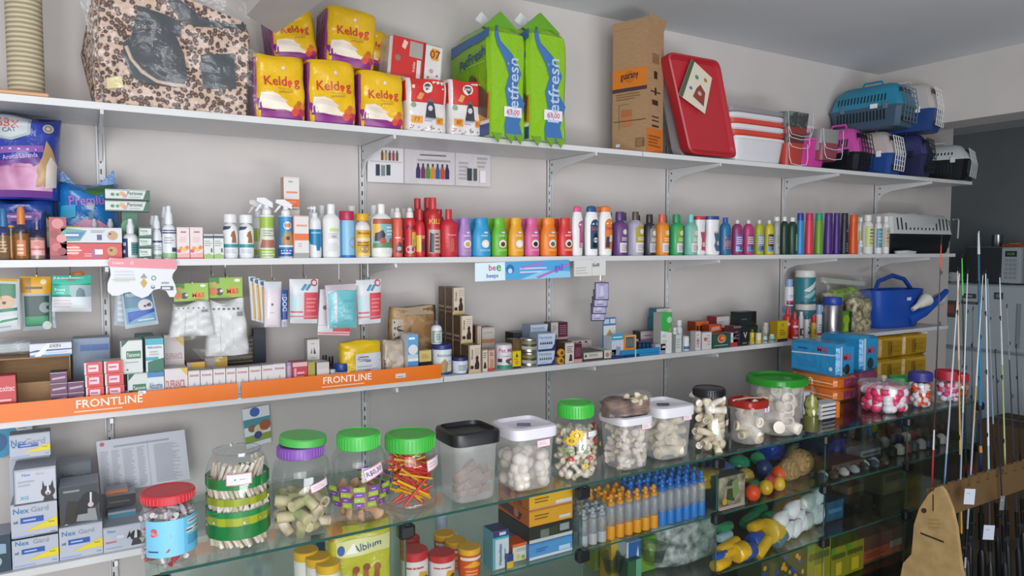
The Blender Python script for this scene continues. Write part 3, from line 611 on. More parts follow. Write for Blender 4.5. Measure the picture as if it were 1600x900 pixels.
# stacked tubs
def tub(label, pl, pr, top, bot, y, D, k, rimh, rimk, taper=.88, group='stacked litter trays', name='litter_tray', z0=None, fd=''):
    X0, Zt = on_y(pl, top, y); X1, Zb = on_y(pr, top, y)
    Zb = Zt-(bot-top)*fwd(X0, y)/FPX if z0 is None else z0
    w = X1-X0; H = Zt-Zb; g = B(); t = thing(name, label, 'litter tray', ((X0+X1)/2, y+D/2, Zb), 0, group)
    def ring(f, z): return [( w/2*f*c_, D/2*f*s_, z) for c_, s_ in [sup(2*pi*j/28, 7) for j in range(28)]]
    g.loft([ring(taper, 0), ring(taper+(.97-taper)*.9, H-rimh), ring(.97, H-rimh), ring(.95, H-.002), ring(taper-.02, .004)], k, True)
    if fd: g.deco(lambda u, v, o: (-w*.45*taper+u*w*.9*taper, -D/2*(taper+(.97-taper)*v)-o-.001, v*(H-rimh)), w, H-rimh, fd)
    g.build('tray_shell', t)
    g = B(); g.loft([ring(.965, H-rimh), ring(1, H-rimh), ring(1, H), ring(.955, H), ring(.955, H-rimh)], rimk, False); g.build('rim', t)
    return t
yt = -.30
tub('deep white litter box at the bottom of the white and red stack', 1150, 1233, 210, 0, yt, .26, 'cfcfd2', .012, 'd8d8da', z0=Z1)
for lab, tp, bt, k in (('red rimmed litter tray low in the white and red stack', 200, 214, 'c84438'), ('white rimmed litter tray in the middle of the white and red stack', 191, 205, 'd4d2d4'),
                   ('upper red rimmed litter tray of the white and red stack', 182, 196, 'c84438'), ('white rimmed litter tray second from the top of the stack', 173, 187, 'cfcdd0'), ('grey litter tray on top of the white and red stack', 164, 177, '8b878a')):
    a, b_ = 1142+(tp-163)*.1, 1232
    tub(lab, a, b_, tp, bt-2, yt, .26, k, .018, k, .93)
# handled toy-print trays
zb = Z1
def basket(label, pl, pr, top, bot, y, k, hk, H0=None, zz=None):
    X0, Zt = on_y(pl, top, y); X1, _ = on_y(pr, top, y); Zb = zz if zz is not None else Zt-(bot-top)*fwd(X0, y)/FPX; w = X1-X0; H = Zt-Zb; D = .26
    t = thing('handled_tray', label, 'litter tray', ((X0+X1)/2, y+D/2, Zb), 0, 'stacked handled trays')
    def ring(f, z): return [(w/2*f*c_, D/2*f*s_, z) for c_, s_ in [sup(2*pi*j/28, 6) for j in range(28)]]
    B().loft([ring(.9, 0), ring(.98, H), ring(.93, H), ring(.76, .004)], k).build('tray_shell', t)
    g = B(); P = [(-w*.47, -D/2-.002, H), (-w*.46, -D/2-.006, H*.35), (-w*.38, -D/2-.008, .006), (0, -D/2-.008, .0), (w*.38, -D/2-.008, .006), (w*.46, -D/2-.006, H*.35), (w*.47, -D/2-.002, H)]
    g.tube(P, .0017, hk); g.build('handle', t); return t
X_, Zx = on_y(1250, 250, -.31)
basket('red handled tray at the bottom of the narrow stack beside the white boxes', 1231, 1262, 222, 250, -.31, 'b04038', 'd8d4d4', zz=Z1)
basket('dark handled tray second in the narrow stack beside the white boxes', 1231, 1265, 207, 230, -.31, '5a3a3a', 'd8d4d4')
basket('brown red handled tray third in the narrow stack beside the white boxes', 1230, 1267, 197, 216, -.31, '8a3a38', 'd8d4d4')
basket('dark cat pattern tray on top of the narrow stack beside the white boxes', 1230, 1271, 172, 210, -.31, 'catprint', 'c8c4c4')
tub('magenta litter tray between the narrow stack and the pink carrier', 1254, 1300, 213, 0, -.30, .24, 'c8409a', .010, 'd04aa2', .8, 'stacked handled trays', z0=Z1)
tub('pale pink litter tray stacked in the magenta one', 1262, 1286, 196, 206, -.27, .22, 'd088a8', .012, 'c8b8c0', .9, 'stacked handled trays')
basket('maroon handled tray under the grey one, in front of the pink carrier', 1286, 1316, 222, 248, -.33, '8a4450', 'd0ccd0')
basket('grey handled tray on top, in front of the pink carrier', 1285, 1318, 200, 232, -.33, '8a8a88', 'd0ccd0')
# pet carriers
def carrier(label, far, near, L, Wd, H, z0, rz, up, lo, door, dl=True, split=.5, slots=True, tagc=None):
    """long axis along local -y; origin at the far left bottom corner"""
    t = thing('pet_carrier', label, 'pet carrier', (far[0], far[1], z0), rz, 'plastic pet carriers')
    hs = H*split
    def ring(z, i, c=.02):
        x0, x1, y0, y1 = i, Wd-i, -L+i, -i
        return [(x0+c, y0, z), (x1-c, y0, z), (x1, y0+c, z), (x1, y1-c, z), (x1-c, y1, z), (x0+c, y1, z), (x0, y1-c, z), (x0, y0+c, z)]
    B().loft([ring(0, .018), ring(.01, .012), ring(hs-.012, .002), ring(hs, -.004), ring(hs+.004, -.004)], lo).build('lower_shell', t)
    B().loft([ring(hs+.004, -.004), ring(hs+.014, .0), ring(H*.82, .022), ring(H*.96, .045), ring(H, .065)], up).build('upper_shell', t)
    if slots:
        g = B(); ns = 15
        for i in range(ns):
            y = -L*.12-i*(L*.70)/ns; zt = hs+.02+(H*.82-hs-.02)*.72; zb_ = hs+.03
            xo = lambda z: .022*(z-hs-.014)/(H*.82-hs-.014)
            g.add([(xo(zb_)-.0012, y, zb_), (xo(zb_)-.0012, y-.007, zb_), (xo(zt)-.0012, y-.007, zt), (xo(zt)-.0012, y, zt)], [(0, 1, 2, 3)], '16232a')
            g.add([(.004, y, hs*.35), (.004, y-.007, hs*.35), (.0005, y-.007, hs*.85), (.0005, y, hs*.85)], [(3, 2, 1, 0)], '10181d')
        g.build('air_slots', t)
    # door end at y=-L
    g = B(); zz0, zz1 = H*.10, H*.86
    g.add([(Wd*.14, -L-.001+.006, zz0), (Wd*.86, -L+.005, zz0), (Wd*.84, -L+.02, zz1), (Wd*.16, -L+.02, zz1)], [(0, 1, 2, 3)], '0d1216'); g.build('door_opening', t)
    g = B(); nx, nz = 4, 7
    for i in range(nx+1):
        x = Wd*(.14+.72*i/nx); g.tube([(x, -L-.006, zz0), (x, -L-.014, (zz0+zz1)/2), (x, -L+.002, zz1)], .0022, door, 6)
    for j in range(nz+1):
        z = zz0+(zz1-zz0)*j/nz; yy = -L-.006-.008*(1-abs(2*j/nz-1))+(.008*max(0, 2*j/nz-1)); g.tube([(Wd*.14, yy, z), (Wd*.86, yy, z)], .0022, door, 6)
    g.build('wire_door', t)
    g = B(); g.tube([(Wd*.5, -L*.35, H-.002), (Wd*.5, -L*.38, H+.022), (Wd*.5, -L*.62, H+.022), (Wd*.5, -L*.65, H-.002)], .006, up, 8); g.build('handle', t)
    g = B()
    for y in (-L*.2, -L*.8): g.box(-.009, .001, y-.012, y+.012, hs-.014, hs+.018, door if dl else lo, .002)
    g.build('latch', t)
    if tagc: B().box(-.0075, -.0045, -L*.70, -L*.6, hs-.006, hs+.016, tagc).build('price_sticker', t)
    return t
zc1 = Z1; Hl = .165
zc2 = on_y(1400, 193, -.4)[1]
carrier('pink topped black pet carrier standing on the top shelf', (3.20, -.03), None, .27, .19, zc2-Z1-.002, Z1, .2, 'c94fa4', '15181c', '1a1a1e', split=.42)
carrier('beige and blue pet carrier with white wire door on the top shelf', (3.42, -.03), None, .30, .19, zc2-Z1-.002, Z1, .22, 'c4b8b4', '23478c', 'e6e6e6', slots=False, split=.45)
carrier('navy pet carrier on the top shelf behind the white wire door', (3.665, -.03), None, .33, .15, zc2-Z1-.002, Z1, .22, '3a3f6e', '22284c', '1c1f26', slots=False)
carrier('white and black pet carrier at the far right end of the top shelf', (4.02, -.02), None, .36, .26, .20, Z1, .32, 'c9cfd0', '101417', 'c9cfd0', split=.55)
X_ = on_y(1292, 190, -.03)[0]
carrier('big turquoise and slate blue pet carrier on top of the pink one', (3.395, -.03), None, .36, .20, on_y(1345, 121, -.3)[1]-zc2, zc2+.004, .14, '2b87a8', '42596c', '5a6f80', split=.45, tagc='e8e8ec')
carrier('beige and blue pet carrier with white wire door stacked beside the turquoise one', (3.64, -.03), None, .37, .19, on_y(1430, 123, -.35)[1]-zc2, zc2+.004, .26, 'c0bab8', '23407c', 'e6e6e6', slots=False, split=.42)
# ================================================================== MIDDLE SHELF
Y2 = -.275
def b2(label, px, top, w, body, cap, y=Y2, **k): return bottle(label, px, top, w, Z2, y, body, cap, **k)
def c2(label, pl, pr, top, face, side=None, y=-.30, dep=.05, z0=Z2, **k): return carton(label, pl, pr, top, z0, y, dep, face, side, **k)
# cat litter bags at the left
def litter(label, pl, pr, top, bot, y, z0, main, seed, dec, wt=(1.0, .95), D=.16, name='litter_bag', pinch=(.7, .35), tilt=0):
    X0, Zt = on_y(pl, top, y-D/2); X1, _ = on_y(pr, top, y-D/2); z0 = z0 if z0 is not None else on_y(pr, bot, y-D/2)[1]
    g, s = pillow(X1-X0, D, Zt-z0, main, 3, pinch, .006, seed, wt); g.deco(s, X1-X0, Zt-z0, dec, .003, True)
    o = g.build(name, None, ((X0+X1)/2, y, z0)); o.rotation_euler = (0, tilt, 0); return tag(o, label, 'cat litter bag')
ld = ('r@.0,1,.02,.10@7c4a9c;r@0,1,.1,.42@pinkscene;p@.0,.36,.62,.38,.78,.44,.72,.5,.3,.46,0,.44@6a3a8a;p@.66,.14,.92,.16,.98,.4,.9,.6,.82,.7,.76,.5,.68,.36@b79468;p@.80,.12,.96,.15,.97,.42,.88,.52,.82,.4@e0d4cc;'
      't@.45,.50,.055,.5,8@c8a8d8@Aroma Lavanda;p@.15,.52,.78,.56,.78,.64,.15,.6@8a5aa8;l@.2,.75,.56,.6,1@d8c8e4;p@.0,.70,.35,.68,.6,.76,.62,.97,0,.97@9aa6ae;p@.0,.73,.34,.71,.56,.78,.58,.95,0,.95@b4bcc0;t@.31,.875,.085,.42,-4@c84a3a@BBM;t@.32,.80,.05,.26,6@2a2f3c@CAT;d@.84,.84,.055@b8b0a0;d@.84,.84,.04@8a8478;d@.84,.84,.02@c0b8a8')
litter('big purple and blue cat litter bag with silver logo at the left edge, uppermost', -26, 92, 172, 308, -.13, on_y(80, 312, -.2)[1], 'g:2c3f9c', 3, ld, (.88, 1.05))
litter('purple and blue cat litter bag lying under the big one at the left edge', -26, 86, 308, 400, -.12, Z2, 'g:2a4a9a', 4, 'r@0,1,0,.35@7c4a9c;p@.2,.6,.8,.66,.82,.8,.2,.74@8a5aa8;l@.3,.78,.66,.74,1@d8c8e4;p@.82,.1,1,.1,1,.7,.86,.8@2c3a34;p@.86,.2,.96,.2,.95,.6,.88,.7@c8c0b4')
X0, Zt = on_y(84, 258, -.16); X1, _ = on_y(186, 258, -.16); H = Zt-Z2
g, s = pillow(X1-X0, .15, H*.82, 'g:1f6db0', 3, (.8, .5), .005, 8)
g.deco(s, X1-X0, H*.82, 'd@.52,.26,.27@d088a8;d@.52,.27,.21@c9c9cc;p@.38,.12,.48,.1,.47,.5,.42,.46@8a9aa0;p@.49,.1,.56,.1,.58,.62,.5,.62@6a8a98;p@.57,.1,.68,.14,.64,.5,.58,.5@8a9aa0;d@.53,.7,.05@8a9aa0;t@.55,.78,.13,.7,4@b06ab8@Premium;p@.05,.5,.3,.56,.3,.72,.08,.7@3aa0c8;l@.1,.4,.3,.46,2@d8d070;p@.6,.84,.9,.9,.92,1,.5,.97,.4,.9@3a6a3a', .0015, True)
g.prism([(-(X1-X0)*.49, H*.70), (-(X1-X0)*.40, H*.98), (-(X1-X0)*.22, H*.84), (0, H*.76), ((X1-X0)*.22, H*.86), ((X1-X0)*.42, H*1.0), ((X1-X0)*.47, H*.72)], -.012, .012, 'g:1f6db0')
tag(g.build('litter_bag', None, ((X0+X1)/2, -.09, Z2)), 'bright blue cat litter bag with pink and silver print and a pinched top', 'cat litter bag')
# left group of bottles
b2('clear cologne bottle with a blue cap at the very left', 4, 325, 22, 't:e8e0da', '2f6a9a', ch=.36, cw=.62, liquid='w:c8b08a', capt='dome', dec='l@.3,.8,.2,.8,4@c8a878')
b2('slim amber cologne tube second from the left edge', 17, 352, 11, 't:e8d8b8', 'c88a3a', ch=.06, cw=.9, liquid='w:d8a040', shape='cyl')
b2('amber cologne bottle with an orange domed cap', 32, 322, 26, 't:ece2d4', 'd07a3a', ch=.34, cw=.52, liquid='w:d8a868', capt='dome', dec='r@.28,.7,.05,.75@c87a50;l@.3,.65,.1,.6,3@e8c8a8')
b2('small clear cologne bottle with a clear cap and pink label', 57, 335, 27, 't:efe6e4', 't:e8e8ee', ch=.34, cw=.5, liquid='w:e0c0b8', bg=None, dec='r@.2,.85,.1,.9@d8a0a0;d@.5,.72,.12@d0704a;r@.2,.85,.4,.46@b05a4a;l@.3,.8,.15,.35,3@f0e0dc', capt='dome')
c2('red patterned upright box beside the clear cologne', 76, 103, 339, 'a8383e', '8a2c34', dep=.04, dec='d@.5,.85,.12@c87a80;d@.3,.6,.1@8a2a30;d@.7,.5,.1@d08a88;d@.4,.3,.1@c05a5e;d@.7,.2,.09@8a2a30;r@0,1,0,.1@7a2630')
c2('long red boxed toothpaste with a dog face, lower of two', 94, 190, 379, 'c8383a', 'b03034', dep=.05, dec='d@.22,.55,.3@d86a60;l@.1,.36,.3,.8,3@f0c8c0;p@.5,.1,.66,.1,.62,.7,.46,.6@a84a7a;r@.55,.68,.3,.6@e8dcdc;d@.84,.5,.28@b88a50;d@.82,.55,.08@3a2a20;l@.38,.54,.15,.4,2@e8a8a0')
z = on_y(140, 380, -.3)[1]
c2('long white boxed toothpaste with green stripe and a dog, upper of two', 95, 190, 355, 'c9ccd2', 'a9aeb8', dep=.05, z0=z, dec='p@0,.1,.3,.15,.42,.8,.1,.95,0,.7@5a9a80;p@.04,.3,.3,.3,.38,.7,.08,.7@3a70a8;l@.06,.36,.4,.62,1@e8eef0;r@.58,.66,.2,.55@3a4a7a;d@.84,.5,.3@b89068;d@.8,.6,.07@33251c;l@.48,.74,.65,.85,2@8a8a90')
z = on_y(150, 356, -.27)[1]
bottle('small white nozzle bottle behind the toothpaste boxes, left one', 147, 342, 13, Z2, -.18, 'd8d8da', 'd8d8da', capt='spray', ch=.2, cw=.7, dec='l@.2,.8,.3,.7,2@5a6a7a')
bottle('small white nozzle bottle behind the toothpaste boxes, right one', 172, 342, 14, Z2, -.18, 'd8d8da', 'd8d8da', capt='spray', ch=.2, cw=.7, dec='l@.2,.8,.3,.7,2@5a6a7a')
b2('white pump spray bottle with a navy and teal label beside the toothpaste boxes', 203, 342, 25, 'd8dade', 'dcdce0', capt='spray', ch=.36, cw=.5, bg='e0e2e4', lab=(.08, .8), dec='r@.0,.35,0,1@3a4a78;r@.5,1,.1,.8@5f8f92;l@.05,.3,.1,.9,2@c8d0e0;l@.55,.95,.2,.7,4@2f5a5e')
gb = 'p@.08,.22,.9,.3,.92,.9,.08,.9@c9d2cc;t@.4,.66,.24,.5@1f4a3a@Periovet;l@.2,.7,.35,.46,1@7a8a80'
for i, (tp, h, nm) in enumerate(((387, 15, 'bottom'), (371, 15, 'middle'), (355, 15, 'top'))):
    zz = Z2 if i == 0 else on_y(227, 387.6-(i-1)*16, -.3)[1]
    c2('small dark green and white gel box, %s of the pile of three' % nm, 216, 238, tp, '2f5f4a', '24503e', dep=.05, z0=zz, dec=gb, group='piled dark green gel boxes')
zz = on_y(200, 331, -.2)[1]
c2('tall dark green box standing behind the small spray bottle, holding the two long boxes', 190, 214, 331, '2a6a48', '1f4f38', y=-.22, dep=.04, dec='d@.4,.7,.2@5aa070')
for i in range(2):
    zz = on_y(200, 330.5-i*18, -.24)[1]
    c2('long white and green gel box, %s of the two crossing pieces' % ('lower', 'upper')[i], 164, 234, 313-i*18, 'c8cfca', '2a5a46', y=-.24, dep=.045, z0=zz,
       dec='r@0,1,0,.12@2a5a46;p@.84,.1,1,.1,1,1,.92,1@2a5a46;d@.16,.5,.16@4a7a60;d@.27,.5,.15@5a8a6a;d@.37,.6,.2@d0a060;d@.43,.4,.2@d08a90;t@.66,.66,.36,.34@3a5a50@Periovet;l@.52,.78,.22,.36,1@8aa090', group='crossing long gel boxes')
b2('slim white spray bottle with navy and green label left of the taller one', 244, 337, 15, 'd8dade', 'd4d8dc', capt='spray', ch=.30, cw=.75, bg='d8dce0', dec='r@0,1,.72,.82@3a4468;r@0,1,0,.12@8ab080;l@.2,.9,.3,.6,3@8a90a0')
bottle('white nozzle bottle behind the slim spray bottle', 238, 337, 12, Z2, -.19, 'd8dade', 'd8dcdf', capt='spray', ch=.22, cw=.8, dec='r@0,1,.7,.8@3a4468')
b2('tall white spray bottle with navy band right of the slim one', 263, 322, 22, 'dcdfe2', 'dfe1e4', capt='spray', ch=.34, cw=.6, bg='dde0e4', lab=(.03, .9), dec='r@0,1,.80,.92@343f66;p@0,0,1,0,1,.16,.5,.1,0,.2@90b884;r@.6,.9,.2,.34@35507a;l@.2,.8,.45,.7,3@9aa0ae')
bottle('white nozzle bottle behind the tall spray bottle', 256, 323, 12, Z2, -.18, 'd8dade', 'd8dcdf', capt='spray', ch=.22, cw=.8, dec='r@0,1,.7,.8@3a4468')
pk = 'r@0,1,0,.05@c85058;p@0,.05,1,.05,1,.2,0,.14@e0a0a0;d@.3,.34,.06@d89a40;d@.6,.3,.07@e0b060;d@.8,.36,.06@d07a40;d@.15,.25,.06@d8504a;l@.3,.75,.8,.9,1@b05a60;l@.2,.8,.52,.7,3@d8b8b4'
c2('pink and orange medicine carton, left of the pair', 276, 295.5, 355, 'dccccc', 'c8b8b8', dec=pk, group='pair of pink and orange cartons')
c2('pink and orange medicine carton, right of the pair', 296.5, 316.5, 355, 'dccccc', 'c8b8b8', dec=pk, group='pair of pink and orange cartons')
gn = 'p@0,0,1,0,1,.14,.5,.22,0,.16@94b46a;r@0,1,.84,.94@39455a;l@.1,.9,.5,.76,3@9aa39c;r@.72,.88,.26,.42@3a4a6a'
c2('small green footed white carton, left of the pair', 318, 333, 366, 'd2d6d0', 'bcc2bc', dec=gn, group='pair of small green and white cartons')
c2('small green footed white carton, right of the pair', 334, 349, 366, 'd2d6d0', 'bcc2bc', dec=gn, group='pair of small green and white cartons')
dg = 'r@0,1,.26,.38@3f8f9a;p@.5,.42,.78,.42,.74,.66,.66,.86,.52,.8,.44,.66,.54,.6@9c6a48;p@0,.86,.4,.9,.5,1,0,1@3d4668;l@.15,.85,.05,.2,3@b0b4b8'
b2('white bottle with brown dog and teal band, left of the pair', 359, 335, 23, 'dfe0e2', 'e0e0e2', shape='round', ch=.19, cw=.92, bg='dfe1e4', lab=(.1, .9), dec=dg, group='white bottles with a brown dog')
b2('white bottle with brown dog and teal band, right of the pair', 384, 336, 23, 'dfe0e2', 'e0e0e2', shape='round', ch=.19, cw=.92, bg='dfe1e4', lab=(.1, .9), dec=dg, group='white bottles with a brown dog')
b2('green labelled trigger spray bottle', 416, 309, 25, 'd9dcd8', 'dedee0', capt='trigger', ch=.29, cw=.6, shape='hour', bg='d6d8c8', lab=(.04, .96), span=170, dec='r@0,1,.72,1@9cb84a;r@0,1,0,.18@9cb84a;p@.1,.22,.9,.22,.8,.42,.5,.36,.2,.44@a86a5a;l@.25,.8,.5,.68,3@8a9a7a;l@.2,.8,.02,.15,2@d8e0b8')
bottle('green labelled trigger spray bottle standing behind the front one', 403, 313, 22, Z2, -.18, 'd9dcd8', 'd8d8da', capt='trigger', ch=.29, cw=.6, bg='a8bc5a', dec='r@0,1,.2,.5@d6d8c8')
b2('blue labelled trigger spray bottle with a dog photo', 446, 312, 25, 'd4dce2', 'dedee0', capt='trigger', ch=.28, cw=.6, shape='hour', bg='3f8cc0', lab=(.04, .98), span=170, dec='d@.5,.78,.1@e8dcc8;d@.5,.78,.05@d88a4a;p@.25,.3,.8,.28,.85,.5,.65,.62,.35,.6,.2,.45@b48a5a;d@.5,.46,.05@5a3a24;r@0,1,.0,.2@2a5aa0;l@.2,.8,.05,.18,2@c8d8ec;r@.1,.9,.24,.28@e8e4dc')
ob = 'r@0,1,.42,.58@e0703c;r@0,.06,0,1@e0845a;l@.2,.9,.72,.82,1@d89a80;r@0,1,0,.12@9a9a98;l@.3,.6,.25,.36,2@b8b0ac'
c2('white and orange carton standing beside the blue trigger spray', 458, 482, 337, 'dad6d4', 'd8795a', dec=ob, dep=.04)
zt = on_y(455, 326, -.19)[1]
c2('white and orange carton in the back row under the raised one', 444, 468, 327, 'dad6d4', 'd8a08a', y=-.19, dec=ob, dep=.04)
c2('white and orange carton raised on top, highest of the middle shelf', 443, 467, 276, 'dad6d4', 'd8a08a', y=-.19, z0=zt, dec='r@0,1,.05,.3@e4703c;l@.15,.9,.45,.58,1@d88a70;l@.3,.6,.8,.9,1@a8a0a0;l@.1,.9,.1,.25,2@f0a080', dep=.04)
b2('white bottle with metallic blue label and pump', 491, 322, 20, 'dfe2e6', 'd6d8dc', capt='pump', ch=.2, cw=.5, shape='should', bg='dadee4', lab=(.02, .8), dec='r@0,1,.52,.86@1f7fae;p@.1,.4,.9,.3,1,.6,0,.6@1f7fae;p@.5,.2,.7,.2,.85,.52,.45,.52@1f7fae;l@.2,.8,.7,.8,1@8ac0d8')
bottle('white pump bottle behind the metallic blue one', 486, 322, 18, Z2, -.19, 'dfe2e6', 'd6d8dc', capt='pump', ch=.18, cw=.5, shape='should', dec='r@0,1,.5,.7@1f7fae')
bottle('white capped bottle behind the tall white one, left of its cap', 503, 321, 20, Z2, -.18, 'dcdcdc', 'd8d8d8', ch=.17, cw=.5, dec='l@.2,.8,.3,.7,4@b8b8bc')
b2('tall plain white bottle with small green print and white cap', 517, 319, 28, 'e0dfdd', 'e2e1df', ch=.175, cw=.44, shape='should', k=.7, dec='r@.35,.8,.8,.92@bcd08a;l@.3,.8,.55,.76,5@b0b0b4;t@.55,.62,.05,.4@6a6a70@PRO;l@.3,.8,.1,.4,6@c8c8cc')
b2('light blue cylinder bottle with a magenta top', 541.5, 330, 23.5, '7fb4d4', 'b02a50', ch=.20, cw=1.0, shape='cyl', capt='match', bg='86b9d6', lab=(0, 1), dec='r@0,1,0,.07@2a6aae;r@0,.14,0,1@4c86b8;d@.85,.4,.16@b8907a')
bottle('white capped bottle behind the magenta and yellow tops', 549, 322, 22, Z2, -.17, 'dcdcdc', 'd8d8d6', ch=.2, cw=.6, dec='l@.2,.8,.3,.7,4@b8b8bc')
b2('white bottle with yellow top and yellow label', 565.5, 334, 24, 'dcd9d4', 'd8a41e', ch=.16, cw=.9, shape='round', capt='match', bg='e2b020', lab=(.04, .86), span=130, dec='r@0,1,.78,1@dcd9d4;r@0,1,.7,.86@d8a020;r@.05,.95,.5,.6@dccfb8;d@.5,.24,.14@9a8468;r@.1,.9,.02,.1@e8c860;l@.1,.9,.32,.48,2@7a5010;t@.5,.76,.07,.7@6a4a10@Matacura')
b2('big white bottle with a horse and landscape label', 595.5, 319, 33, 'e2e1df', 'e4e3e1', ch=.18, cw=.34, shape='should', k=.7, bg='7fb0b8', lab=(.1, .88), span=130, dec='r@0,1,.85,1@a8503c;r@0,.35,.5,.85@d8b040;p@.1,.35,.5,.35,.55,.55,.45,.68,.3,.62,.12,.58@33262e;p@0,0,1,0,1,.12,.5,.2,0,.16@dcdcd8;p@0,.14,1,.16,1,.34,.4,.3,0,.28@5a8a5a;d@.45,.36,.09@b04a38;d@.85,.36,.08@a85a50;l@.6,.95,.5,.8,3@d0dce0')
bottle('white capped bottle behind the horse label bottle, left of its cap', 584, 321, 26, Z2, -.18, 'dcdcdc', 'dcdcda', ch=.18, cw=.4, dec='l@.2,.8,.3,.7,4@b8b8bc')
b2('salmon red aerosol with white nozzle', 620.5, 325, 16, 'd2604f', 'dcd8d6', capt='spray', ch=.20, cw=.72, shape='aero', bg='d2604f', dec='p@.2,.05,.8,.05,.75,.4,.5,.5,.3,.4@5c4a50;l@.2,.8,.6,.7,1@f0d0c8;d@.5,.22,.08@b8b0b4')
bottle('salmon red aerosol behind the front one', 613, 326, 14, Z2, -.20, 'd2604f', 'dcd8d6', capt='spray', ch=.2, cw=.72, shape='aero', dec='l@.2,.8,.5,.7,1@f0d0c8')
b2('red flea aerosol with dog picture and white nozzle', 640, 325, 18, 'c42a30', 'dcd8d6', capt='spray', ch=.20, cw=.66, shape='aero', bg='c42a30', lab=(.02, .9), dec='t@.5,.84,.13,.75@2a1a2a@Pulk;p@.5,.3,.95,.3,.95,.7,.5,.7@c8b040;d@.6,.36,.14@6a5a6a;d@.4,.2,.12@b8a8a8;r@0,1,0,.06@b04a2a')
bottle('red flea aerosol behind the front one', 631, 326, 15, Z2, -.20, 'b03036', 'c8b8b8', capt='spray', ch=.2, cw=.66, shape='aero', dec='l@.2,.8,.5,.7,1@e8c8c8')
b2('slim red bottle with yellow stripe label and red cap', 655.5, 327, 16, 'c42a32', 'b82a30', ch=.23, cw=.62, bg='c42a32', dec='r@.1,.45,.1,.8@d0b840;p@.5,.1,.9,.15,.9,.6,.5,.55@6a3a48;l@.5,.9,.65,.8,2@e8c8c8')
b2('tall red KILL bottle with dog label and red cap, in front', 676, 309, 22, 'c02a30', 'c8343a', y=-.27, ch=.19, cw=.5, shape='should', bg='b8484a', lab=(.0, .86), dec='r@0,1,.7,1@c02a30;t@.5,.86,.12,.7@d8c048@KILL;r@.12,.9,.1,.66@b8a8a0;p@.15,.12,.4,.1,.42,.56,.2,.6@35323c;r@.8,.9,.1,.66@a8b040;l@.45,.78,.15,.6,5@8a4a58')
bottle('tall red bottle with red cap behind, left of the KILL bottle', 652, 310, 19, Z2, -.17, 'a8282e', 'b83036', ch=.18, cw=.55, shape='should', dec='l@.2,.8,.3,.6,3@d8b0a8')
bottle('tall red bottle with red cap directly behind the KILL bottle', 668, 309, 19, Z2, -.18, 'a8282e', 'b83036', ch=.18, cw=.6, shape='should', dec='l@.2,.8,.3,.6,3@d8b0a8')
bottle('tall red bottle mostly hidden right of the KILL bottle', 686, 327, 16, Z2, -.2, 'b02a30', 'a82a30', ch=.12, cw=.6, shape='should', dec='l@.2,.8,.3,.6,3@d8b0a8')
b2('wide sparkling red bottle with narrow red cap', 701, 327, 28, 'bf2a36', 'c0303a', ch=.21, cw=.36, shape='round', k=.75, dec='t@.5,.78,.1,.4@e8b8b8@Tropical;p@.42,.1,.62,.1,.6,.6,.5,.7,.44,.5@c05a48;'+';'.join('d@%.2f,%.2f,.01@e08a90' % (random.uniform(.05, .95), random.uniform(.05, .7)) for _ in range(26)))
# the beeps row
bp = 't@.52,.80,.11,.62,3@e8e4ec@beeps;r@.5,.7,.9,.96@dcdce8;d@.56,.46,.17@e6ded6;d@.56,.44,.10@%s;l@.3,.85,.14,.24,2@%s'
for nm, px, w, c, cc, dog, tx in (('lilac', 726, 22, 'a07cb8', '9a76b4', 'd0a050', 'c8b078'), ('bright blue', 752, 30, '2f95c8', '2c90c4', 'f0ece8', 'a8d8c8'), ('green', 780, 25, '5fae2e', '66b434', '6a3a2a', 'b8d888'), ('yellow', 806, 25, 'dc9c1c', 'e0a41e', 'f0ece8', 'f0d090'),
                         ('pink', 831, 24, 'cc5a8c', 'd0609a', '2a262c', 'e8b0c8'), ('orange', 857, 27, 'e07a1c', 'e8862a', '5a6a70', 'f0c080'), ('red', 883, 24, 'cc3030', 'd03a34', '4a3a3a', 'f0c070')):
    kk = dict(shape='slope', ch=.17, cw=.70, k=.62, capt='match', lab=(.06, .8), span=140)
    t = b2('%s dog shampoo bottle with round dog picture in the rainbow row' % nm, px, 340.5, w, c, cc, dec=bp % (dog, tx), **kk)
    t2 = dup(t, (t.location.x+.002, t.location.y+.075, t.location.z), '%s dog shampoo bottle standing directly behind the front %s one' % (nm, nm))
b2('white bottle with a pink domed cap', 902, 322, 18, 'e4e2e2', 'd85a8c', shape='bullet', ch=.12, cw=.72, capt='dome', k=.6, lab=(.12, .84), dec='d@.75,.8,.16@c85a88;r@.5,.98,.1,.8@c85a88;T@.72,.45,.25,.6@8a3a60@Sanol;l@.55,.95,.12,.25,2@e8c8d8')
b2('white bottle with a blue domed cap and black dog picture', 924, 322, 22, 'e6e6e8', '24508c', shape='bullet', ch=.12, cw=.72, capt='dome', k=.6, lab=(.1, .85), dec='d@.6,.82,.16@35506c;r@.3,.9,.08,.82@35506c;t@.6,.7,.12,.5@c05a68@Sanol;p@.4,.12,.8,.12,.78,.5,.6,.58,.45,.45@20262e;d@.6,.35,.08@d0d0d4')
b2('white bottle with an orange domed cap, beside the purple one', 946, 322, 22, 'e6e4e2', 'e8823a', shape='bullet', ch=.12, cw=.72, capt='dome', k=.6, lab=(.1, .85), dec='d@.6,.84,.16@e08038;r@.32,.9,.08,.84@e08038;t@.6,.72,.12,.5@b03a5a@Sanol;p@.35,.12,.6,.12,.6,.45,.4,.45@3a4250;p@.55,.3,.85,.3,.8,.5,.6,.5@d8c8b8')
bottle('white bottle with an orange domed cap behind the other white ones', 936, 323, 20, Z2, -.19, 'e0dedc', 'e07a30', shape='bullet', ch=.12, cw=.72, capt='dome', k=.6)
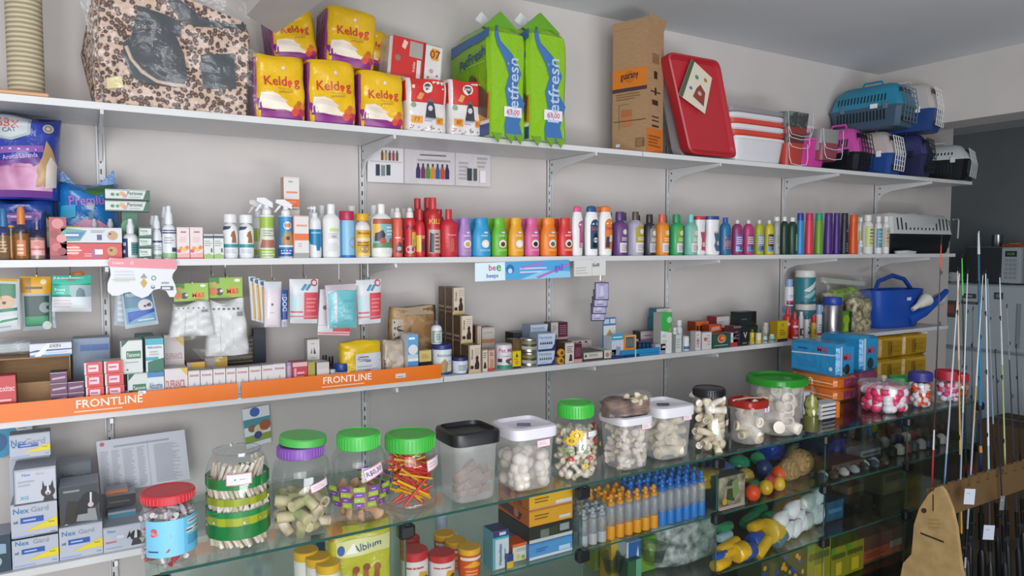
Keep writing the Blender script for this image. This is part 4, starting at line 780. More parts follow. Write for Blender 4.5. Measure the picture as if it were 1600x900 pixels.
# clear coloured shampoo
def cl(label, px, top, w, c, cap, cw=.5, ch=.2, wl='d8d2d4', bk=True, mid='b8ac98'):
    t = b2(label, px, top, w, c, cap, shape='should', ch=ch, cw=cw, k=.8, lab=(.06, .92), dec='d@.6,.86,.13@%s;r@.3,.95,.36,.86@%s;r@.3,.95,.04,.36@%s;d@.62,.72,.09@e0d8c8;l@.4,.88,.42,.55,2@e8e0d4;l@.4,.8,.08,.3,3@a89a9c;d@.8,.2,.08@9a7a70' % (mid, mid, wl))
    if bk: dup(t, (t.location.x, t.location.y+.075, t.location.z), label.replace('shampoo bottle', 'shampoo bottle hidden behind its twin'))
    return t
cl('purple shampoo bottle with a purple cap', 968.5, 331, 22, '5f3a72', '57356e', .62, .2, mid='6b4a7c')
cl('pale lilac shampoo bottle with a dark brown cap and yellow label', 993, 331, 26, 'a8a0b4', '5a4a4a', .4, .19, mid='a8983a')
cl('black shampoo bottle with a black cap and silver label', 1015, 335, 20, '2c2c36', '2a2a30', .5, .2, 'b8b8c0', mid='8a8a8c')
cl('orange shampoo bottle with a coral cap', 1034.5, 335, 22, 'd8822a', 'd85a48', .5, .19, mid='e0902c')
cl('green shampoo bottle with a green cap', 1057, 335, 21, '2f9a5c', '2c8c5a', .55, .2, mid='6fa838')
cl('aqua shampoo bottle with a turquoise cap', 1079.5, 335, 22, '6fb4a4', '6cc8be', .4, .2, mid='9ab8a4')
b2('white shampoo bottle with a red cap and red label', 1094, 338, 18, 'dcdcdc', 'b83a48', shape='hour', ch=.09, cw=.9, capt='match', k=.6, dec='p@.4,.1,.8,.05,.9,.3,.75,.55,.85,.9,.35,.9,.45,.55@b8485a;d@.6,.35,.1@d8d0d0')
bottle('white shampoo bottle with a red cap behind the others', 1084, 338, 17, Z2, -.19, 'dcdcdc', 'a8303e', shape='hour', ch=.09, cw=.9, capt='match', k=.6)
b2('white curvy shampoo bottle with a navy cap', 1113, 338, 24, 'e2e2e2', '2f4a88', shape='hour', ch=.09, cw=.9, capt='match', k=.6, dec='p@.5,.06,.75,.04,.9,.3,.75,.5,.82,.85,.4,.85,.48,.5,.4,.3@4a6480;d@.64,.4,.1@c8c0b0;l@.4,.85,.86,.92,1@c05a68')
b2('blue shampoo bottle with a royal blue cap', 1133.5, 340, 18, '2a6a98', '2a50b0', ch=.13, cw=.45, shape='round', k=.8, dec='r@.1,.95,.1,.6@4a4a78;p@.2,.6,.85,.6,.6,.85@3a3f70;l@.2,.9,.15,.75,7@d09a8a')
for i, (nm, px, w, c, l1, l2) in enumerate((('violet', 1152, 17, '8a3a6a', '6a5aa8', '8ab0d0'), ('magenta', 1169.5, 17, 'b03a72', '8a3a70', '5a88b8'), ('olive green', 1186.5, 15, 'a8aa30', '7a90a8', '5a7aa0'), ('yellow', 1202, 15, 'c0b42c', '3a3a20', '5a88b8'))):
    b2('small %s shampoo bottle with a clear cap' % nm, px, 344, w, c, 'c8ccca', ch=.10, cw=.4, shape='round', k=.8, dec='r@.15,.9,.3,.9@%s;r@.15,.9,.05,.3@%s;d@.55,.22,.1@3a4858;l@.2,.85,.4,.8,4@d8d8e0' % (l1, l2))
b2('grey translucent bottle with a white cap', 1213.5, 339, 12, '9c9e9c', 'dcdcd6', ch=.11, cw=.75, dec='l@.2,.8,.4,.8,4@84868a;d@.6,.2,.06@b04a44')
b2('dark green bottle with a white cap, left of two', 1226, 339, 14, '1f3a2e', 'dcdcd6', ch=.11, cw=.5, k=.8)
b2('dark green bottle with pale green label and a white cap', 1238.5, 340, 16, '22402f', 'e0e0da', ch=.11, cw=.5, k=.8, dec='r@.5,.95,.05,.85@7aa06a;l@.55,.9,.2,.7,4@a8c098')
for px, w, c, cap, nm in ((1251, 12, '2f86c4', '2540a0', 'sky blue tube bottle with a dark blue cap'), (1265, 14, 'd03a50', 'c02a5c', 'pinkish red tube bottle with a magenta cap'), (1280, 13.5, '6a9c28', '1f9a6a', 'leaf green tube bottle with an emerald cap'),
                         (1295, 15, '4a2a7c', '4c2c80', 'violet tube bottle, left of two'), (1308, 12, '43287a', '48307a', 'violet tube bottle, right of two'), (1320, 13, '2a2638', '2c2a36', 'near black tube bottle with white marks'), (1334, 14, 'd8541c', 'dc5a24', 'bright orange tube bottle')):
    d = 'r@.75,.95,.84,.9@e0e0e4' if '5419' not in c else ''
    if c == '2a2638': d += ';'+';'.join('r@.4,.6,%f,%f@b8b8c0' % (.08+i*.07, .10+i*.07) for i in range(4))+';d@.5,.7,.04@c04a48'
    else: d += ';l@.55,.95,.1,.7,8@%s' % ('c88a90' if c != '6a9c28' else '9ac050')
    b2(nm, px, 333 if px < 1330 else 336, w, c, cap, shape='taper', ch=.18, cw=.86, k=.85, capt='match', lab=(.02, .98), dec=d)
b2('pale bottle with olive label partly hidden by its neighbour', 1345, 340, 14, 'd0d0c8', 'd0d0cc', y=-.24, ch=.12, cw=.7, bg='a8b060')
b2('small white bottle standing in front of the row', 1344.5, 376, 9, 'dcdce0', 'd8d8dc', ch=.2, cw=.7, y=-.295, bg='9aacb8', dec='l@.2,.8,.2,.8,3@6a7a88')
b2('white bottle with a lime label near the row end', 1356, 336, 19, 'dedcd8', 'e0deda', ch=.15, cw=.66, bg='c9d0a0', lab=(.22, .84), dec='l@.3,.9,.1,.9,5@6a6a5a;r@0,.2,0,1@b8c468')
b2('white bottle with a teal label near the row end', 1372.5, 338, 13.5, 'dedede', 'e0deda', ch=.15, cw=.66, bg='5a94a0', lab=(.2, .8), dec='l@.2,.9,.2,.9,4@b8d0d4')
b2('white bottle with a beige label ending the row', 1384.5, 338, 12.5, 'dedede', 'e0deda', ch=.15, cw=.7, bg='b8ad98', lab=(.22, .82), dec='l@.2,.9,.2,.9,4@8a7a68')
# white and black carrier, long side to the room
X0, Zb = on_y(1392, 390, -.26); X1, Zt = on_y(1490, 337, -.26); L = X1-X0; H = Zt-Z2
t = thing('pet_carrier', 'white and black pet carrier on the right end of the middle shelf', 'pet carrier', (X0, -.26, Z2), 0, 'plastic pet carriers')
def rg(z, i, c=.02, D=.24): return [(i+c, i, z), (L-i-c, i, z), (L-i, i+c, z), (L-i, D-i-c, z), (L-i-c, D-i, z), (i+c, D-i, z), (i, D-i-c, z), (i, i+c, z)]
B().loft([rg(0, .02), rg(.008, .014), rg(H*.48, .0), rg(H*.5, -.003)], '14181c').build('lower_shell', t)
B().loft([rg(H*.5, -.003), rg(H*.55, .0), rg(H*.92, .015), rg(H, .03)], 'c9cccb').build('upper_shell', t)
g = B()
for i in range(14):
    x = L*(.10+.8*i/13); hh = H*.30 if i in (0, 1, 12, 13, 11) else H*.18 if i in (2, 10) else H*.06
    yy = lambda z: .015*(z-H*.55)/(H*.37)-.0012
    g.add([(x, yy(H*.6), H*.6), (x+.012, yy(H*.6), H*.6), (x+.016, yy(H*.6+hh), H*.6+hh), (x+.004, yy(H*.6+hh), H*.6+hh)], [(0, 1, 2, 3)], '1a2024')
g.build('air_slots', t)
g = B()
for f in (.12, .45, .8): g.box(L*f, L*f+.06, .05, .09, H-.002, H+.006, 'd4d6d4', .002)
g.build('roof_latch', t)
g = B(); x = L+.012
for j in range(7): g.tube([(x, .03, H*(.15+.12*j)), (x+.01, .12, H*(.15+.12*j)), (x, .21, H*(.15+.12*j))], .0022, '2c3236', 6)
for j in range(6): g.tube([(x+.004, .03+.036*j, H*.15), (x+.004, .03+.036*j, H*.87)], .0022, '2c3236', 6)
g.tube([(L-.002, .0, H*.9), (L+.05, 0, H*.92), (L+.06, .002, H*.86), (L+.055, .002, H*.4)], .004, 'b8bcbc', 6)
g.build('wire_door', t)
g, s = pillow(.16, .05, .016, 'd0d0d2', 3, (.8, .8), .003, 5); tag(g.build('folded_cloth', None, (X0+.09, -.285, Z2)), 'small folded white cloth in front of the white and black carrier', 'cloth')
# ================================================================== THIRD SHELF
def c3(label, pl, pr, top, face, side=None, y=-.29, dep=.05, z0=Z3, **k): return carton(label, pl, pr, top, z0, y, dep, face, side, **k)
def b3(label, px, top, w, body, cap, y=-.265, z0=Z3, **k): return bottle(label, px, top, w, z0, y, body, cap, **k)
def zat(px, py, y): return on_y(px, py, y)[1]
# open cardboard tray at the left with things on and in front of it
X0, Zt = on_y(-30, 566, -.20); X1, _ = on_y(110, 566, -.20)
t = thing('cardboard_tray', 'open brown cardboard carton at the left end of the third shelf', 'box', ((X0+X1)/2, -.20, Z3)); w = X1-X0; H = Zt-Z3
g = B(); g.box(-w/2, w/2, 0, .003, 0, H*.55, 'board'); g.build('front_wall', t)
g = B(); g.box(-w/2, w/2, .147, .15, 0, H, 'board'); g.build('back_wall', t)
for s_ in (-1, 1): B().box(min(s_*w/2, s_*(w/2-.003)), max(s_*w/2, s_*(w/2-.003)), .003, .147, 0, H, 'board').build('side_wall', t)
B().box(-w/2+.003, w/2-.003, .003, .147, 0, .003, 'board').build('base', t)
B().box(-w/2, w/2, .01, .15, H, H+.003, 'board').build('closed_lid', t)
zt = Z3+H+.0035
g, s = pillow(.13, .05, .045, 'film', 3, (.6, .6), .004, 31); g.box(-.055, .055, -.012, .012, .006, .035, 'a9b2b8', .004)
tag(g.build('blister_pack', None, (on_y(14, 560, -.12)[0], -.12, zt)), 'grey pack in clear film on top of the brown carton at the left edge', 'blister pack')
carton('white box reading EXIN with blue stripes, on the brown carton', 46, 112, 538, zt, -.19, .09, 'd4d8e2', 'b9c0cc', 'c4c9d2', 'r@0,1,0,.12@3a8ac0;p@0,.30,.2,.38,1,.44,1,.53,.15,.5,0,.40@3a3f80;p@.1,0,.25,0,.55,1,.4,1@e8ebf2;t@.6,.78,.24,.4@5a5f6a@EXIN;l@.4,.9,.22,.28,1@8a9ac0', group=None)
c3('translucent grey blue plastic box behind the red and white cartons', 113, 171, 530, '8497ae', '6d8098', y=-.13, dep=.07, dec='r@.2,.98,.8,.9@4068a8;r@.48,.49,0,1@7488a0;l@.5,.95,.2,.7,4@9aacc2')
c3('red carton at the left edge of the third shelf behind the orange strip', -14, 24, 589, 'bf3038', 'a02830', dec='t@.55,.72,.14,.8@e8c0c0@Doxitec;l@.1,.9,.4,.5,1@e8b0b0;r@0,1,.3,.33@d88080;l@.1,.7,.1,.2,1@e0a0a0')
pb = 'p@.1,.3,.9,.42,.9,.62,.1,.5@b89ab8;r@0,1,.94,1@c8b8c0'
hz = zat(70, 583, -.29)-Z3
for i in range(4): c3('small purple carton in the taller left pile, %s' % ('bottom', 'second', 'third', 'top')[i], 57, 84, 0, '5f2750', '4a1f40', z0=Z3+i*hz/4, H=hz/4-.001, dep=.05, dec=pb, group='piles of small purple cartons')
for i in range(3): c3('small purple carton in the shorter right pile, %s' % ('bottom', 'second', 'top')[i], 85, 111, 0, '5f2750', '4a1f40', z0=Z3+i*hz/4, H=hz/4-.001, dep=.05, dec=pb, group='piles of small purple cartons')
rb = 'p@.1,0,.9,0,.78,1,.22,1@d84040;r@.22,.78,.22,.78@e6c8d4;l@.26,.74,.36,.66,1@c0506a;r@0,.1,0,1@dcd0d0;r@.9,1,0,1@e04844'
hz = zat(128, 567, -.29)-Z3
for c_, (pl, pr) in enumerate(((113, 142), (145, 175))):
    for i in range(4):
        nm = ('bottom', 'second', 'third', 'top')[i]
        c3('small red and white carton, %s of the %s pile' % (nm, ('left', 'right')[c_]), pl+(2-i)*.8, pr+(2-i)*.8, 0, 'd03a3c', 'c8b4b8', z0=Z3+i*hz/4, H=hz/4-.001, dep=.055, dec=rb, group='piles of red and white cartons')
for i in range(3): c3('small blue carton in the low pile beside the red and white ones', 177, 198, 0, '3f78c0', '3468a8', z0=Z3+i*.0155, H=.015, dep=.05, dec='l@.15,.85,.3,.7,1@b0c8e8', group='low pile of small blue cartons')
gd = 'p@0,.78,.18,.88,.36,1,0,1@1f4f3c;r@.25,.92,.45,.68@2f6f50;t@.58,.565,.12,.6@d8e4dc@Tetramvin;l@.2,.8,.3,.38,1@a0a8a4;d@.28,.12,.03@5a6a62;r@0,.04,0,1@b8c0bc'
zz = zat(214, 585, -.29)
c3('white and green carton with dark green badge, lower of the two', 199, 230, 585, 'd0d5d2', 'aab4ae', dep=.07, dec=gd)
c3('white and green carton with dark green badge, upper of the two', 188, 222, 533, 'd0d5d2', 'aab4ae', y=-.275, dep=.07, z0=zz+.001, dec=gd)
td = 'r@0,1,.82,1@2fa8b8;t@.5,.75,.07,.8@2f4a80@Aldocutrine;r@0,.7,.36,.46@2fa0b0;p@.1,.0,1,0,1,.42,.1,.32@1f6a54;l@.2,.9,.5,.65,2@c0a0a0'
zz = zat(245, 583, -.29)
c3('white, teal and green carton, lower of the two', 230, 256, 583, 'd2dadc', 'a8b8bc', dep=.07, dec='t@.5,.6,.2,.8@2f4a80@Aldocutrine;r@0,1,.86,1@3a80b8;r@0,1,0,.1@3aa0a8')
c3('white, teal and green carton, upper of the two', 227, 255, 530, 'd2dadc', 'a8b8bc', y=-.28, dep=.07, z0=zz+.001, dec=td)
c3('dark teal box behind the white and teal carton', 212, 240, 524, '3a7a70', '2f6860', y=-.15, dep=.06)
dd_ = 'p@.8,.88,1,.78,1,1,.72,1@d8b040;t@.5,.62,.14,.86@9a5a5a@DUFRANCIL;l@.1,.8,.42,.48,1@c0b0b0;r@0,1,.12,.2@3f2a50'
c3('raised white carton with purple band and yellow corner', 256, 287, 524, 'cfc6c4', 'b0a6a8', y=-.20, dep=.07, dec='p@.6,.93,1,.80,1,1,.5,1@d8b040;t@.5,.66,.10,.86@a88a88@DUFRANCIL;l@.1,.8,.5,.55,1@c0b0b0;r@0,1,.17,.26@3f2a50')
c3('white carton reading DUFRANCIL behind the orange strip', 257, 293, 577, 'd8d0cf', 'b8b0b2', dep=.05, dec='p@.8,.9,1,.75,1,1,.7,1@d8b040;t@.47,.55,.24,.86@b0505a@DUFRANCIL;l@.1,.6,.3,.4,1@d8b0b0')
c3('white carton with yellow top corner lying behind, left one', 292, 320, 567, 'b8aeb0', '8a5060', y=-.22, dep=.05, dec='p@.3,.6,1,.6,1,1,.2,1@d0a838;r@0,1,0,.3@7a3848')
c3('white carton with yellow top corner lying behind, right one', 320, 355, 559, 'b5acaa', '8a5060', y=-.19, dep=.05, dec='p@.5,.7,1,.7,1,1,.4,1@d0a838;r@0,1,.0,.2@8a4858')
# black striped case
c3('black case with rows of gold stripes behind the hanging white bags', 352, 396, 528, '2a2724', '1c1c20', y=-.10, dep=.03, name='striped_case', cat='case', dec=';'.join('r@.04,.96,%f,%f@8a7a58' % (.12+i*.088, .145+i*.088) for i in range(10)))
c3('plain navy black panel beside the gold striped case', 396, 415, 514, '262c38', '1c212a', y=-.09, dep=.03, name='panel', cat='panel')
wt_ = 't@.5,.85,.10,.8@b85a5a@Aminomix;p@.5,.66,.78,.2,.22,.2@c8a8ac;p@.5,.54,.66,.27,.34,.27@e0dada;l@.1,.9,.04,.14,1@b0a8ac'
for i, (a, b, tp, s_) in enumerate(((294, 312, 580, 1), (313, 332, 579, 2), (333, 352, 577, 3), (353, 368, 576, 4), (369, 388, 575, 5), (389, 408, 573, 6), (409, 427, 571, 7), (427, 446, 569, 8))):
    c3('small white carton with a pale triangle mark in the row behind the strip', a, b, tp, 'd8d4d4', 'b0a8aa', dep=.045, dec=wt_.replace('c8a8ac', ['a8b4c0', 'a8a8b8', 'b8b0b0', 'c8a8ac'][i % 4]), group='row of small white cartons behind the orange strips')
bottle('pale violet round tube behind the orange strip', 451, 566, 12, Z3, -.27, 'b49ab0', 'a888a8', ch=.1, cw=.95, shape='cyl')
c3('red carton with white stripes behind the orange strip, right of the small white row', 457, 480, 567, 'c03a4c', 'a83244', dep=.05, dec='r@0,1,.85,1@d8b0b8;r@.1,.25,0,.8@e0a0aa;l@.3,.9,.4,.7,2@e0b0b8')
c3('olive yellow tube carton beside the red carton', 481, 492, 566, 'a8a04a', '8a8440', dep=.04)
c3('white carton with leaf print behind the strip, low one', 495, 514, 567, 'd6ccc8', 'b8aeaa', dep=.05, dec='r@0,1,.75,1@c8c0bc;p@.3,.1,.45,.15,.35,.55@8a6a5a;p@.6,.1,.75,.1,.6,.5@7a5a4a')
zz = zat(490, 563, -.19)
c3('white carton hidden behind the row, carrying the leaf print one', 480, 500, 563, 'cac6c4', 'b0aaa8', y=-.19, dep=.04)
c3('small white carton with brown leaf print, raised behind the red carton', 480, 499, 531, 'd8d4d2', 'b8b2b0', y=-.19, dep=.04, z0=zz+.001, dec='p@.25,.3,.4,.35,.35,.6@8a6a5a;p@.5,.3,.7,.3,.55,.65@4a3a3a;l@.3,.7,.75,.85,1@a8a0a0;l@.3,.7,.08,.18,1@b0a8a8')
b3('small bottle with black cap and black knob behind the low white carton', 507, 555, 12, '3a3a40', '22242a', y=-.2, ch=.4, cw=.6)
b3('small bottle with black cap beside its twin', 517, 557, 11, '44444a', '24262c', y=-.2, ch=.35, cw=.7)
b3('little white jar with pale lid by the blue lidded jar', 519, 577, 12, 'c4ccd4', 'c8d0d8', ch=.3, cw=.9)
b3('short white jar with a royal blue lid', 533, 567, 23, 'c8ccd4', '243f88', ch=.38, cw=1.0, shape='cyl')
# yellow and beige bags
def bag3(label, pl, pr, top, y, k, dec, D=.06, seed=1, name='food_pouch', cat='pouch', z0=Z3, n=4, pinch=(.9, .5), H=None):
    X0, Zt = on_y(pl, top, y); X1, _ = on_y(pr, top, y); H = Zt-z0
    g, s = pillow(X1-X0, D, H, k, n, pinch, .003, seed); g.deco(s, X1-X0, H, dec, .002, True)
    return tag(g.build(name, None, ((X0+X1)/2, y+D/2, z0)), label, cat)
bag3('bright yellow plastic bag with a white label and red dot', 534, 598, 536, -.285, 'g:d8b41a', 'r@.32,.98,0,.72@c8ccd2;d@.62,.22,.13@c03038;l@.36,.7,.5,.66,3@4a4a5a;l@.36,.9,.3,.45,2@a8a8b0;t@.55,.56,.07,.3@5a3a4a@Clorexidina', seed=21)
bag3('beige pouch with cream print and black side lettering', 600, 633, 534, -.27, 'g:b8a896', 'r@0,.14,0,1@c8bcae;T@.09,.35,.13,.5@2a2624@organew;d@.55,.3,.12@c8b8a8;d@.5,.62,.15@c0b0a2;d@.75,.5,.12@cabdb0;d@.6,.12,.07@6a5a50', seed=22)
bag3('large brown pouch with dogs and the letters ew, standing behind', 613, 684, 481, -.17, 'dogtan', 'r@0,1,.88,1@a8947c;r@.02,.24,.1,.82@b0a08c;T@.14,.62,.2,.4@241f1c@ew;d@.55,.66,.12@a07a50;d@.78,.62,.1@9a7048;d@.45,.3,.16@8a8078;d@.6,.2,.12@5a4638;p@.94,0,1,0,1,1,.94,1@2c3038', seed=23)
c3('tall white and light blue carton in front of the brown pouch', 637, 653, 523, 'b8ccd8', 'd4d6da', y=-.29, dep=.055, dec='r@0,1,.55,1@5a9cc8;d@.5,.66,.22@dcd8e0;r@0,1,.0,.44@4a90c0;r@0,1,.40,.46@e0e4e8;l@.1,.9,.86,.96,1@e8eef0;d@.5,.12,.2@c8dce8')
zz = zat(664, 566, -.27)
c3('small yellow box standing on a dark box beside the blue carton', 655, 674, 548, 'c9b670', 'a8985a', y=-.27, dep=.05, z0=zz, dec='l@.2,.8,.3,.7,3@a08a40')
c3('dark navy box carrying the small yellow box', 655, 674, 566, '23262e', '1b1e25', y=-.27, dep=.05, dec='l@.1,.9,.3,.7,2@5a606a')
# tubs
b3('white vitamin tub with navy lid carrying a small bottle', 690, 537, 31, 'd2d8de', '2a3474', y=-.26, shape='tubs', ch=.16, cw=1.0, bg='d4dade', lab=(.02, .98), dec='r@0,1,0,.13@2c4272;t@.52,.80,.13,.75@5a6a88@Aminomix;p@.28,.15,.55,.12,.6,.5,.45,.66,.3,.5@a88a5c;p@.55,.14,.75,.14,.72,.4,.6,.42@d8c8a8;l@.6,.95,.4,.6,2@a0b0c8')
zz = zat(682, 537, -.26)
b3('small white bottle with grey cap standing on the vitamin tub', 682, 500, 17, 'd6d8da', '4a4450', y=-.26, z0=zz, shape='round', ch=.2, cw=.5, bg='8a9a8a', lab=(.06, .7), dec='r@.2,.8,.1,.9@b8c4c4;l@.3,.7,.2,.8,4@3f5a4a')
b3('short white tub with navy lid and blue label', 718.5, 557, 25, 'd4d8de', '242c58', y=-.27, shape='tubs', ch=.22, cw=1.0, bg='d0d6de', lab=(.02, .96), dec='p@.6,0,1,0,1,.9,.85,.4@2f3f70;l@.25,.8,.25,.75,4@5a6478;r@0,1,0,.06@2f3f70')
# brown dog boxes
bd = 'r@0,.12,0,1@9a8060;T@.3,.66,.2,.5@3a2a24@Glicopan;l@.5,.95,.5,.9,5@b8a898;p@.5,.12,.86,.12,.88,.3,.78,.46,.82,.55,.7,.62,.58,.55,.6,.4,.5,.28@3a241c;d@.28,.2,.07@3a2a28;r@0,1,0,.09@c8b078'
def brown(label, pl, pr, top, y, z0, n=2, dep=.055, grp=None):
    c3(label, pl, pr, top, 'd0c2b0', '5a4836', y=y, dep=dep, z0=z0, dec=bd, sdec='l@.15,.85,.5,.9,5@6e5a44;r@.1,.9,.22,.3@a89884;r@.1,.9,.08,.11@a89884')
HB = zat(741, 539, -.29)-Z3; XL = on_y(732, 560, -.29)[0]; XR = on_y(751, 560, -.29)[0]
for lv, ys in enumerate(((-.29, -.23, -.168, -.108), (-.23, -.168, -.108), (-.168, -.108))):
    for j, y_ in enumerate(ys):
        f = 'front' if j == 0 else ('second row', 'third row', 'rear row')[j-1]
        g = B(); w = XR-XL; g.box(-w/2, w/2, 0, .055, 0, HB-.001, 'd0c2b0', 0, '5a4836', '5a4836'); g.deco(lambda u, v, o: (-w/2+u*w, -o, v*HB), w, HB, bd); g.deco(lambda u, v, o: (-w/2-o, .055-u*.055, v*HB), .055, HB, 'l@.15,.85,.5,.9,5@6e5a44;r@.1,.9,.22,.3@a89884;r@.1,.9,.08,.11@a89884')
        tag(g.build('carton', None, ((XL+XR)/2, y_, Z3+lv*HB)), 'brown supplement box with dog silhouette, %s of the %s storey of the stack' % (f, ('bottom', 'middle', 'top')[lv]), 'box')
c3('narrow brown and white box with a small dog behind the tinned milk', 743, 752, 509, 'c8b8a8', '6a2a24', y=-.13, dep=.05, dec='d@.6,.3,.15@3a241c;r@0,.3,0,1@7a6450')
c3('white box with an orange band in the back row', 753, 773, 512, 'ccc4bc', '7a3a30', y=-.10, dep=.06, dec='r@0,1,.55,.66@c88a5c;l@.15,.9,.8,.88,1@b0a8a0;l@.1,.9,.25,.45,2@b8aca4')
c3('small brown box with dog silhouette in the front row', 752, 762, 547, 'd0c0b0', '6a5040', dep=.05, dec='l@.3,.9,.6,.9,3@8a7868;p@.3,.15,.8,.15,.7,.4,.5,.45@3a241c;r@0,.18,0,1@7a6450')
c3('small pinkish dog biscuit box in the front row', 763, 773, 547, 'c8a898', '8a4a40', dep=.05, dec='p@.2,.1,.8,.1,.8,.5,.4,.6@b88a6a;r@0,1,0,.14@b04a44;l@.2,.8,.7,.9,2@8a5a54')
b3('white pet milk tin with puppy picture', 786.5, 537, 27, 'd8ccd2', 'b9b4b8', y=-.26, shape='cyl', ch=.03, cw=.97, bg='dad2d6', lab=(.02, .98), dec='t@.5,.80,.17,.8@b03a80@Pet Milk;r@0,1,0,.17@2f8a6c;d@.62,.32,.14@8a5a48;d@.5,.34,.09@5a4a58;d@.68,.3,.07@d8c8bc;l@.25,.75,.5,.6,1@a898a8;r@.05,.25,.3,.45@3a3a54')
c3('yellow carton with a dark base beside the pet milk tin', 801, 814, 549, 'd8c020', 'a8941c', dep=.05, dec='r@0,1,0,.12@2a2e5a;p@.35,.65,.65,.65,.5,.9@2a2e2a;d@.5,.35,.13@e08a2a;l@.2,.8,.5,.6,1@a89018')
c3('brown carton behind the yellow one', 801, 815, 531, '6a5030', '4e3c26', y=-.24, dep=.05)
cz = Z3
hz = (zat(826, 528, -.255)-Z3)/2
for i in range(2):
    X, _ = on_y(826, 550, -.255); g = B(); r = rad(X, -.255, 27); t = thing('food_tin', 'silver and olive food tin, %s of the two stacked tins' % ('lower', 'upper')[i], 'tin', (X, -.255, Z3+i*hz), 0, 'two stacked food tins')
    g.lathe([(.97, .001), (1, .004), (.96, .008), (.96, hz-.008), (1, hz-.004), (.97, hz-.001)], 'm:b8b4ac', 28, r, r); g.build('can', t)
    g = B(); g.deco(lambda u, v, o: ((r*.97+o)*sin((u-.5)*2.9), -(r*.97+o)*cos((u-.5)*2.9), .008+v*(hz-.016)), r*2.9, hz-.016, 'r@0,1,.1,.6@b5aca0;r@0,1,.55,.98@7c7450;p@0,.5,.5,.38,1,.5,1,.66,.5,.52,0,.66@33402e;l@.2,.9,.15,.35,1@8a8478', .0008, True); g.build('label', t)
c3('dark open box behind the food tins', 802, 828, 520, '3a3c3c', '2a2c2c', y=-.14, dep=.06)
vd = 'p@.0,0,1,0,1,.12,0,.12@2a3a6a;p@.78,.12,1,.12,1,.98,.94,.4@2a3a6a;t@.42,.78,.2,.78@8090b8@Vermivet;'+';'.join('d@%f,.44,.06@35486a;p@%f,.44,%f,.44,%f,.60@35486a' % (x, x-.03, x+.03, x) for x in [.14+.12*i for i in range(6)])+';l@.1,.6,.2,.28,1@a0b0c8'
h3 = zat(853, 549, -.29)-Z3
c3('pale blue wormer carton with a row of drops, bottom of the front pair', 840, 867, 549, 'bcc8d8', '8a98b0', dep=.06, dec=vd)
c3('pale blue wormer carton with a row of drops, upper of the front pair', 841, 868, 522, 'bcc8d8', '8a98b0', dep=.06, z0=Z3+h3+.001, dec=vd)
c3('pale blue wormer carton under the raised one in the back', 830, 857, 531, 'bcc8d8', '8a98b0', y=-.20, dep=.06, dec=vd)
c3('pale blue wormer carton raised in the back row', 829, 856, 508, 'bcc8d8', '8a98b0', y=-.20, dep=.06, z0=zat(843, 531, -.20)+.001, dec=vd)
c3('white and maroon carton raised at the back by the upright', 861, 872, 504, 'ccc4c0', '5a5a5a', y=-.13, dep=.05, z0=zat(866, 531, -.13), dec='l@.2,.8,.5,.85,3@8a8a8a;d@.6,.2,.12@8a7060')
c3('maroon striped carton raised at the back by the upright', 872, 887, 504, '5c2a3c', '4a2230', y=-.13, dep=.05, z0=zat(866, 531, -.13), dec=';'.join('r@.15,.85,%f,%f@a87888' % (.3+i*.12, .34+i*.12) for i in range(5))+';r@0,1,0,.14@c8a0a0')
c3('dark carton carrying the maroon striped one', 858, 887, 531, '4a3236', '3a282c', y=-.13, dep=.05)
c3('brown and white dog supplement carton with maroon panel', 883, 897, 536, 'd0c8c0', '5a4034', dep=.05, dec='l@.2,.9,.5,.85,4@7a6a64;p@.4,.1,.8,.1,.75,.4,.55,.45@4a2a24')
c3('maroon panel carton with printed lines beside the dog supplement', 897, 909, 538, '5c2238', '4a1c30', dep=.05, dec=';'.join('r@.15,.85,%f,%f@a87888' % (.35+i*.1, .38+i*.1) for i in range(5))+';r@0,1,0,.18@c89a98')
for px, py, nm in ((874, 563, 'lower'), (875, 552, 'upper')):
    X, Z = on_y(px, py, -.295); g = B(); r = rad(X, -.295, 13); g.lathe([(.4, -.007), (.9, -.006), (1, 0), (.9, .006), (.4, .007)], 'd09a24', 16, r, r, 2, (0, 0, 0)); g.deco(lambda u, v, o: ((u-.5)*r*2, v*r*2-r, .0075+o), 2*r, 2*r, 'd@.5,.5,.25@7a4a1c')
    o = g.build('treat_disc', None, (X, -.30, Z3+r if nm == 'lower' else Z3+r*2.9)); o.rotation_euler = (pi/2, 0, 0); tag(o, '%s round orange yellow biscuit pack by the wormer cartons' % nm, 'treat')
c3('flat black and white carton with paw mark, front left of the pair', 910, 943, 553, 'ccc8c0', '2f3834', dep=.11, H=.033, topc='2a3430', dec='r@0,1,0,.26@5a3a44;l@.3,.85,.5,.8,2@7a7a7a;d@.15,.62,.16@4a4a4a;r@0,.05,0,1@2a3430;r@.95,1,0,1@2a3430')
c3('flat white carton with a small dog, front right of the pair', 944, 963, 548, 'ccc8bc', '8a8a82', dep=.10, H=.036, topc='b0aca4', dec='r@0,1,0,.12@3a3a3a;d@.25,.5,.25@a8845c;l@.45,.9,.35,.75,3@8a8a8a')
c3('pale rounded carton lying behind the flat black and white one', 893, 924, 533, 'c8bcb8', 'a8a09c', y=-.13, dep=.10, dec='p@0,.2,.9,.1,1,.6,.8,.8,.1,.7@b8a8a4;p@.3,.85,.5,.8,.45,.95@2a2a2a;p@.6,.85,.8,.8,.75,.95@2a2a2a;l@.1,.7,.4,.55,1@a09490')
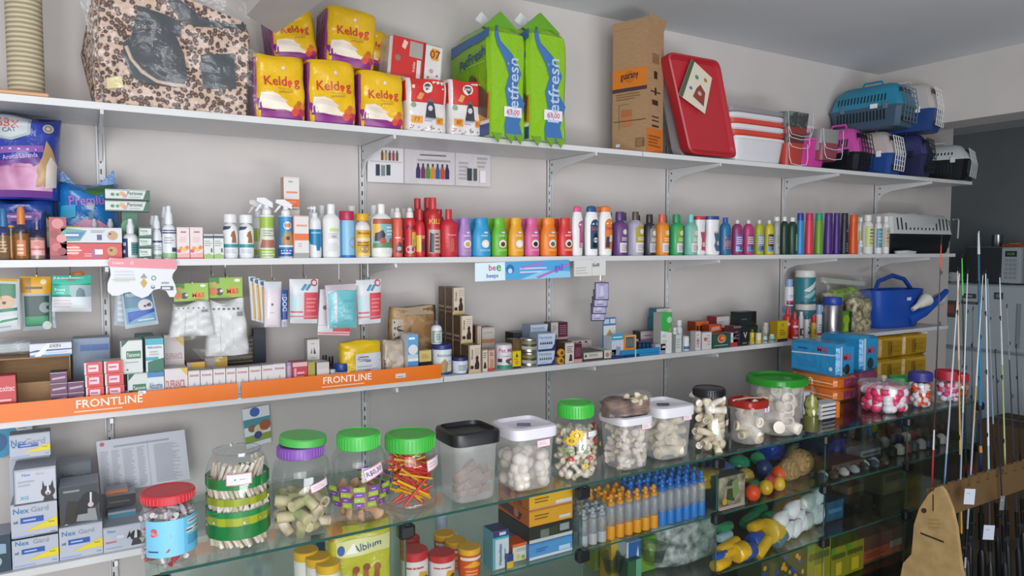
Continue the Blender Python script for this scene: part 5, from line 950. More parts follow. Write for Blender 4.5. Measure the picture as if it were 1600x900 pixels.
# display dispenser
X0, Zt = on_y(946, 497, -.25); X1, _ = on_y(990, 520, -.28); t = thing('display_dispenser', 'orange and blue cardboard counter dispenser with a tall back card', 'display box', (X0, -.29, Z3), 0)
w = X1-X0; H = Zt-Z3
g = B(); g.box(0, w*.55, .055, .058, .02, H, '4c7ab0'); g.deco(lambda u, v, o: (u*w*.55, .055-o, .02+v*(H-.02)), w*.55, H-.02, 'r@.06,.46,.82,.95@b8c4d0;r@.54,.94,.82,.95@c0ccd4;r@.03,.97,.42,.76@ccd2cc;p@.2,.45,.8,.45,.5,.66@b89070;r@0,1,.2,.42@3a94c0;l@.15,.8,.28,.36,1@d8e8f0'); g.build('back_card', t)
g = B(); g.box(0, w*.5, .0, .05, .01, H*.55, 'c0c8d4'); g.deco(lambda u, v, o: (u*w*.5, -o, .01+v*(H*.55)), w*.5, H*.55, 'r@0,1,.72,1@3898bc;l@.1,.9,.8,.9,1@e0f0f4;p@.3,0,.8,0,.7,.4,.4,.45@8898b0'); g.build('left_wing', t)
g = B(); g.box(w*.5, w, -.006, .05, .01, H*.24, 'd88418'); g.box(w*.5, w*.56, -.006, .05, H*.24, H*.56, 'd88a24'); g.box(w*.94, w, -.006, .05, H*.24, H*.56, 'd8a060'); g.box(w*.56, w*.94, -.006, .05, H*.52, H*.56, 'd8a060'); g.box(w*.56, w*.94, .0, .05, H*.24, H*.5, '6a5a50'); g.build('orange_tray', t)
g = B(); g.box(-w*.02, w*1.12, -.01, .06, 0, .012, '2a3a78', .0); g.build('base', t)
for i in range(4):
    g = B(); x = w*(.62+.085*i); g.box(x, x+w*.06, -.004, -.001, H*.27, H*.46, '6a7884'); g.build('blister_strip', t)
b3('small green tinted jar behind the blue tray', 994, 530, 9, '6f9a6a', 'b8c4b0', y=-.2, ch=.2, cw=.8)
g = B(); X0, Zt = on_y(968, 545, -.29); X1, _ = on_y(1028, 545, -.29); w = X1-X0
g.box(0, w, 0, .09, 0, .012, '2a84b8', .002); g.box(0, w, 0, .002, .012, .030, '2a84b8'); g.box(w*.35, w*.38, -.001, 0, .0, .03, 'a8c8d8')
tag(g.build('blue_tray', None, (X0, -.30, Z3)), 'shallow bright blue cardboard tray with dark cartons in it', 'tray')
for i, px in enumerate((1000, 1006, 1012, 1018)): c3('tiny navy carton standing in the blue tray', px-2.5, px+2.6, 535, '20304c', '1a2438', y=-.27, dep=.04, z0=Z3+.013, dec='r@.1,.9,.1,.8@2c4468', group='navy cartons in the blue tray')
zz = zat(1014, 537, -.17)
c3('grey carton hidden behind the navy cartons', 1001, 1027, 537, '9a9298', '6a6468', y=-.17, dep=.05)
c3('white and mauve carton raised behind the navy cartons', 1001, 1027, 518, 'b8aab4', '2f3438', y=-.17, dep=.05, z0=zz+.001, dec='r@0,1,0,.4@8a7a88;l@.2,.8,.55,.75,1@7a6a78;p@.75,.9,.9,.6,.95,.7,.85,.95@2a2a30')
c3('low lilac and white carton at the shelf edge', 1024, 1040, 538, 'b8b4c0', '9a96a4', dep=.06, dec='r@0,1,0,.35@8a94b4;l@.1,.8,.5,.7,1@a07a88')
c3('white and teal carton at the back, second storey', 1024, 1034, 497, 'd0d0c8', '2a7084', y=-.10, dep=.05, z0=Z3+.055, dec='r@0,1,0,.4@2a7084')
c3('carton with teal base at the back under the white and teal one', 1022, 1034, 521, 'c8c8c0', '2a7084', y=-.10, dep=.05, dec='r@0,1,0,.3@2a7084')
c3('wide white and teal carton on top at the back', 1026, 1049, 474, 'd4d4cc', '2a7084', y=-.10, dep=.05, z0=zat(1034, 497, -.10)+.001, dec='r@0,1,0,.3@2a7084;l@.5,.95,.7,.8,1@7a8a84;r@.45,.46,0,1@a8b0a8;r@0,1,.97,1@8ab060', H=.042)
c3('white carton at the back carrying the wide one', 1035, 1049, 497, 'c8c8c0', '8a8a84', y=-.10, dep=.05)
c3('tall green and white carton towering over the small medicines', 1033, 1050, 489, 'dcdcd8', 'a8a8a4', dep=.045, dec='p@0,.56,1,.5,1,1,0,1@3aa84c;d@.75,.82,.08@9ad0a0;p@.7,.5,.95,.56,.9,.64,.75,.6@b88a5a;l@.1,.6,.1,.5,3@c0c0c0')
b3('slim white bottle beside the tall green carton', 1054, 512, 8, 'd4d4dc', 'd8d8dc', ch=.12, cw=.8, dec='r@0,1,.25,.75@7a7aa8')
b3('clear white bottle behind the slim ones', 1061, 500, 11, 'c8cccc', 'd0d4cc', y=-.2, ch=.2, cw=.8, dec='l@.2,.8,.3,.7,3@9aa09c')
c3('white carton with faint print between the bottles', 1056, 1065, 523, 'ccd0ce', 'a8acaa', dep=.03, dec='l@.1,.9,.2,.8,4@a8aea8')
b3('small white and blue bottle with pale green cap', 1071.5, 525, 11, 'd4d8dc', 'c8d4c0', shape='cyl', ch=.12, cw=.9, dec='r@0,1,.05,.42@2a6a9c')
b3('tiny clear bottle with a red cap', 1084, 528, 8, 'c8c4c0', 'b04040', ch=.25, cw=.8, dec='r@.1,.9,.2,.5@4a4a44')
c3('small white carton with red print, left', 1087, 1095, 518, 'd0cccc', 'b0acac', dep=.03, dec='r@.2,.7,.3,.6@b86a6a;l@.2,.8,.1,.9,4@b8a8a8')
c3('small white carton with red print, right', 1097, 1112, 520, 'd2cecc', 'b2aeac', dep=.03, dec='r@.2,.5,.5,.7@b8605c;l@.5,.9,.2,.9,4@b8a8a8')
c3('pack of tubes with orange top at the back', 1087, 1107, 503, 'c0542c', '8a3a20', y=-.15, dep=.05, z0=Z3+.055, dec='r@0,1,.6,1@d0662c;'+';'.join('r@%f,%f,0,.6@23282a' % (.08+i*.25, .2+i*.25) for i in range(4)))
c3('pale carton carrying the pack of tubes', 1087, 1110, 524, 'b8b0ac', '9a928e', y=-.15, dep=.05)
c3('flat orange and red sachet leaning on the green carton', 1108, 1128, 508, 'cc5028', '8a3418', y=-.2, dep=.04, z0=Z3+.05, dec='p@.1,.2,.9,.4,.8,.8,.2,.7@d8a090')
c3('carton behind the green and orange one', 1108, 1130, 523, '8a827c', '6a625e', y=-.2, dep=.04)
c3('dark green carton with an orange and red oval', 1113, 1142, 523, '2c5040', '1f3a2e', dep=.05, dec='d@.5,.66,.42,.30@d8c8a0;d@.5,.68,.38,.26@c84a28;d@.55,.68,.2,.14@e0903a;l@.1,.9,.12,.26,1@8aa898')
c3('white tub shaped carton with red base raised at the back', 1120, 1144, 495, 'd0d0cc', '8a2a2a', y=-.14, dep=.06, z0=zat(1130, 521, -.14), dec='r@0,1,0,.35@b0303a;l@.1,.6,.6,.75,1@b0b0ac')
c3('white carton under the raised red based one', 1118, 1142, 521, 'b8b4b0', '9a9692', y=-.14, dep=.06)
c3('small white carton with a red foot', 1142, 1152, 520, 'd0d0d4', 'b0b0b4', dep=.04, dec='r@0,1,0,.3@b8303a;l@.1,.9,.5,.7,2@9a9aa4')
c3('black and maroon carton in the dark group', 1146, 1158, 510, '2c2a2c', '5a2a34', dep=.05, dec='l@.2,.8,.3,.8,3@6a4a54;r@0,1,.9,1@8a5a60')
c3('black carton with a white V', 1159, 1170, 511, '222624', '1a1c1c', dep=.05, dec='t@.5,.55,.32,.7@c8c8c0@V;l@.1,.9,.05,.2,1@7a7a70')
c3('black carton lying across the top of the dark group', 1155, 1182, 488, '20282a', '181e20', y=-.2, dep=.05, z0=zat(1165, 510, -.2), dec='p@.7,.3,1,.2,.96,.9,.8,.95@12181a;l@.1,.5,.4,.6,1@4a5654')
c3('dark green carton carrying the lying black one', 1153, 1184, 510, '1f2c26', '18221e', y=-.2, dep=.05)
for px, tp, w, b, c_, d_, nm in ((1175, 514, 8, 'c8b030', '3a4a2a', 'l@.2,.8,.2,.8,3@8a7a20', 'yellow bottle with a dark cap beside the dark cartons'), (1185, 515, 10, 'd0c8a0', '2c5038', 'r@0,1,0,.4@d0a830', 'cream and yellow bottle with a green cap'),
                            (1197, 504, 12, 'c8c8c4', 'd4d0cc', 'r@0,1,.3,.7@b8b4ac', 'pale jar with a white cap standing behind'), (1195, 525, 9, 'b8c4c0', 'c0ccc8', 'r@0,1,.2,.8@3a6a80', 'tiny blue labelled vial'),
                            (1206, 522, 9, 'a8c4b8', 'd0d8d4', 'r@0,1,.15,.7@3a8070', 'tiny teal labelled vial'), (1209.5, 505, 9, 'd4ccc8', '8a3038', 'r@0,1,.4,.7@b84044', 'white bottle with a wine red cap'), (1216, 523, 8, 'c8b8b4', 'b03434', 'r@0,1,.1,.6@b87a6a', 'tiny bottle with a red cap by the yellow pack')):
    b3(nm, px, tp, w, b, c_, y=-.27 if tp > 508 else -.2, ch=.22, cw=.8, shape='cyl', dec=d_)
c3('yellow carton with navy base before the red flasks', 1215, 1231, 502, 'd0b01c', 'a88c18', dep=.04, dec='r@0,1,0,.14@2a2a50;l@.2,.8,.3,.6,3@8a7414;d@.5,.8,.1@b88a18')
b3('red bottle with a white shoulder and red cone cap, left', 1231, 478, 14, 'c03434', 'c83436', y=-.22, shape='should', ch=.24, cw=.4, capt='dome', dec='r@0,1,.7,.9@d8d0d0')
b3('red bottle with white base and red cone cap, right', 1242, 487, 12, 'c43034', 'd03838', shape='should', ch=.26, cw=.45, capt='dome', dec='r@0,1,0,.1@d8d0d0;r@0,1,.8,.95@e0d8d8;l@.2,.8,.3,.6,2@e0a0a0')
b3('black and white bottle with a pale cap', 1252, 487, 8, 'c8c8c8', 'd8d0cc', ch=.16, cw=.7, shape='cyl', dec='r@0,1,.1,.6@2a2c30;r@.3,.7,.2,.5@c8b8b0')
b3('white bottle with black zigzag label', 1260.5, 494, 9, 'd0d0d0', '3a6a9a', ch=.14, cw=.7, shape='cyl', dec='p@.1,.1,.5,.2,.3,.4,.8,.5,.4,.8,.7,.85,.9,.4@24262a')
b3('yellow tube with a red cap', 1271.5, 492, 9, 'ccaa20', 'c02c30', ch=.34, cw=.95, shape='cyl', dec='l@.2,.8,.2,.8,3@a8341c')
b3('white aerosol with red base and clear blue cap, in front', 1280, 476, 10, 'd0d4dc', '8aa4cc', ch=.3, cw=.9, shape='cyl', dec='r@0,1,0,.18@b02a3a;l@.2,.8,.3,.8,3@7a8aa8')
def tealcan(label, px, top, w, y, z0, cap='dcd8d0'): return bottle(label, px, top, w, z0, y, '2a7c88', cap, shape='cyl', ch=.21, cw=.98, capt='match', bg='2a7c88', lab=(.02, .98), dec='p@.1,.5,.3,.45,.9,.9,.7,.95@c8d4d0;p@.1,.25,.3,.2,.95,.65,.8,.75@8ab8b4;p@.5,.1,.6,.1,.98,.4,.9,.45@c8d0cc;r@0,1,0,.08@1f5a70;p@.55,.5,.75,.55,.6,.62@b05a5a', seg=26)
tealcan('teal patterned can with white lid in the lower row, half hidden', 1259, 474, 33, -.13, Z3)
tealcan('teal patterned can with white lid beside the steel bottle', 1287, 477, 20, -.20, Z3)
zz = zat(1259, 474.5, -.13)+.001
tealcan('tall teal patterned can with white lid on top of another', 1258.5, 422, 33, -.13, zz)
b3('white aerosol with red base and clear blue cap raised on top', 1233, 436, 15, 'd4d4dc', '8aa4cc', y=-.17, z0=zat(1233, 478, -.17), ch=.28, cw=.8, shape='cyl', dec='r@0,1,0,.14@2a3a7a;r@0,1,.14,.32@b83440;l@.2,.8,.55,.8,2@8a90a8')
b3('white aerosol with blue clear cap under the raised one', 1229, 479, 15, 'b8c0d0', '7a98c4', y=-.17, ch=.2, cw=.9, shape='cyl')
b3('brushed steel bottle with a royal blue lid', 1300.5, 464, 31, 'm:a8a4a8', '2446a4', y=-.24, shape='cyl', ch=.20, cw=1.02, capt='match', seg=30)
c3('green and black tube carton beside the steel bottle', 1316, 1327, 486, '5a8a2a', '1f3a24', y=-.25, dep=.04, dec='d@.6,.6,.3@9ab830;p@.2,.1,.9,.1,.8,.5,.4,.4@a8c83a')
c3('dark green carton beside the steel bottle', 1328, 1338, 487, '1f3f30', '182f26', y=-.22, dep=.05)
# plant bag
X0, Zt = on_y(1283, 433, -.10); X1, _ = on_y(1350, 440, -.10); w = X1-X0; H = Zt-Z3
t = thing('plant_bag', 'clear bag of dried leaves and flowers behind the steel bottle', 'bag', ((X0+X1)/2, -.10, Z3))
g, s = pillow(w*.9, .08, H*.72, 'mix', 3, (.9, .4), .006, 41); g.build('dried_flowers', t)
g, s = pillow(w*.5, .085, H*.3, 'leaves', 3, (.5, .4), .008, 42)
o = g.build('green_leaves', t); o.location = (-.01, -.006, H*.48)
g, s = pillow(w, .10, H, 'film', 3, (.9, .3), .004, 43); g.build('clear_film', t)
g = B(); g.prism([(-w/2, H*.90), (w/2, H*.80), (w/2, H*.88), (-w/2, H)], -.006, .006, 'g:b8bcb4'); g.build('heat_seal', t)
X0, Zt = on_y(1332, 455, -.22); X1, _ = on_y(1362, 470, -.22)
t = thing('flower_bag', 'clear bag of dried seeds and petals beside the blue watering can', 'bag', ((X0+X1)/2, -.20, Z3)); w = X1-X0; H = Zt-Z3
g, s = pillow(w, .07, H*.8, 'mix', 3, (.9, .4), .006, 44); g.build('dried_petals', t)
g, s = pillow(w*1.06, .08, H, 'film', 3, (.9, .3), .004, 45); g.build('clear_film', t)
# watering can
X0, _ = on_y(1368, 500, -.22); X1, Zt = on_y(1444, 452, -.22); w = X1-X0; H = zat(1400, 452, -.2)-Z3
t = thing('watering_can', 'royal blue plastic watering can with a white rose on the third shelf', 'watering can', ((X0+X1)/2, -.17, Z3))
g = B(); g.lathe([(.80, 0), (.84, .01), (.95, H*.6), (1.02, H*.98), (1.0, H), (.94, H), (.9, H*.9)], '1f4fae', 28, w/2, .085, 3); g.build('tank', t)
g = B(); g.tube([(-w*.36, 0, H*.95), (-w*.28, 0, H*1.22), (-.0, 0, H*1.36), (w*.25, 0, H*1.25), (w*.42, 0, H*.95), (w*.50, 0, H*.60)], [.010, .011, .012, .012, .011, .010], '1c489f', 10); g.build('handle', t)
g = B(); g.tube([(w*.1, -.06, H*.18), (w*.35, -.09, H*.4), (w*.62, -.10, H*.72), (w*.80, -.10, H*.92)], [.034, .028, .020, .014], '1f4fae', 12); g.build('spout', t)
g = B(); g.tube([(w*.06, -.10, H*.48), (w*.16, -.115, H*.62)], [.012, .016], 'd8d8cc', 12); g.tube([(w*.14, -.113, H*.58), (w*.24, -.125, H*.72), (w*.27, -.128, H*.76)], [.018, .036, .034], 'd8d8cc', 18); g.build('spray_rose', t)
g = B(); g.box(-w*.02, w*.06, -.092, -.089, H*.72, H*.80, 'd8dce0'); g.build('price_sticker', t)
X0, Z = on_y(1452, 480, -.25); t = thing('white_funnel', 'white plastic spout lying beyond the watering can at the shelf end', 'spout', (X0, -.20, Z3+.02), 0)
B().tube([(-.03, 0, .02), (.05, 0, .05), (.13, 0, .10), (.19, 0, .115)], [.012, .018, .03, .036], 'c4c8c8', 14).build('spout_tube', t)
# ================================================================== HANGING PACKS under the middle shelf
def hook(label, px, py, y=-.20, n=1):
    X, Z = on_y(px, py, y); g = B(); g.tube([(0, 0, Z2-.018-Z), (0, 0, .006), (0, -.012, 0), (0, -.03, .003)], .0016, 'm:c0c0c4', 6)
    return tag(g.build('wire_hook', None, (X, y, Z)), label, 'hook')
def hang(label, q, y, k, dec, name='blister_pack', cat='blister pack', D=.008, group=None, filmy=False, inner=None, rz=0, curved=True):
    """hanging pack given by pixel corners tl, tr, br, bl at depth y"""
    C = [on_y(a, b, y) for a, b in q]; cx = sum(c[0] for c in C)/4; ct_ = max(C[0][1], C[1][1])
    W_ = abs(C[1][0]-C[0][0]); H_ = abs(C[0][1]-C[3][1])
    def s(u, v, o, sg=-1):
        x = (C[3][0]*(1-u)+C[2][0]*u)*(1-v)+(C[0][0]*(1-u)+C[1][0]*u)*v; z = (C[3][1]*(1-u)+C[2][1]*u)*(1-v)+(C[0][1]*(1-u)+C[1][1]*u)*v
        e = (1-abs(2*u-1)**4)*(1-abs(2*v-1)**6)
        return (x-cx, sg*(D*e*.5+.0008+o)+(.003*sin(7*v+3*u) if filmy else 0), z-ct_)
    g = B()
    g.grid(lambda u, v: s(u, v, 0), 14, 14, k); g.grid(lambda u, v: s(1-u, v, 0, 1), 14, 14, k)
    g.deco(s, W_, H_, dec, .0008, True)
    if filmy: g.grid(lambda u, v: s(-.03+1.06*u, -.03+1.03*v, .006+.003*sin(9*u+5*v)), 14, 14, 'film')
    return tag(g.build(name, None, (cx, y, ct_), rz), label, cat, group)
hang('flea pipette blister with a dog photo hanging at the left edge', [(-8, 434), (30, 436), (32, 514), (-8, 520)], -.22, 'c5ccd0', 'r@0,.95,.95,1@d8a82a;r@.05,.85,.62,.9@3a7a5a;d@.45,.55,.13@c8a888;d@.38,.54,.03@3a2a24;p@0,.36,.9,.38,.9,.44,0,.42@1f7a5a;r@0,.9,.02,.3@ccd2d4;p@0,.16,.9,.2,.9,.24,.3,.22@2a8a60;l@.1,.8,.05,.12,1@a8b0b4', D=.012)
hang('dark flea blister with yellow header, second from the left edge', [(31, 432), (80, 432), (80, 514), (36, 517)], -.20, '9aa6aa', 'r@0,1,.68,1@dca41c;r@0,.35,.70,.98@a87a20;d@.75,.9,.05@e8d8b0;l@.15,.8,.74,.84,1@5a4418;r@.1,.93,.08,.64@24443f;p@.12,.1,.9,.1,.9,.26,.3,.2,.12,.26@1f8a5c;d@.8,.42,.1@8a9898;d@.86,.08,.08@c8d0cc', D=.014)
hook('wire hook above the yellow headed blister', 58, 432)
hang('clear blister edge behind the dark flea pack', [(78, 440), (86, 440), (88, 512), (80, 512)], -.185, 'b8c2c4', 'l@.2,.8,.1,.9,4@9aa6a8')
hang('green and white cat flea carton card hanging from a hook', [(82, 431), (142, 430), (143, 487), (81, 487)], -.26, 'd0d6da', 'r@0,1,.76,1@3fb89c;r@0,1,.74,.77@2a8a70;p@.35,.85,.45,.88,.6,.86,.6,.9,.4,.91@8a7a70;r@0,.44,.46,.74@3ab09a;r@.44,1,.42,.74@9ab0b4;p@.6,.42,.85,.42,.82,.6,.7,.68,.62,.58@5a7480;p@0,.42,.5,.42,.46,.48,0,.46@1f7a5a;l@.05,.6,.1,.36,3@d0b8bc;t@.2,.62,.08,.34@d8f0ea@Front;l@.1,.4,.5,.56,1@a8e0d0', D=.022, name='hanging_carton', cat='box')
hang('bright orange card end just above the green and white cat carton', [(112, 426), (130, 424), (133, 431), (112, 432)], -.22, 'e07a3a', '', name='card', cat='card')
hook('wire hook holding the green and white card', 110, 433, -.25)
# wavy pink and white collar card
o_ = [(168, 408), (172, 403), (190, 404), (208, 411), (226, 403), (244, 407), (262, 404), (274, 407), (277, 413), (276, 420), (270, 428), (269, 434), (274, 446), (276, 457), (272, 464), (265, 464), (260, 455), (250, 451), (240, 453), (232, 462), (222, 466), (212, 462), (203, 456), (194, 458), (186, 462), (175, 462), (168, 455), (168, 443), (173, 430), (172, 421)]
yk = -.322; PP = [on_y(a, b, yk) for a, b in o_]; cx = sum(p[0] for p in PP)/len(PP); cz = sum(p[1] for p in PP)/len(PP)
g = B(); g.prism([(a-cx, b-cz) for a, b in PP], 0, .0015, 'd5d6de')
def S_(u, v, o): a = on_y(168+u*109, 466-v*63, yk); return (a[0]-cx, -o, a[1]-cz)
g.deco(S_, .21, .12, 'p@.02,.78,.98,.72,1,.88,.96,.97,.85,.97,.7,.9,.53,.99,.36,.87,.2,.97,.05,.99,0,.9@d8858e;d@.35,.88,.05@e8a8bc;t@.15,.88,.07,.2@f0d8d8@Coleira;l@.1,.4,.38,.7,4@c4c6ca;r@.07,.4,.44,.48@b8c4a0;p@.52,.5,.47,.38,.52,.25,.57,.38@b89a40;p@.52,.62,.47,.5,.57,.5@8a8a80;d@.66,.5,.06@5a8a5a;d@.66,.5,.035@d0d8d0;d@.65,.28,.05@5a6270;d@.65,.3,.03@c0c4cc;r@.76,.94,.2,.3@4a4a50;r@.78,.9,.22,.28@c8c8cc;l@.77,.88,.34,.42,1@8a8a8a', .0006)
tag(g.build('wavy_card', None, (cx, yk, cz)), 'wavy edged white and pink promotional card hanging from the middle shelf edge', 'card')
hang('blue pipette blister with white dog and yellow top under the wavy card', [(188, 448), (236, 446), (248, 506), (196, 514)], -.285, 'aebac4', 'p@0,.86,.65,.92,.62,1,.05,1@dca41c;d@.3,.92,.12@e0a820;r@.06,.95,.1,.86@6a9ab4;r@.06,.95,.48,.86@4a7890;t@.42,.79,.075,.6@c8d4dc@FRONTLINE;d@.7,.52,.15@c8c0c4;d@.68,.5,.03@30343a;d@.78,.52,.03@30343a;p@.12,.14,.3,.2,.95,.34,.95,.42,.12,.38@2450a8;l@.4,.9,.13,.2,1@c8ccd4', D=.012)
hang('clear blister pack behind the blue pipette one, left', [(180, 455), (200, 452), (206, 512), (178, 508)], -.25, 'a8b4bc', 'l@.2,.8,.1,.9,5@c0cad0', D=.01)
hook('wire hook under the wavy card', 200, 450, -.27)
# puppy pad bags with green headers
for nm, q, y, sd in (('left', [(271, 443), (325, 443), (331, 520), (262, 526)], -.25, 1), ('right', [(326, 434), (378, 432), (396, 545), (324, 556)], -.22, 2)):
    C = [on_y(a, b, y) for a, b in q]; cx = (C[0][0]+C[1][0])/2; t = thing('hygiene_pants_bag', 'clear bag of white pet diapers with a green header, %s of the two hanging bags' % nm, 'bag', (cx, y, C[0][1]), 0, 'hanging bags of white pet diapers')
    Wt = C[1][0]-C[0][0]; Hh_ = C[0][1]-C[3][1]; hh = Hh_*(.34 if nm == 'left' else .26)
    g = B(); g.box(-Wt/2, Wt/2, -.004, .004, -hh, 0, '8fb53c'); g.deco(lambda u, v, o: (-Wt/2+u*Wt, -.004-o, -hh+v*hh), Wt, hh, 'd@.7,.32,.2,.24@e08a24;t@.7,.32,.26,.36@b0342c@M&S;d@.84,.85,.14,.08@e8e8dc;d@.3,.3,.18@3a3c3c;d@.36,.34,.08@c8c4bc;d@.12,.32,.2@c8703a;p@0,.8,.3,.7,.3,1,0,1@3f7a2c;d@.15,.7,.1@e08a4a'); g.build('header_card', t)
    g, s = pillow(Wt*1.08, .07, (Hh_-hh)*.95, 'f:dedede', 3, (.7, .5), .008, 50+sd, (1.22, .98)); g.deco(s, Wt, Hh_-hh, ';'.join('d@%f,.86,.022@6a6a70' % (.12+.13*i) for i in range(6))+';r@.72,.9,.72,.8@9a9aa4;r@.30,.31,.1,.7@b4b4b6;r@.6,.605,.2,.75@b8b8ba', .001, True)
    o = g.build('folded_diapers', t); o.location = (0, .0, -Hh_)
    g, s = pillow(Wt*1.2, .085, (Hh_-hh)*1.08, 'film', 3, (.9, .3), .008, 60+sd, (1.25, .9)); o = g.build('clear_film', t); o.location = (0, 0, -Hh_*1.06)
    hook('wire hook holding the %s bag of pet diapers' % nm, (q[0][0]+q[1][0])/2, q[0][1], y)
hang('crumpled clear film bag bottom below the white diaper bags', [(300, 545), (380, 536), (394, 548), (316, 562)], -.24, 'film', '', name='film_bag', cat='bag', D=.04)
# slim packs
for i, (a, w_) in enumerate(((388, 8), (395, 8), (403, 9))):
    hang('slim pack with yellow centre strip, %s of three beside the pale pink grooming pack' % ('leftmost', 'middle', 'rightmost')[i], [(a, 432+3*i), (a+w_+3, 432+3*i), (a+w_+6, 502+2*i), (a+5, 500+2*i)], -.24-.012*i, 'c2c6ca', 'r@.35,.75,.05,.85@d09a28;r@.5,.58,.08,.8@e8c060;d@.5,.93,.05@4a6a8a;r@.75,.85,.05,.85@9aa0a8', group='slim yellow strip packs', D=.008)
hang('white and pale pink grooming pack on a clear card', [(412, 440), (440, 440), (437, 511), (413, 511)], -.285, 'cfc8d0', 'r@.05,.95,.85,1@c8ccd0;r@0,1,.05,.74@d8ccd4;d@.45,.5,.03@6a6a74;l@.3,.6,.3,.34,1@b0a0aa;p@.1,.2,.3,.2,.35,.7,.2,.6@e4d8e0', D=.018)
hang('narrow navy blue brush pack', [(437, 453), (450, 453), (449, 510), (440, 511)], -.283, 'b8bcc8', 'r@0,1,.2,1@28488c;T@.5,.62,.6,.5@c8d0e4@DOG;d@.5,.1,.06@a8a0b0;l@.2,.8,.78,.9,2@8a9ac8', D=.012)
rdw = 'r@0,1,.70,1@d4d4d8;p@.35,.76,.5,.9,.6,.88,.45,.74@4a8aa8;p@.5,.76,.66,.9,.76,.88,.6,.74@4a8aa8;d@.84,.92,.08@b04450;d@.84,.92,.05@d8d0d4;r@.48,1,.1,.70@cc4a54;r@.0,.46,.1,.65@c4ccd0;r@0,1,.14,.18@c8808a;l@.55,.95,.25,.6,4@dc8088;r@.02,.44,.24,.28@c05a64;r@0,1,0,.1@d0d4d8;r@.1,.2,.3,.6@9ad0d4'
hang('red and white bandage pack, left of the aqua one', [(452, 436), (497, 436), (495, 505), (453, 505)], -.26, 'd2d2d8', rdw, D=.022)
hang('red and white bandage pack, right of the aqua one', [(556, 438), (595, 436), (594, 504), (560, 507)], -.25, 'd2d2d8', rdw, D=.022)
hang('white card with red block hanging lowest behind the aqua pack', [(500, 452), (548, 452), (546, 524), (496, 523)], -.24, 'd0ccd2', 'r@.45,1,.08,.18@cc4a54;r@0,1,.02,.06@d8808a;r@0,1,.2,.22@b8b0b8;d@.18,.6,.05@8a5a62', D=.008)
hang('aqua turquoise cloth pack in a clear bag', [(508, 446), (558, 443), (556, 512), (512, 513)], -.28, 'd0ccd4', 'p@.05,.0,.98,.0,.98,.86,.3,.9,.05,.8@62bcc4;r@.05,.22,.03,.8@7ccad4;r@.22,.3,.03,.9@c8d0d8;l@.4,.9,.1,.7,4@55b0b8;r@.0,.95,.88,1@c8bcc4', D=.03, filmy=True, name='cloth_pack', cat='pack')
for px, py, y, nm in ((330, 430, -.2, 'above the green headers'), (474, 434, -.25, 'of the left red and white pack'), (530, 440, -.27, 'of the aqua pack'), (575, 436, -.24, 'of the right red and white pack'), (425, 437, -.28, 'of the pale pink grooming pack')):
    hook('wire hook '+nm, px, py, y)
for i in range(4):
    x, y_ = 929-2.0*i, 441+14.5*i*.75
    hang('silver and violet sachet with dark sealed edge, %s in the hanging strip' % ('front', 'second', 'third', 'last')[i], [(x, y_), (x+22, y_), (x+22, y_+28), (x, y_+28)], -.292+.006*i, '4a4258', 'r@.06,.94,.06,.94@b0accc;p@.3,.2,.6,.3,.5,.8,.35,.7@c8c4dc;l@.15,.85,.1,.2,1@7a7494;l@.2,.8,.84,.9,1@6a6484', name='sachet', cat='sachet', D=.008, group='hanging strip of silver sachets')
hook('wire hook above the silver sachets', 938, 441, -.29)
# ================================================================== LOWEST SHELF: grey medicine boxes
nx = 'l@.04,.7,.03,.12,1@8aa0c8;t@.22,.80,.15,.36@2a7aa8@Nex;t@.62,.80,.15,.5@8a94a4@Gard;r@.2,.7,.44,.60@2f52a4;l@.26,.62,.47,.57,1@a8b8e0;p@.3,.22,1,.24,1,.52,.9,.48@e0cc28;t@.1,.5,.08,.1@4a5a80@68;l@.8,.95,.36,.42,1@8a8420;r@0,1,0,.012@8a90a0;l@.85,.97,.08,.14,1@5aa0a0'
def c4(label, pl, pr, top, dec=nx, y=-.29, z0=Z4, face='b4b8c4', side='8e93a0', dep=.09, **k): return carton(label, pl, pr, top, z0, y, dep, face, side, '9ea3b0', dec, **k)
hA = zat(50, 842, -.29)-Z4
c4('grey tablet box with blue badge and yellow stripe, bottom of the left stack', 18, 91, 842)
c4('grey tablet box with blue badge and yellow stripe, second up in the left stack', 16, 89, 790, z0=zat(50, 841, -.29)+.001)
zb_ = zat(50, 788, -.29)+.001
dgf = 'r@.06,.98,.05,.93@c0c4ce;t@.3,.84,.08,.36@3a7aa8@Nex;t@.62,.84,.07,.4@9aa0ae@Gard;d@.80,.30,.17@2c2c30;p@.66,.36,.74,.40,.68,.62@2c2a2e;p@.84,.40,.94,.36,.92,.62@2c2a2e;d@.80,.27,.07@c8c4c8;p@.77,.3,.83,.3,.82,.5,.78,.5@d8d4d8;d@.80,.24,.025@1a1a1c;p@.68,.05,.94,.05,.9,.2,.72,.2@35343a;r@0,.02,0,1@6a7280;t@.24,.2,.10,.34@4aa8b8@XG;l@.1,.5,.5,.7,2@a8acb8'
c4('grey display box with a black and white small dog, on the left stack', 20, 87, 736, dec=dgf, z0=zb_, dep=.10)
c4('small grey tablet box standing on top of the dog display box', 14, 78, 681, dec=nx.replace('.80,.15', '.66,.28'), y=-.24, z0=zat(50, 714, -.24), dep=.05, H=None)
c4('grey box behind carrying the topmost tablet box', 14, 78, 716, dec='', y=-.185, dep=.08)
c4('grey tablet box with blue badge and yellow stripe, in the middle of the shelf', 92, 160, 826)
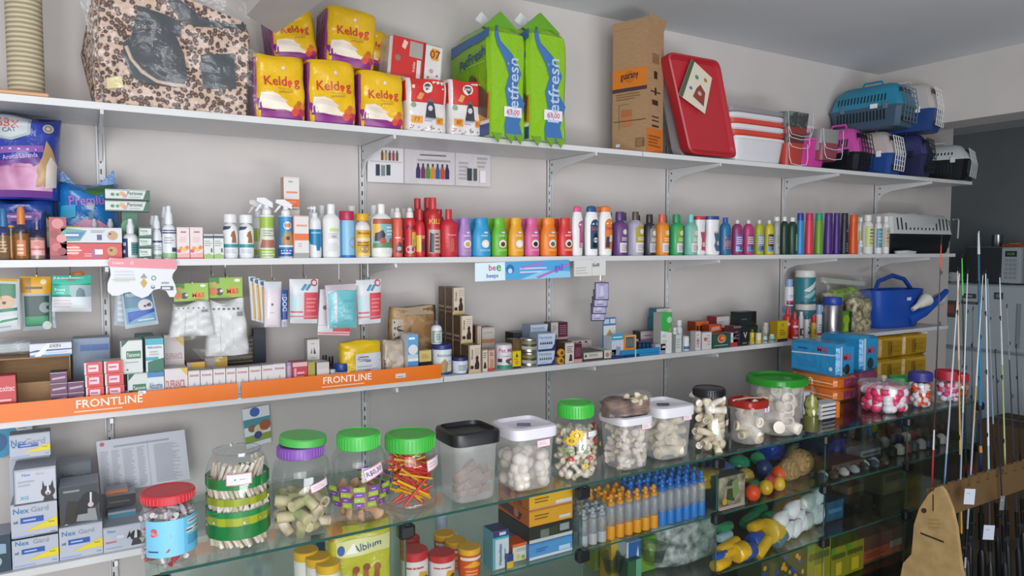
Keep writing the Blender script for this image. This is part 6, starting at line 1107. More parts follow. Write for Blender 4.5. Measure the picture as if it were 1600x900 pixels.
c4('grey tablet box with a black and white dog face at the right by the jar', 161, 232, 826, dec='t@.18,.82,.12,.24@3a7aa8@Nex;d@.72,.5,.22@26262a;p@.66,.3,.74,.3,.74,.7,.70,.75@d0ccd0;p@.6,.1,.95,.1,.9,.4,.65,.4@3a383e;p@.5,.42,.6,.5,.58,.75@26262a;l@.05,.4,.3,.45,1@c06a70;l@.05,.5,.1,.16,1@8a98b8;r@.3,.45,.5,.62@cfd2da')
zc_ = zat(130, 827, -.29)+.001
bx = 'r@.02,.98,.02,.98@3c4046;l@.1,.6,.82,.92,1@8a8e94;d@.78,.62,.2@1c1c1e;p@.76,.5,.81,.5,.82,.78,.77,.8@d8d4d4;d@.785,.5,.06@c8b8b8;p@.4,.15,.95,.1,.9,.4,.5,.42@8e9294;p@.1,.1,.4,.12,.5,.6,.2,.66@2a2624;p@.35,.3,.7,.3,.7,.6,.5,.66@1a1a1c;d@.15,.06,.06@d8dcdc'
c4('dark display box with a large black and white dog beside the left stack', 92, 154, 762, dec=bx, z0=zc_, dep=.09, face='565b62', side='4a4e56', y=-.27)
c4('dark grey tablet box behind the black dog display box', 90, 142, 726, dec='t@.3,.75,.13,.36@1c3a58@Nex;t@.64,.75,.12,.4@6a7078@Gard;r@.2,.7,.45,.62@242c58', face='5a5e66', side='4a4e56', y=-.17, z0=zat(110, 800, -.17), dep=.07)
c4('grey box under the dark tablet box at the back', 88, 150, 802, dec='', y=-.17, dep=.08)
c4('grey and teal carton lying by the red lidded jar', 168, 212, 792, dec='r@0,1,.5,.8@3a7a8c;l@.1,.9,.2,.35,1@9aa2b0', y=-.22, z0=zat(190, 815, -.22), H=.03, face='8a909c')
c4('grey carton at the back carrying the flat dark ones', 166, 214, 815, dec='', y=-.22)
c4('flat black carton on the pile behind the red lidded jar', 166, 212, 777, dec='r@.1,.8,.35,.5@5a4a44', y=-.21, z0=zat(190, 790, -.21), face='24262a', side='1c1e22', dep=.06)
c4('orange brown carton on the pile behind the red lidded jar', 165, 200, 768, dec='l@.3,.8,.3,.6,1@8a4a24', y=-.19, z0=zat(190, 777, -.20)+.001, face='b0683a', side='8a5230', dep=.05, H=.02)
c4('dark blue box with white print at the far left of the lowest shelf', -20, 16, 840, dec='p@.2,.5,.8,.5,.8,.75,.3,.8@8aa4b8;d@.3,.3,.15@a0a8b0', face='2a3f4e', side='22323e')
# ================================================================== JARS ON THE COUNTER
def place(px, ybase_front, w, y=None, ztop=None, front=-.938, top=None, z=ZC):
    yc = front+.06
    for _ in range(4):
        X, Zt = on_y(px, top, yc); r = rad(X, yc, w); yc = front+r*1.0
    Zt = on_y(px, top, yc+.8*r)[1]; X = on_y(px, 600, yc)[0]; return X, yc, r, Zt-z
_pm = {}
def piece(kind, k, s=1.0, seed=0):
    key = (kind, k, round(s, 4), seed)
    if key in _pm: return _pm[key]
    g = B(); rr = random.Random(seed)
    if kind == 'ball':
        n = 10; prof = [(max(.02, sin(pi*i/n))*(1+.06*rr.uniform(-1, 1)), -cos(pi*i/n)*s*.95) for i in range(n+1)]
        g.lathe(prof, k, 14, s, s*.93)
    elif kind == 'two':     # two coloured foam piece
        n = 12; k1, k2 = k.split('|')
        pr = lambda a, b: [(max(.02, sin(pi*i/n)), -cos(pi*i/n)*s*1.15) for i in range(a, b+1)]
        g.lathe(pr(0, 6), k1, 16, s, s, cap=False); g.lathe(pr(6, 12), k2, 16, s, s, cap=False)
    elif kind == 'bone':
        prof = [(.02, -1), (.7, -.95), (1, -.75), (.95, -.55), (.72, -.36), (.68, 0), (.72, .36), (.95, .55), (1, .75), (.7, .95), (.02, 1)]
        g.lathe([(r, z*s*1.25) for r, z in prof], k, 12, s*.78, s*.62)
    elif kind == 'roll':    # rolled tube with open spiral ends
        L = s*1.6; g.lathe([(1, -L), (1.06, -L*.9), (.92, 0), (1.06, L*.9), (1, L), (.62, L), (.6, L*.8), (.3, L*.78), (.28, L*.92), (.02, L*.9)], k, 14, s*.66, s*.6)
    elif kind == 'tubei':
        L = s*1.1; g.lathe([(.7, -L), (1, -L), (1, L), (.7, L), (.7, L*.3), (.02, L*.28)], k, 14, s*.75, s*.75)
    elif kind == 'stick':
        g.tube([(0, 0, -s), (s*.03, 0, 0), (0, 0, s)], s*.085, k, 8)
    elif kind == 'stickt':
        k1, k2 = k.split('|'); g.tube([(0, 0, -s), (0, 0, s*.97)], s*.07, k1, 10); g.tube([(0, 0, s*.97), (0, 0, s)], [s*.07, s*.06], k2, 10); g.tube([(0, 0, s*.999), (0, 0, s*1.004)], s*.035, '3a2420', 8)
    elif kind == 'strip':
        P = []
        R = []
        for i in range(9):
            f = i/8; z = (f-.5)*2*s; b = s*.06*sin(f*9+seed); R.append([(-s*.26, b, z), (s*.26, b+s*.03, z), (s*.26, b+s*.11, z), (-s*.26, b+s*.08, z)])
        g.loft(R, k)
    elif kind == 'croissant':
        R = []
        for i in range(11):
            f = i/10; a = (f-.5)*2.2; rr_ = s*(.12+.30*sin(pi*f))*(1+.12*sin(i*2.6)); c = (s*sin(a), s*(cos(a)-.8), 0)
            R.append([(c[0]+rr_*cos(q)*cos(a)*.3, c[1]+rr_*cos(q), c[2]+rr_*sin(q)) for q in [2*pi*j/10 for j in range(10)]])
        g.loft(R, k)
    elif kind == 'wrap':     # wrapped sweet
        g.lathe([(.9, -s*1.5), (.25, -s*.95), (.8, -s*.8), (1, 0), (.8, s*.8), (.25, s*.95), (.9, s*1.5)], k, 8, s*.5, s*.45)
    o = g.build('piece'); me = o.data; bpy.data.objects.remove(o); _pm[key] = me; return me
def fill(name, label, cat, group, X, Y, z0, R, h, kinds, s, mode='ring', seed=1, sq=1.0, inner=True, dens=1.0, lean=1.0, st=1.55):
    """countable pieces lying in a jar: rings of pieces against the wall, layer over layer, then a top layer"""
    rr = random.Random(seed); out = []; step = s*st; nl = max(1, int(h/step))
    for l in range(nl):
        z = z0+s*.95+l*step
        rings = [R-s*1.02]+([R-s*2.7] if inner and R > s*3.2 and (l >= nl-2) else [])
        if l == nl-1 and R > s*4.4: rings.append(max(.001, R-s*4.4))
        for ri, q in enumerate(rings):
            if q <= 0: continue
            n = max(1, int(2*pi*q/(s*1.9)*dens)); o0 = rr.uniform(0, 6)
            for j in range(n):
                a = o0+2*pi*j/n+rr.uniform(-.12, .12)
                vis = sin(a) < .55 or l == nl-1      # the far side of the pile is never seen
                if not vis: continue
                cx, sy = sup(a, 2 if sq == 1 else 5)
                e = q+rr.uniform(-.15, .02)*s
                px, py = X+e*cx, Y+e*sy*sq
                pz = z+rr.uniform(-.12, .2)*s+(s*.5*(1-q/R) if l == nl-1 else 0)
                kd, k, kseed = rr.choice(kinds)
                o = bpy.data.objects.new(name, piece(kd, k, s, kseed)); COL.objects.link(o); o.location = (px, py, pz)
                o.rotation_euler = (rr.uniform(0, 3.1)*lean, rr.uniform(0, 3.1)*lean, rr.uniform(0, 6.2)); sc_ = rr.uniform(.88, 1.05); o.scale = (sc_,)*3
                tag(o, label, cat, group); out.append(o)
    return out
GL = 't:f6f7f8'
def jar(label, px, top, w, lid=None, lidh=24, lidw=.78, neck=.72, bandf=None, rings=True, glass=GL, front=-.938, name='treat_jar', ltop=None, printed=None, labdec=None, labr=(.3, .62), span=170, ribs=False, lidk='flat'):
    X, Y, r, H = place(px, None, w, front=front, top=top); F = fwd(X, Y)
    t = thing(name, label, 'jar', (X, Y, ZC+.001)); lh = lidh*F/FPX if lid else 0; Hb = H-lh*.8
    pr = [(.02, .002), (.80, .0), (.93, .006), (.99, .02), (1, .05), (1, Hb*.76), (.985, Hb*.82), (.90, Hb*.90), (neck+.04, Hb*.95), (neck, Hb*.965), (neck, Hb)]
    if ribs: pr = [(.02, .002), (.80, 0), (.95, .006), (1, .02)]+[(1-.03*(i % 2), Hb*(.12+.05*i)) for i in range(13)]+[(.98, Hb*.82), (.90, Hb*.90), (neck+.04, Hb*.95), (neck, Hb*.965), (neck, Hb)]
    g = B(); g.lathe(pr, glass, 36, r, r, cap=False)
    if not lid: g.lathe([(neck, Hb), (neck+.03, Hb), (neck+.03, Hb*.985), (neck+.005, Hb*.985)], 't:e8ecee', 36, r, r, cap=False)
    g.build('jar_body', t)
    if lid:
        g = B(); lr = lidw; z = H-lh
        g.lathe([(lr*.98, z), (lr, z+.001), (lr, z+lh*.85), (lr*.97, z+lh*.95), (lr*.86, z+lh), (lr*.84, z+lh*.93), (.02, z+lh*.93)], lid, 40, r, r)
        for i in range(40):
            a = 2*pi*i/40; x, y = r*lr*cos(a), r*lr*sin(a); g.box(x-.0008, x+.0008, y-.0008, y+.0008, z+lh*.1, z+lh*.8, lid)
        g.build('lid', t)
    if labdec:
        def surf(u, v, o):
            a = (u-.5)*radians(span)+.32; return ((r+o)*sin(a), -(r+o)*cos(a), Hb*(labr[0]+(labr[1]-labr[0])*v))
        g = B(); g.deco(surf, r*radians(span), Hb*(labr[1]-labr[0]), labdec, .0008, True); g.build('jar_label' if not printed else printed, t)
    return t, X, Y, r, Hb
def tagon(t, r, ang, z, w, h, tilt=0, txt=None, kb='e2d4da', name='price_label', sq=False, dep=None):
    """small red framed price label stuck on a jar"""
    def surf(u, v, o):
        x = (u-.5)*w; y = (v-.5)*h; x, y = x*cos(tilt)-y*sin(tilt), x*sin(tilt)+y*cos(tilt)
        if sq: return (ang+x, -(dep+.001)-o, z+y)
        a = ang+x/r; return ((r+.0008+o)*sin(a), -(r+.0008+o)*cos(a), z+y)
    g = B(); g.deco(surf, w, h, 'r@0,1,0,1@c88a94;r@.04,.96,.08,.92@%s;' % kb+(txt or 'l@.12,.8,.25,.75,2@c0a8b4'), .0006, True); return g.build(name, t)
lookang = lambda X, Y: atan2(X, Y-CAMY)   # angle of the view at this jar
# 1 red lid jar with sweets
t, X, Y, r, Hb = jar('wide clear jar with a red screw lid and light blue label', 258, 756, 90, 'c4303a', 15, .98, .92, labdec='r@0,1,0,1@62b4d6;p@0,0,.55,0,.55,1,0,1@78bede;d@.14,.72,.09@b8606a;d@.12,.66,.06@c89088;d@.17,.64,.05@d87a7a;t@.33,.66,.09,.2@8ad0f0@GADO;r@.6,.85,.78,.92@c0c8cc;l@.62,.84,.8,.9,1@6a7a80;r@.58,.95,.55,.7@c8d0d4;r@.58,.95,.6,.64@3a3a40;l@.6,.95,.2,.48,4@4a98ba;r@.05,.2,.16,.19@2a4a6a', labr=(.16, .74), span=150)
fill('wrapped_sweet', 'small clear wrapped sweet inside the red lidded jar', 'sweet', 'wrapped sweets in the red lidded jar', X, Y, ZC, r*.96, Hb*.86, [('wrap', 'g:c4bcc0', 0), ('wrap', 'g:cfc6cc', 1), ('wrap', 'g:b8a8b0', 2), ('wrap', 'g:c04a58', 3), ('wrap', 'g:b6bcb8', 4), ('wrap', 'g:5a9a5a', 5)], .0135, seed=3, dens=1.15, st=1.25)
# 2 green banded jar
t, X, Y, r, Hb = jar('open clear jar with dark green and lime painted bands and no lid', 368, 692, 101, None, 0, .8, .74, printed='painted_bands', labdec='r@0,1,.72,.86@1f7a3c;r@0,1,.50,.60@8f9a1e;r@0,1,.32,.42@1f8040;r@0,1,.22,.34@94a024;r@0,1,.04,.23@1a7034', labr=(.10, .86), span=300)
tagon(t, r, .0-.12, Hb*.76, .05, .024, 0, 'd@.35,.5,.1@5a9ab0;l@.5,.8,.4,.6,1@c88a9a')
rr = random.Random(5)
for l in range(4):
    for i in range(24):
        a = -pi*1.08+i*pi*1.16/23+rr.uniform(-.05, .05); L = .032; e = r*((.87 if l < 3 else .74) if i % 2 else (.78 if l < 3 else .60))
        o = bpy.data.objects.new('chew_stick', piece('stick', 'raww' if i % 3 else 'raw', L, 0)); COL.objects.link(o); o.scale = (1.5, 1.5, 1)
        o.location = (X+e*cos(a), Y+e*sin(a), ZC+.036+l*Hb*.19); o.rotation_euler = (rr.uniform(-.1, .1), (-.5, .45, -.4, .5, .2)[l]+rr.uniform(-.15, .15), a+pi/2)
        tag(o, 'thin beige chew stick inside the green banded jar', 'chew', 'chew sticks in the green banded jar')
# 3 purple/green lids, green rolls
t, X, Y, r, Hb = jar('clear jar with a purple lid and a loose green lid laid on top', 468.5, 684, 95, '7a4aa0', 18, .80, .76)
X2, Z2_ = X, ZC+.001+Hb+.012
g = B(); lr = r*.80; g.lathe([(.98, 0), (1, .001), (1, .014), (.95, .017), (.02, .0175)], '4aa84a', 40, lr, lr); o = g.build('loose_lid', None, (X+.004, Y, Z2_+.0095)); o.rotation_euler = (.03, .07, 0); tag(o, 'loose light green jar lid lying tilted on the purple lid', 'lid')
tagon(t, r, .38, Hb*.64, .044, .018, .20)
fill('rolled_chew', 'short green tinted rolled chew inside the purple lidded jar', 'chew', 'rolled chews in the purple lidded jar', X, Y, ZC, r*.95, Hb*.52, [('tubei', 'raw', 0), ('tubei', 'greenroll', 1), ('tubei', 'greenroll', 2), ('tubei', 'raw', 3)], .0165, seed=7)
# 4 checkered jar
sq = ''
for j in range(4):
    for i in range(12):
        u = .02+i*.082; v = .05+j*.235; c = '6a3a8a' if (i+j) % 2 == 0 else '8ea43a'
        sq += 'r@%f,%f,%f,%f@%s;' % (u, u+.062, v, v+.2, c)+('l@%f,%f,%f,%f,1@%s;' % (u+.015, u+.045, v+.06, v+.14, 'b8a0cc' if c == '6a3a8a' else 'b8c878'))
t, X, Y, r, Hb = jar('clear jar with green lid, purple and lime checks and a handwritten tag', 559, 666, 88, '42b044', 24, .78, .74, printed='checked_print', labdec=sq, labr=(.24, .56), span=300)
tagon(t, r, .24, Hb*.70, .048, .027, .3, 't@.5,.5,.5,.82@24406a@R$0,30', 'e0c8d0')
fill('biscuit', 'tan curved dog biscuit inside the checkered jar', 'dog biscuit', 'biscuits in the checkered jar', X, Y, ZC, r*.95, Hb*.36, [('croissant', 'tan', 0), ('bone', 'tan', 2)], .021, seed=9, st=.9, dens=1.2)
# 5 red and yellow sticks
t, X, Y, r, Hb = jar('ribbed clear jar with green lid full of red and yellow sticks', 640, 667, 86, '3ca83c', 25, .92, .88, ribs=True)
tagon(t, r, .62, Hb*.76, .05, .028, .12)
rr = random.Random(11)
for i in range(64):
    k = rr.choice(['b83430', 'c03a30', 'd4a01c', 'c83828', 'e0b020']); L = .046 if i % 3 else .040
    a = rr.uniform(pi*.92, pi*2.08) if i < 50 else rr.uniform(0, 6.28); e = r*rr.uniform(.25, .60); z = ZC+.02+Hb*.62*rr.random()**.9
    o = bpy.data.objects.new('chew_stick', piece('stickt', k+'|'+('e8c850' if k[0] in 'de' else 'd06a58'), L, 0)); COL.objects.link(o)
    tl = rr.uniform(.75, 1.35); o.location = (X+e*cos(a)*.45, Y+e*sin(a)*.95+r*.12, z+.012); o.rotation_euler = (rr.uniform(-.12, .12), rr.choice([-1, -1, -1, 1])*tl, rr.uniform(-.25, .25))
    tag(o, '%s chew stick inside the ribbed jar' % ('yellow' if k[0] in 'de' else 'red'), 'chew', 'red and yellow sticks in the ribbed jar')
# square containers
def square(label, px, top, w, lidk, lidh, front=-.938, lw=1.06, knob=None, sm=False, n=5, glass='h:f2f2f4', name='storage_container', rz=0.0, taper=.86, grp=None):
    X, Y, r, H = place(px, None, w*.93, front=front, top=top); F = fwd(X, Y); r = r*.86; Y = front+r*.96+.002
    t = thing(name, label, 'container', (X, Y, ZC+.001), rz); lh = lidh*F/FPX; Hb = H-lh*.45
    B().lathe([(.02, .001), (taper-.08, 0), (taper-.02, .004), (taper, .015), (.96, Hb*.9), (.97, Hb)], glass, 40, r, r, n, cap=False).build('container_body', t)
    g = B(); g.lathe([(1.0, Hb-lh*.35), (lw, Hb-lh*.35), (lw+.01, Hb+lh*.1), (lw-.02, Hb+lh*.25), (lw-.16, Hb+lh*.32), (lw-.20, Hb+lh*.10), (.02, Hb+lh*.08)], lidk, 44, r, r, n)
    g.build('lid', t)
    if knob:
        g = B(); g.box(-.018, .018, -.005, .005, Hb+lh*.10, Hb+lh*.22, knob, .001); o = g.build('lid_clip', t); o.rotation_euler = (0, 0, -.5)
    return t, X, Y, r, Hb
t, X, Y, r, Hb = square('square clear container with a black lid and brown jerky strips', 727, 652, 100, '1c1c20', 30)
fill('jerky_strip', 'dark brown dried meat strip in the black lidded container', 'jerky', 'jerky strips in the black lidded container', X, Y, ZC, r*.72, Hb*.34, [('strip', 'jerky', 0), ('strip', 'jerky', 1), ('strip', 'jerky', 2)], .034, seed=13, dens=2.6, lean=.5)
rr = random.Random(14)
for i in range(22):
    o = bpy.data.objects.new('jerky_strip', piece('strip', 'jerky', .036, i % 3)); COL.objects.link(o); o.location = (X+rr.uniform(-.3, .3)*r*1.1, Y-r*rr.uniform(.1, .6), ZC+.018+rr.random()*Hb*(.36)); o.rotation_euler = (rr.uniform(-.4, .4), rr.uniform(.7, 2.0), rr.uniform(-.4, .4))
    tag(o, 'dark brown dried meat strip in the black lidded container', 'jerky', 'jerky strips in the black lidded container')
t, X, Y, r, Hb = square('square clear container with white lid half full of white balls', 815, 645, 99, 'd8d4dc', 26, knob='6a6480')
tagon(t, r, .02, Hb*.80, .040, .019, .04, sq=True, dep=r*.95)
fill('rawhide_ball', 'white knotted rawhide ball in the white lidded container', 'rawhide ball', 'white balls in the container beside the jerky', X, Y, ZC, r*.92, Hb*.66, [('ball', 'raww', 0), ('ball', 'raww', 1), ('ball', 'raww', 2)], .0165, seed=15, sq=1.001, st=1.25, dens=1.2)
# 8 floral jar
fl = ''
def flower(u, v, s, kp, kc, n=8):
    return ''.join('d@%f,%f,%f@%s;' % (u+s*.8*cos(6.283*i/n)*.62, v+s*.8*sin(6.283*i/n), s*.42, kp) for i in range(n))+'d@%f,%f,%f@%s;' % (u, v, s*.42, kc)
fl = flower(.80, .74, .16, 'c03a34', '6a9a5a', 12)+'d@.80,.74,.12@d8c8b0;d@.80,.74,.07@5a9a5a;'+flower(.26, .80, .12, 'd8b02a', 'e8d060')+flower(.2, .66, .10, 'd8b02a', 'b89020')+flower(.48, .62, .05, 'c43a3a', '8a2a2a', 6)+flower(.60, .50, .05, 'd8b830', '8a6a20', 6)+flower(.72, .40, .05, 'd8b830', '8a6a20', 6)+flower(.2, .22, .05, 'c43a3a', 'e08a6a', 6)+flower(.40, .24, .05, 'c43a3a', 'e08a6a', 6)+flower(.60, .18, .045, 'c43a3a', 'e08a6a', 6)+flower(.34, .06, .05, 'd8b830', 'b89a20', 6)+'t@.17,.44,.13,.4@7a9a5a@no;t@.35,.44,.16,.4@6a8a5a@6'
t, X, Y, r, Hb = jar('clear jar with green lid and painted red and yellow flowers', 899.5, 621, 71, '3ab03c', 22, .80, .76, printed='flower_print', labdec=fl, labr=(.22, .86), span=210)
tagon(t, r, .15, Hb*.73, .026, .016, 0, 'l@.2,.8,.3,.7,1@d8d0d8', 'dcdce0')
fill('bone_treat', 'small cream bone shaped treat in the flower painted jar', 'bone treat', 'bone treats in the flower painted jar', X, Y, ZC, r*.95, Hb*.78, [('bone', 'raw', 0), ('bone', 'raww', 1), ('ball', 'raww', 2)], .0135, seed=17, st=1.3, dens=1.1)
# 9, 10 white containers
t, X, Y, r, Hb = square('square clear container with white lid packed with small cream bones', 974, 634, 80, 'd4d0d8', 18)
tagon(t, r, .03, Hb*.86, .034, .018, .0, sq=True, dep=r*.95)
fill('bone_treat', 'small cream bone in the packed square container', 'bone treat', 'small bones in the packed square container', X, Y, ZC, r*.88, Hb*.86, [('bone', 'raw', 0), ('bone', 'raww', 1), ('ball', 'raww', 1)], .0135, seed=19, sq=1.001, st=1.3, dens=1.1)
bx_, by_ = X, Y
g, s = pillow(.15, .085, .045, 'jerky', 3, (.6, .5), .006, 71); g2, s = pillow(.16, .095, .055, 'film', 3, (.6, .5), .006, 72)
t = thing('chew_bag', 'crumpled clear bag of brown and cream chews lying on the packed container', 'bag', (X, Y+.0, ZC+Hb+.008))
g.build('chews', t); g2.build('clear_film', t)
for i in range(9):
    o = bpy.data.objects.new('cream_chew', piece('bone', 'raw', .014, i % 2)); COL.objects.link(o); o.parent = t; o.location = (random.uniform(.0, .06), random.uniform(-.03, .0), .035+random.uniform(0, .012)); o.rotation_euler = (random.uniform(0, 3), random.uniform(0, 3), 0)
t, X, Y, r, Hb = square('square clear container with white lid holding long rawhide rolls', 1032, 615, 92, 'd6d4da', 24, knob='4a4a54', front=-.925)
tagon(t, r, .035, Hb*.84, .034, .018, .0, sq=True, dep=r*.95)
fill('rawhide_roll', 'long knobbly rawhide roll in the tall white lidded container', 'rawhide roll', 'rawhide rolls in the container with the purple clip', X, Y, ZC, r*.88, Hb*.84, [('bone', 'raw', 0), ('roll', 'raw', 1), ('roll', 'raww', 2)], .022, seed=21, lean=.8, dens=1.25, st=1.2)
t, X, Y, r, Hb = jar('clear jar with a flat black lid packed with knotted chews', 1108, 599, 61, '18181c', 13, .84, .80)
tagon(t, r, .45, Hb*.52, .024, .018, .1, 't@.5,.5,.5@2a3a7a@1', 'd0ccdc')
fill('knotted_chew', 'cream knotted rawhide chew in the black lidded jar', 'chew', 'knotted chews in the black lidded jar', X, Y, ZC, r*.95, Hb*.92, [('roll', 'raw', 0), ('roll', 'raww', 1), ('ball', 'raw', 2)], .0175, seed=23, st=1.25, dens=1.1)
t, X, Y, r, Hb = square('squat clear container with a translucent red lid and big rawhide rolls', 1166, 613, 68, 'w:c83c36', 17, n=3, front=-.94)
tagon(t, r, .028, Hb*.86, .024, .02, 0, 't@.5,.5,.6@2a3a8a@S', 'd0ccdc', sq=True, dep=r*.95)
fill('big_rawhide_roll', 'thick spiral rawhide roll in the red lidded container', 'rawhide roll', 'thick rolls in the red lidded container', X, Y, ZC+.004, r*.84, Hb*.76, [('roll', 'raww', 0), ('tubei', 'raww', 1), ('roll', 'raw', 2)], .024, seed=25, dens=1.5, st=1.0)
g = B(); g.tube([(-.06, .01, .002), (0, 0, .006), (.07, -.02, .002)], .003, 'b9a998', 6); tag(g.build('chew_stick', None, (X-.0, Y, ZC+Hb+.008)), 'single pale chew stick lying across the red lid', 'chew')
t, X, Y, r, Hb = square('big round frosted container with a wide green lid', 1208, 574, 106, 'w:3cb03a', 18, n=2.2, front=-.935, lw=1.12, taper=.84)
fill('big_rawhide_roll', 'very large spiral rawhide roll in the green lidded container', 'rawhide roll', 'large rolls in the round green lidded container', X, Y, ZC+.004, r*.82, Hb*.70, [('roll', 'raww', 0), ('tubei', 'raww', 1), ('bone', 'raw', 2)], .030, seed=27, dens=1.55, st=1.0)
# 14 herb bottle and neighbours
X, Y, r, H = place(1268, None, 27, front=-.945, top=588)
t = thing('herb_bottle', 'clear bottle with green herbs inside beside the big green lidded container', 'bottle', (X, Y, ZC+.001))
B().lathe([(.02, .001), (.9, 0), (1, .01), (1, H*.66), (.85, H*.76), (.4, H*.88), (.36, H)], GL, 26, r, r, cap=False).build('bottle_body', t)
B().lathe([(.02, .01), (.8, .01), (.85, H*.2), (.7, H*.34), (.9, H*.5), (.6, H*.66), (.02, H*.70)], 'herb', 18, r, r).build('herbs', t)
B().lathe([(.02, .004), (.9, .004), (.92, H*.30), (.02, H*.31)], 'w:8a8a48', 18, r, r).build('liquid', t)
def lit(v): return v
X, Z = on_y(1262, 612, -.80); g = B(); H = Z-ZC; g.box(-.016, .016, 0, .02, 0, H, 'c4c8d0', .004); g.deco(lambda u, v, o: (-.016+.032*u, -o, v*H), .032, H, 'r@.1,.9,.72,.84@2a4aa8;r@.1,.9,.5,.62@2a4aa8;r@.1,.9,.3,.42@2a4aa8', .0006)
tag(g.build('striped_pack', None, (X, -.80, ZC+.001)), 'narrow white pack with blue squares between the round container and the herb bottle', 'pack')
for i in range(4):
    X, Z = on_y(1296, 622, -.84); H = (Z-ZC-.02)/4; g = B(); g.box(-.04, .06, 0, .06, 0, H-.001, 'c8c4c0', .002); g.deco(lambda u, v, o: (-.04+.1*u, -o, v*H), .1, H, 'r@0,1,.02,.28@23285a;r@.78,1,0,1@d8742a', .0008)
    tag(g.build('striped_carton', None, (X, -.84, ZC+.001+i*H)), 'flat white carton with navy stripe and orange end, under the orange packs', 'box', 'flat navy striped cartons')
# stacked diaper packs at the back of the counter
def mpack(label, pl, pr, top, y, z0, H, k, dec, depth=.18, seed=1, rz=0, sk=None, name='diaper_pack', cat='pet diapers', group=None, sdec=''):
    X0, _ = on_y(pl, top, y); X1, _ = on_y(pr, top, y); w = X1-X0; g = B(); g.box(-w/2, w/2, 0, depth, 0, H, k, .012)
    g.deco(lambda u, v, o: (-w/2+.01+u*(w-.02), -o, .006+v*(H-.012)), w, H, dec, .0008)
    g.deco(lambda u, v, o: (-w/2-o, depth-.01-u*(depth-.02), .006+v*(H-.012)), depth, H, sdec or dec, .0008)
    return tag(g.build(name, None, ((X0+X1)/2, y, z0), rz), label, cat, group)
zo = ZC+.001
# orange packs under the blue ones
yk = -.68
def wide(label, p0, p1, z0, H, k, sdec, fdec, y0, group, depth=.19, name='diaper_pack', cat='pet diapers'):
    X0, _ = on_y(p0, 600, y0); X1, _ = on_y(p1, 600, y0); w = X1-X0; g = B(); g.box(0, w, 0, depth, 0, H, k, .012)
    if fdec: g.deco(lambda u, v, o: (.012+u*(w-.024), -o, .008+v*(H-.016)), w, H, fdec, .0008)
    if sdec: g.deco(lambda u, v, o: (-o, depth-.012-u*(depth-.024), .008+v*(H-.016)), depth, H, sdec, .0008)
    return tag(g.build(name, None, (X0, y0, z0)), label, cat, group)
zB = on_y(1325, 588, yk)[1]; zT = on_y(1325, 537, yk)[1]
hO = (zB-zo)/2-.001
od = 'r@0,1,.0,.1@e8a060;l@.1,.6,.4,.8,3@f0c090;d@.8,.5,.2@d84a2a;p@0,.5,1,.4,1,.5,0,.6@f0d8c0'
wide('orange and purple pet diaper pack, bottom of the stack under the blue packs', 1306, 1342, zo, hO, 'g:d2702a', od, 'r@0,.3,0,1@d2702a;r@.3,1,0,1@9c3a6a;'+';'.join('d@%.2f,%.2f,.08@%s' % (random.uniform(.35, .95), random.uniform(.1, .9), random.choice(['c86a3a', 'b04a6a', 'd08a7a'])) for _ in range(14)), yk, 'orange and purple packs', .22)
wide('orange and purple pet diaper pack directly under the blue packs', 1306, 1342, zo+hO+.001, hO, 'g:d2702a', od, 'r@0,.3,0,1@d2702a;r@.3,1,0,1@9c3a6a;'+';'.join('d@%.2f,%.2f,.08@%s' % (random.uniform(.35, .95), random.uniform(.1, .9), random.choice(['c86a3a', 'b04a6a', 'd08a7a'])) for _ in range(14)), yk, 'orange and purple packs', .22)
md = 'r@0,1,.70,.74@c0ccd8;t@.66,.84,.22,.3@b8303c@Mili;l@.15,.35,.8,.92,1@2a4a9a;d@.85,.2,.08@c8d4d8;l@.2,.5,.15,.4,2@2a80b0'
wide('bright blue pet pad pack on the orange packs, left one', 1309, 1336, zB+.001, zT-zB, 'g:2888bc', 'p@0,.60,1,.66,1,.71,0,.65@c0ccd8;t@.70,.84,.2,.36@b8303c@Mili;l@.15,.4,.74,.88,1@2a4a9a;d@.9,.2,.07@c8d4d8;l@.2,.6,.15,.4,2@2a80b0', 't@.5,.62,.26,.7@b8303c@Mili;d@.5,.2,.18@23282c;d@.3,.2,.1@3a3f40;r@0,.12,0,1@a8c4d0', yk-.01, 'blue pet pad packs', .23)
wide('bright blue pet pad pack on the orange packs, right one', 1345, 1372, zB+.001, (zT-zB)*1.12, 'g:2888bc', '', 't@.55,.62,.22,.7@b8303c@Mili;d@.5,.2,.18@2c3a3a;r@0,.16,0,1@a8c4d0', yk+.02, 'blue pet pad packs', .2)
g = B(); tag(wide('plain blue pack behind, carrying the right blue pad pack', 1346, 1372, zo, zB-zo-.001, 'g:a05a7a', '', 'r@0,1,0,1@a04a74', yk+.04, None, .16), 'purple pet diaper pack standing under the right blue pad pack', 'pet diapers')
shelf('white lowest shelf board at the far end under the yellow packs', 3.1, 4.1, Z4)
for l in range(3):
    for c_ in range(2):
        pxa = 1374+c_*37
        wide('golden yellow pet pad pack, %s row, %s column under the watering can' % (('bottom', 'middle', 'top')[l], ('left', 'right')[c_]), pxa, pxa+36, Z4+.001+l*.119, .117, 'g:b08a1e', '', 'r@.3,.5,.1,.8@8a6a14;p@.42,.25,.5,.3,.46,.7@5a4410;l@.55,.9,.2,.6,3@9a7818;p@0,.9,1,.8,1,1,0,1@c8a030', -.30, 'yellow pet pad packs', .2)
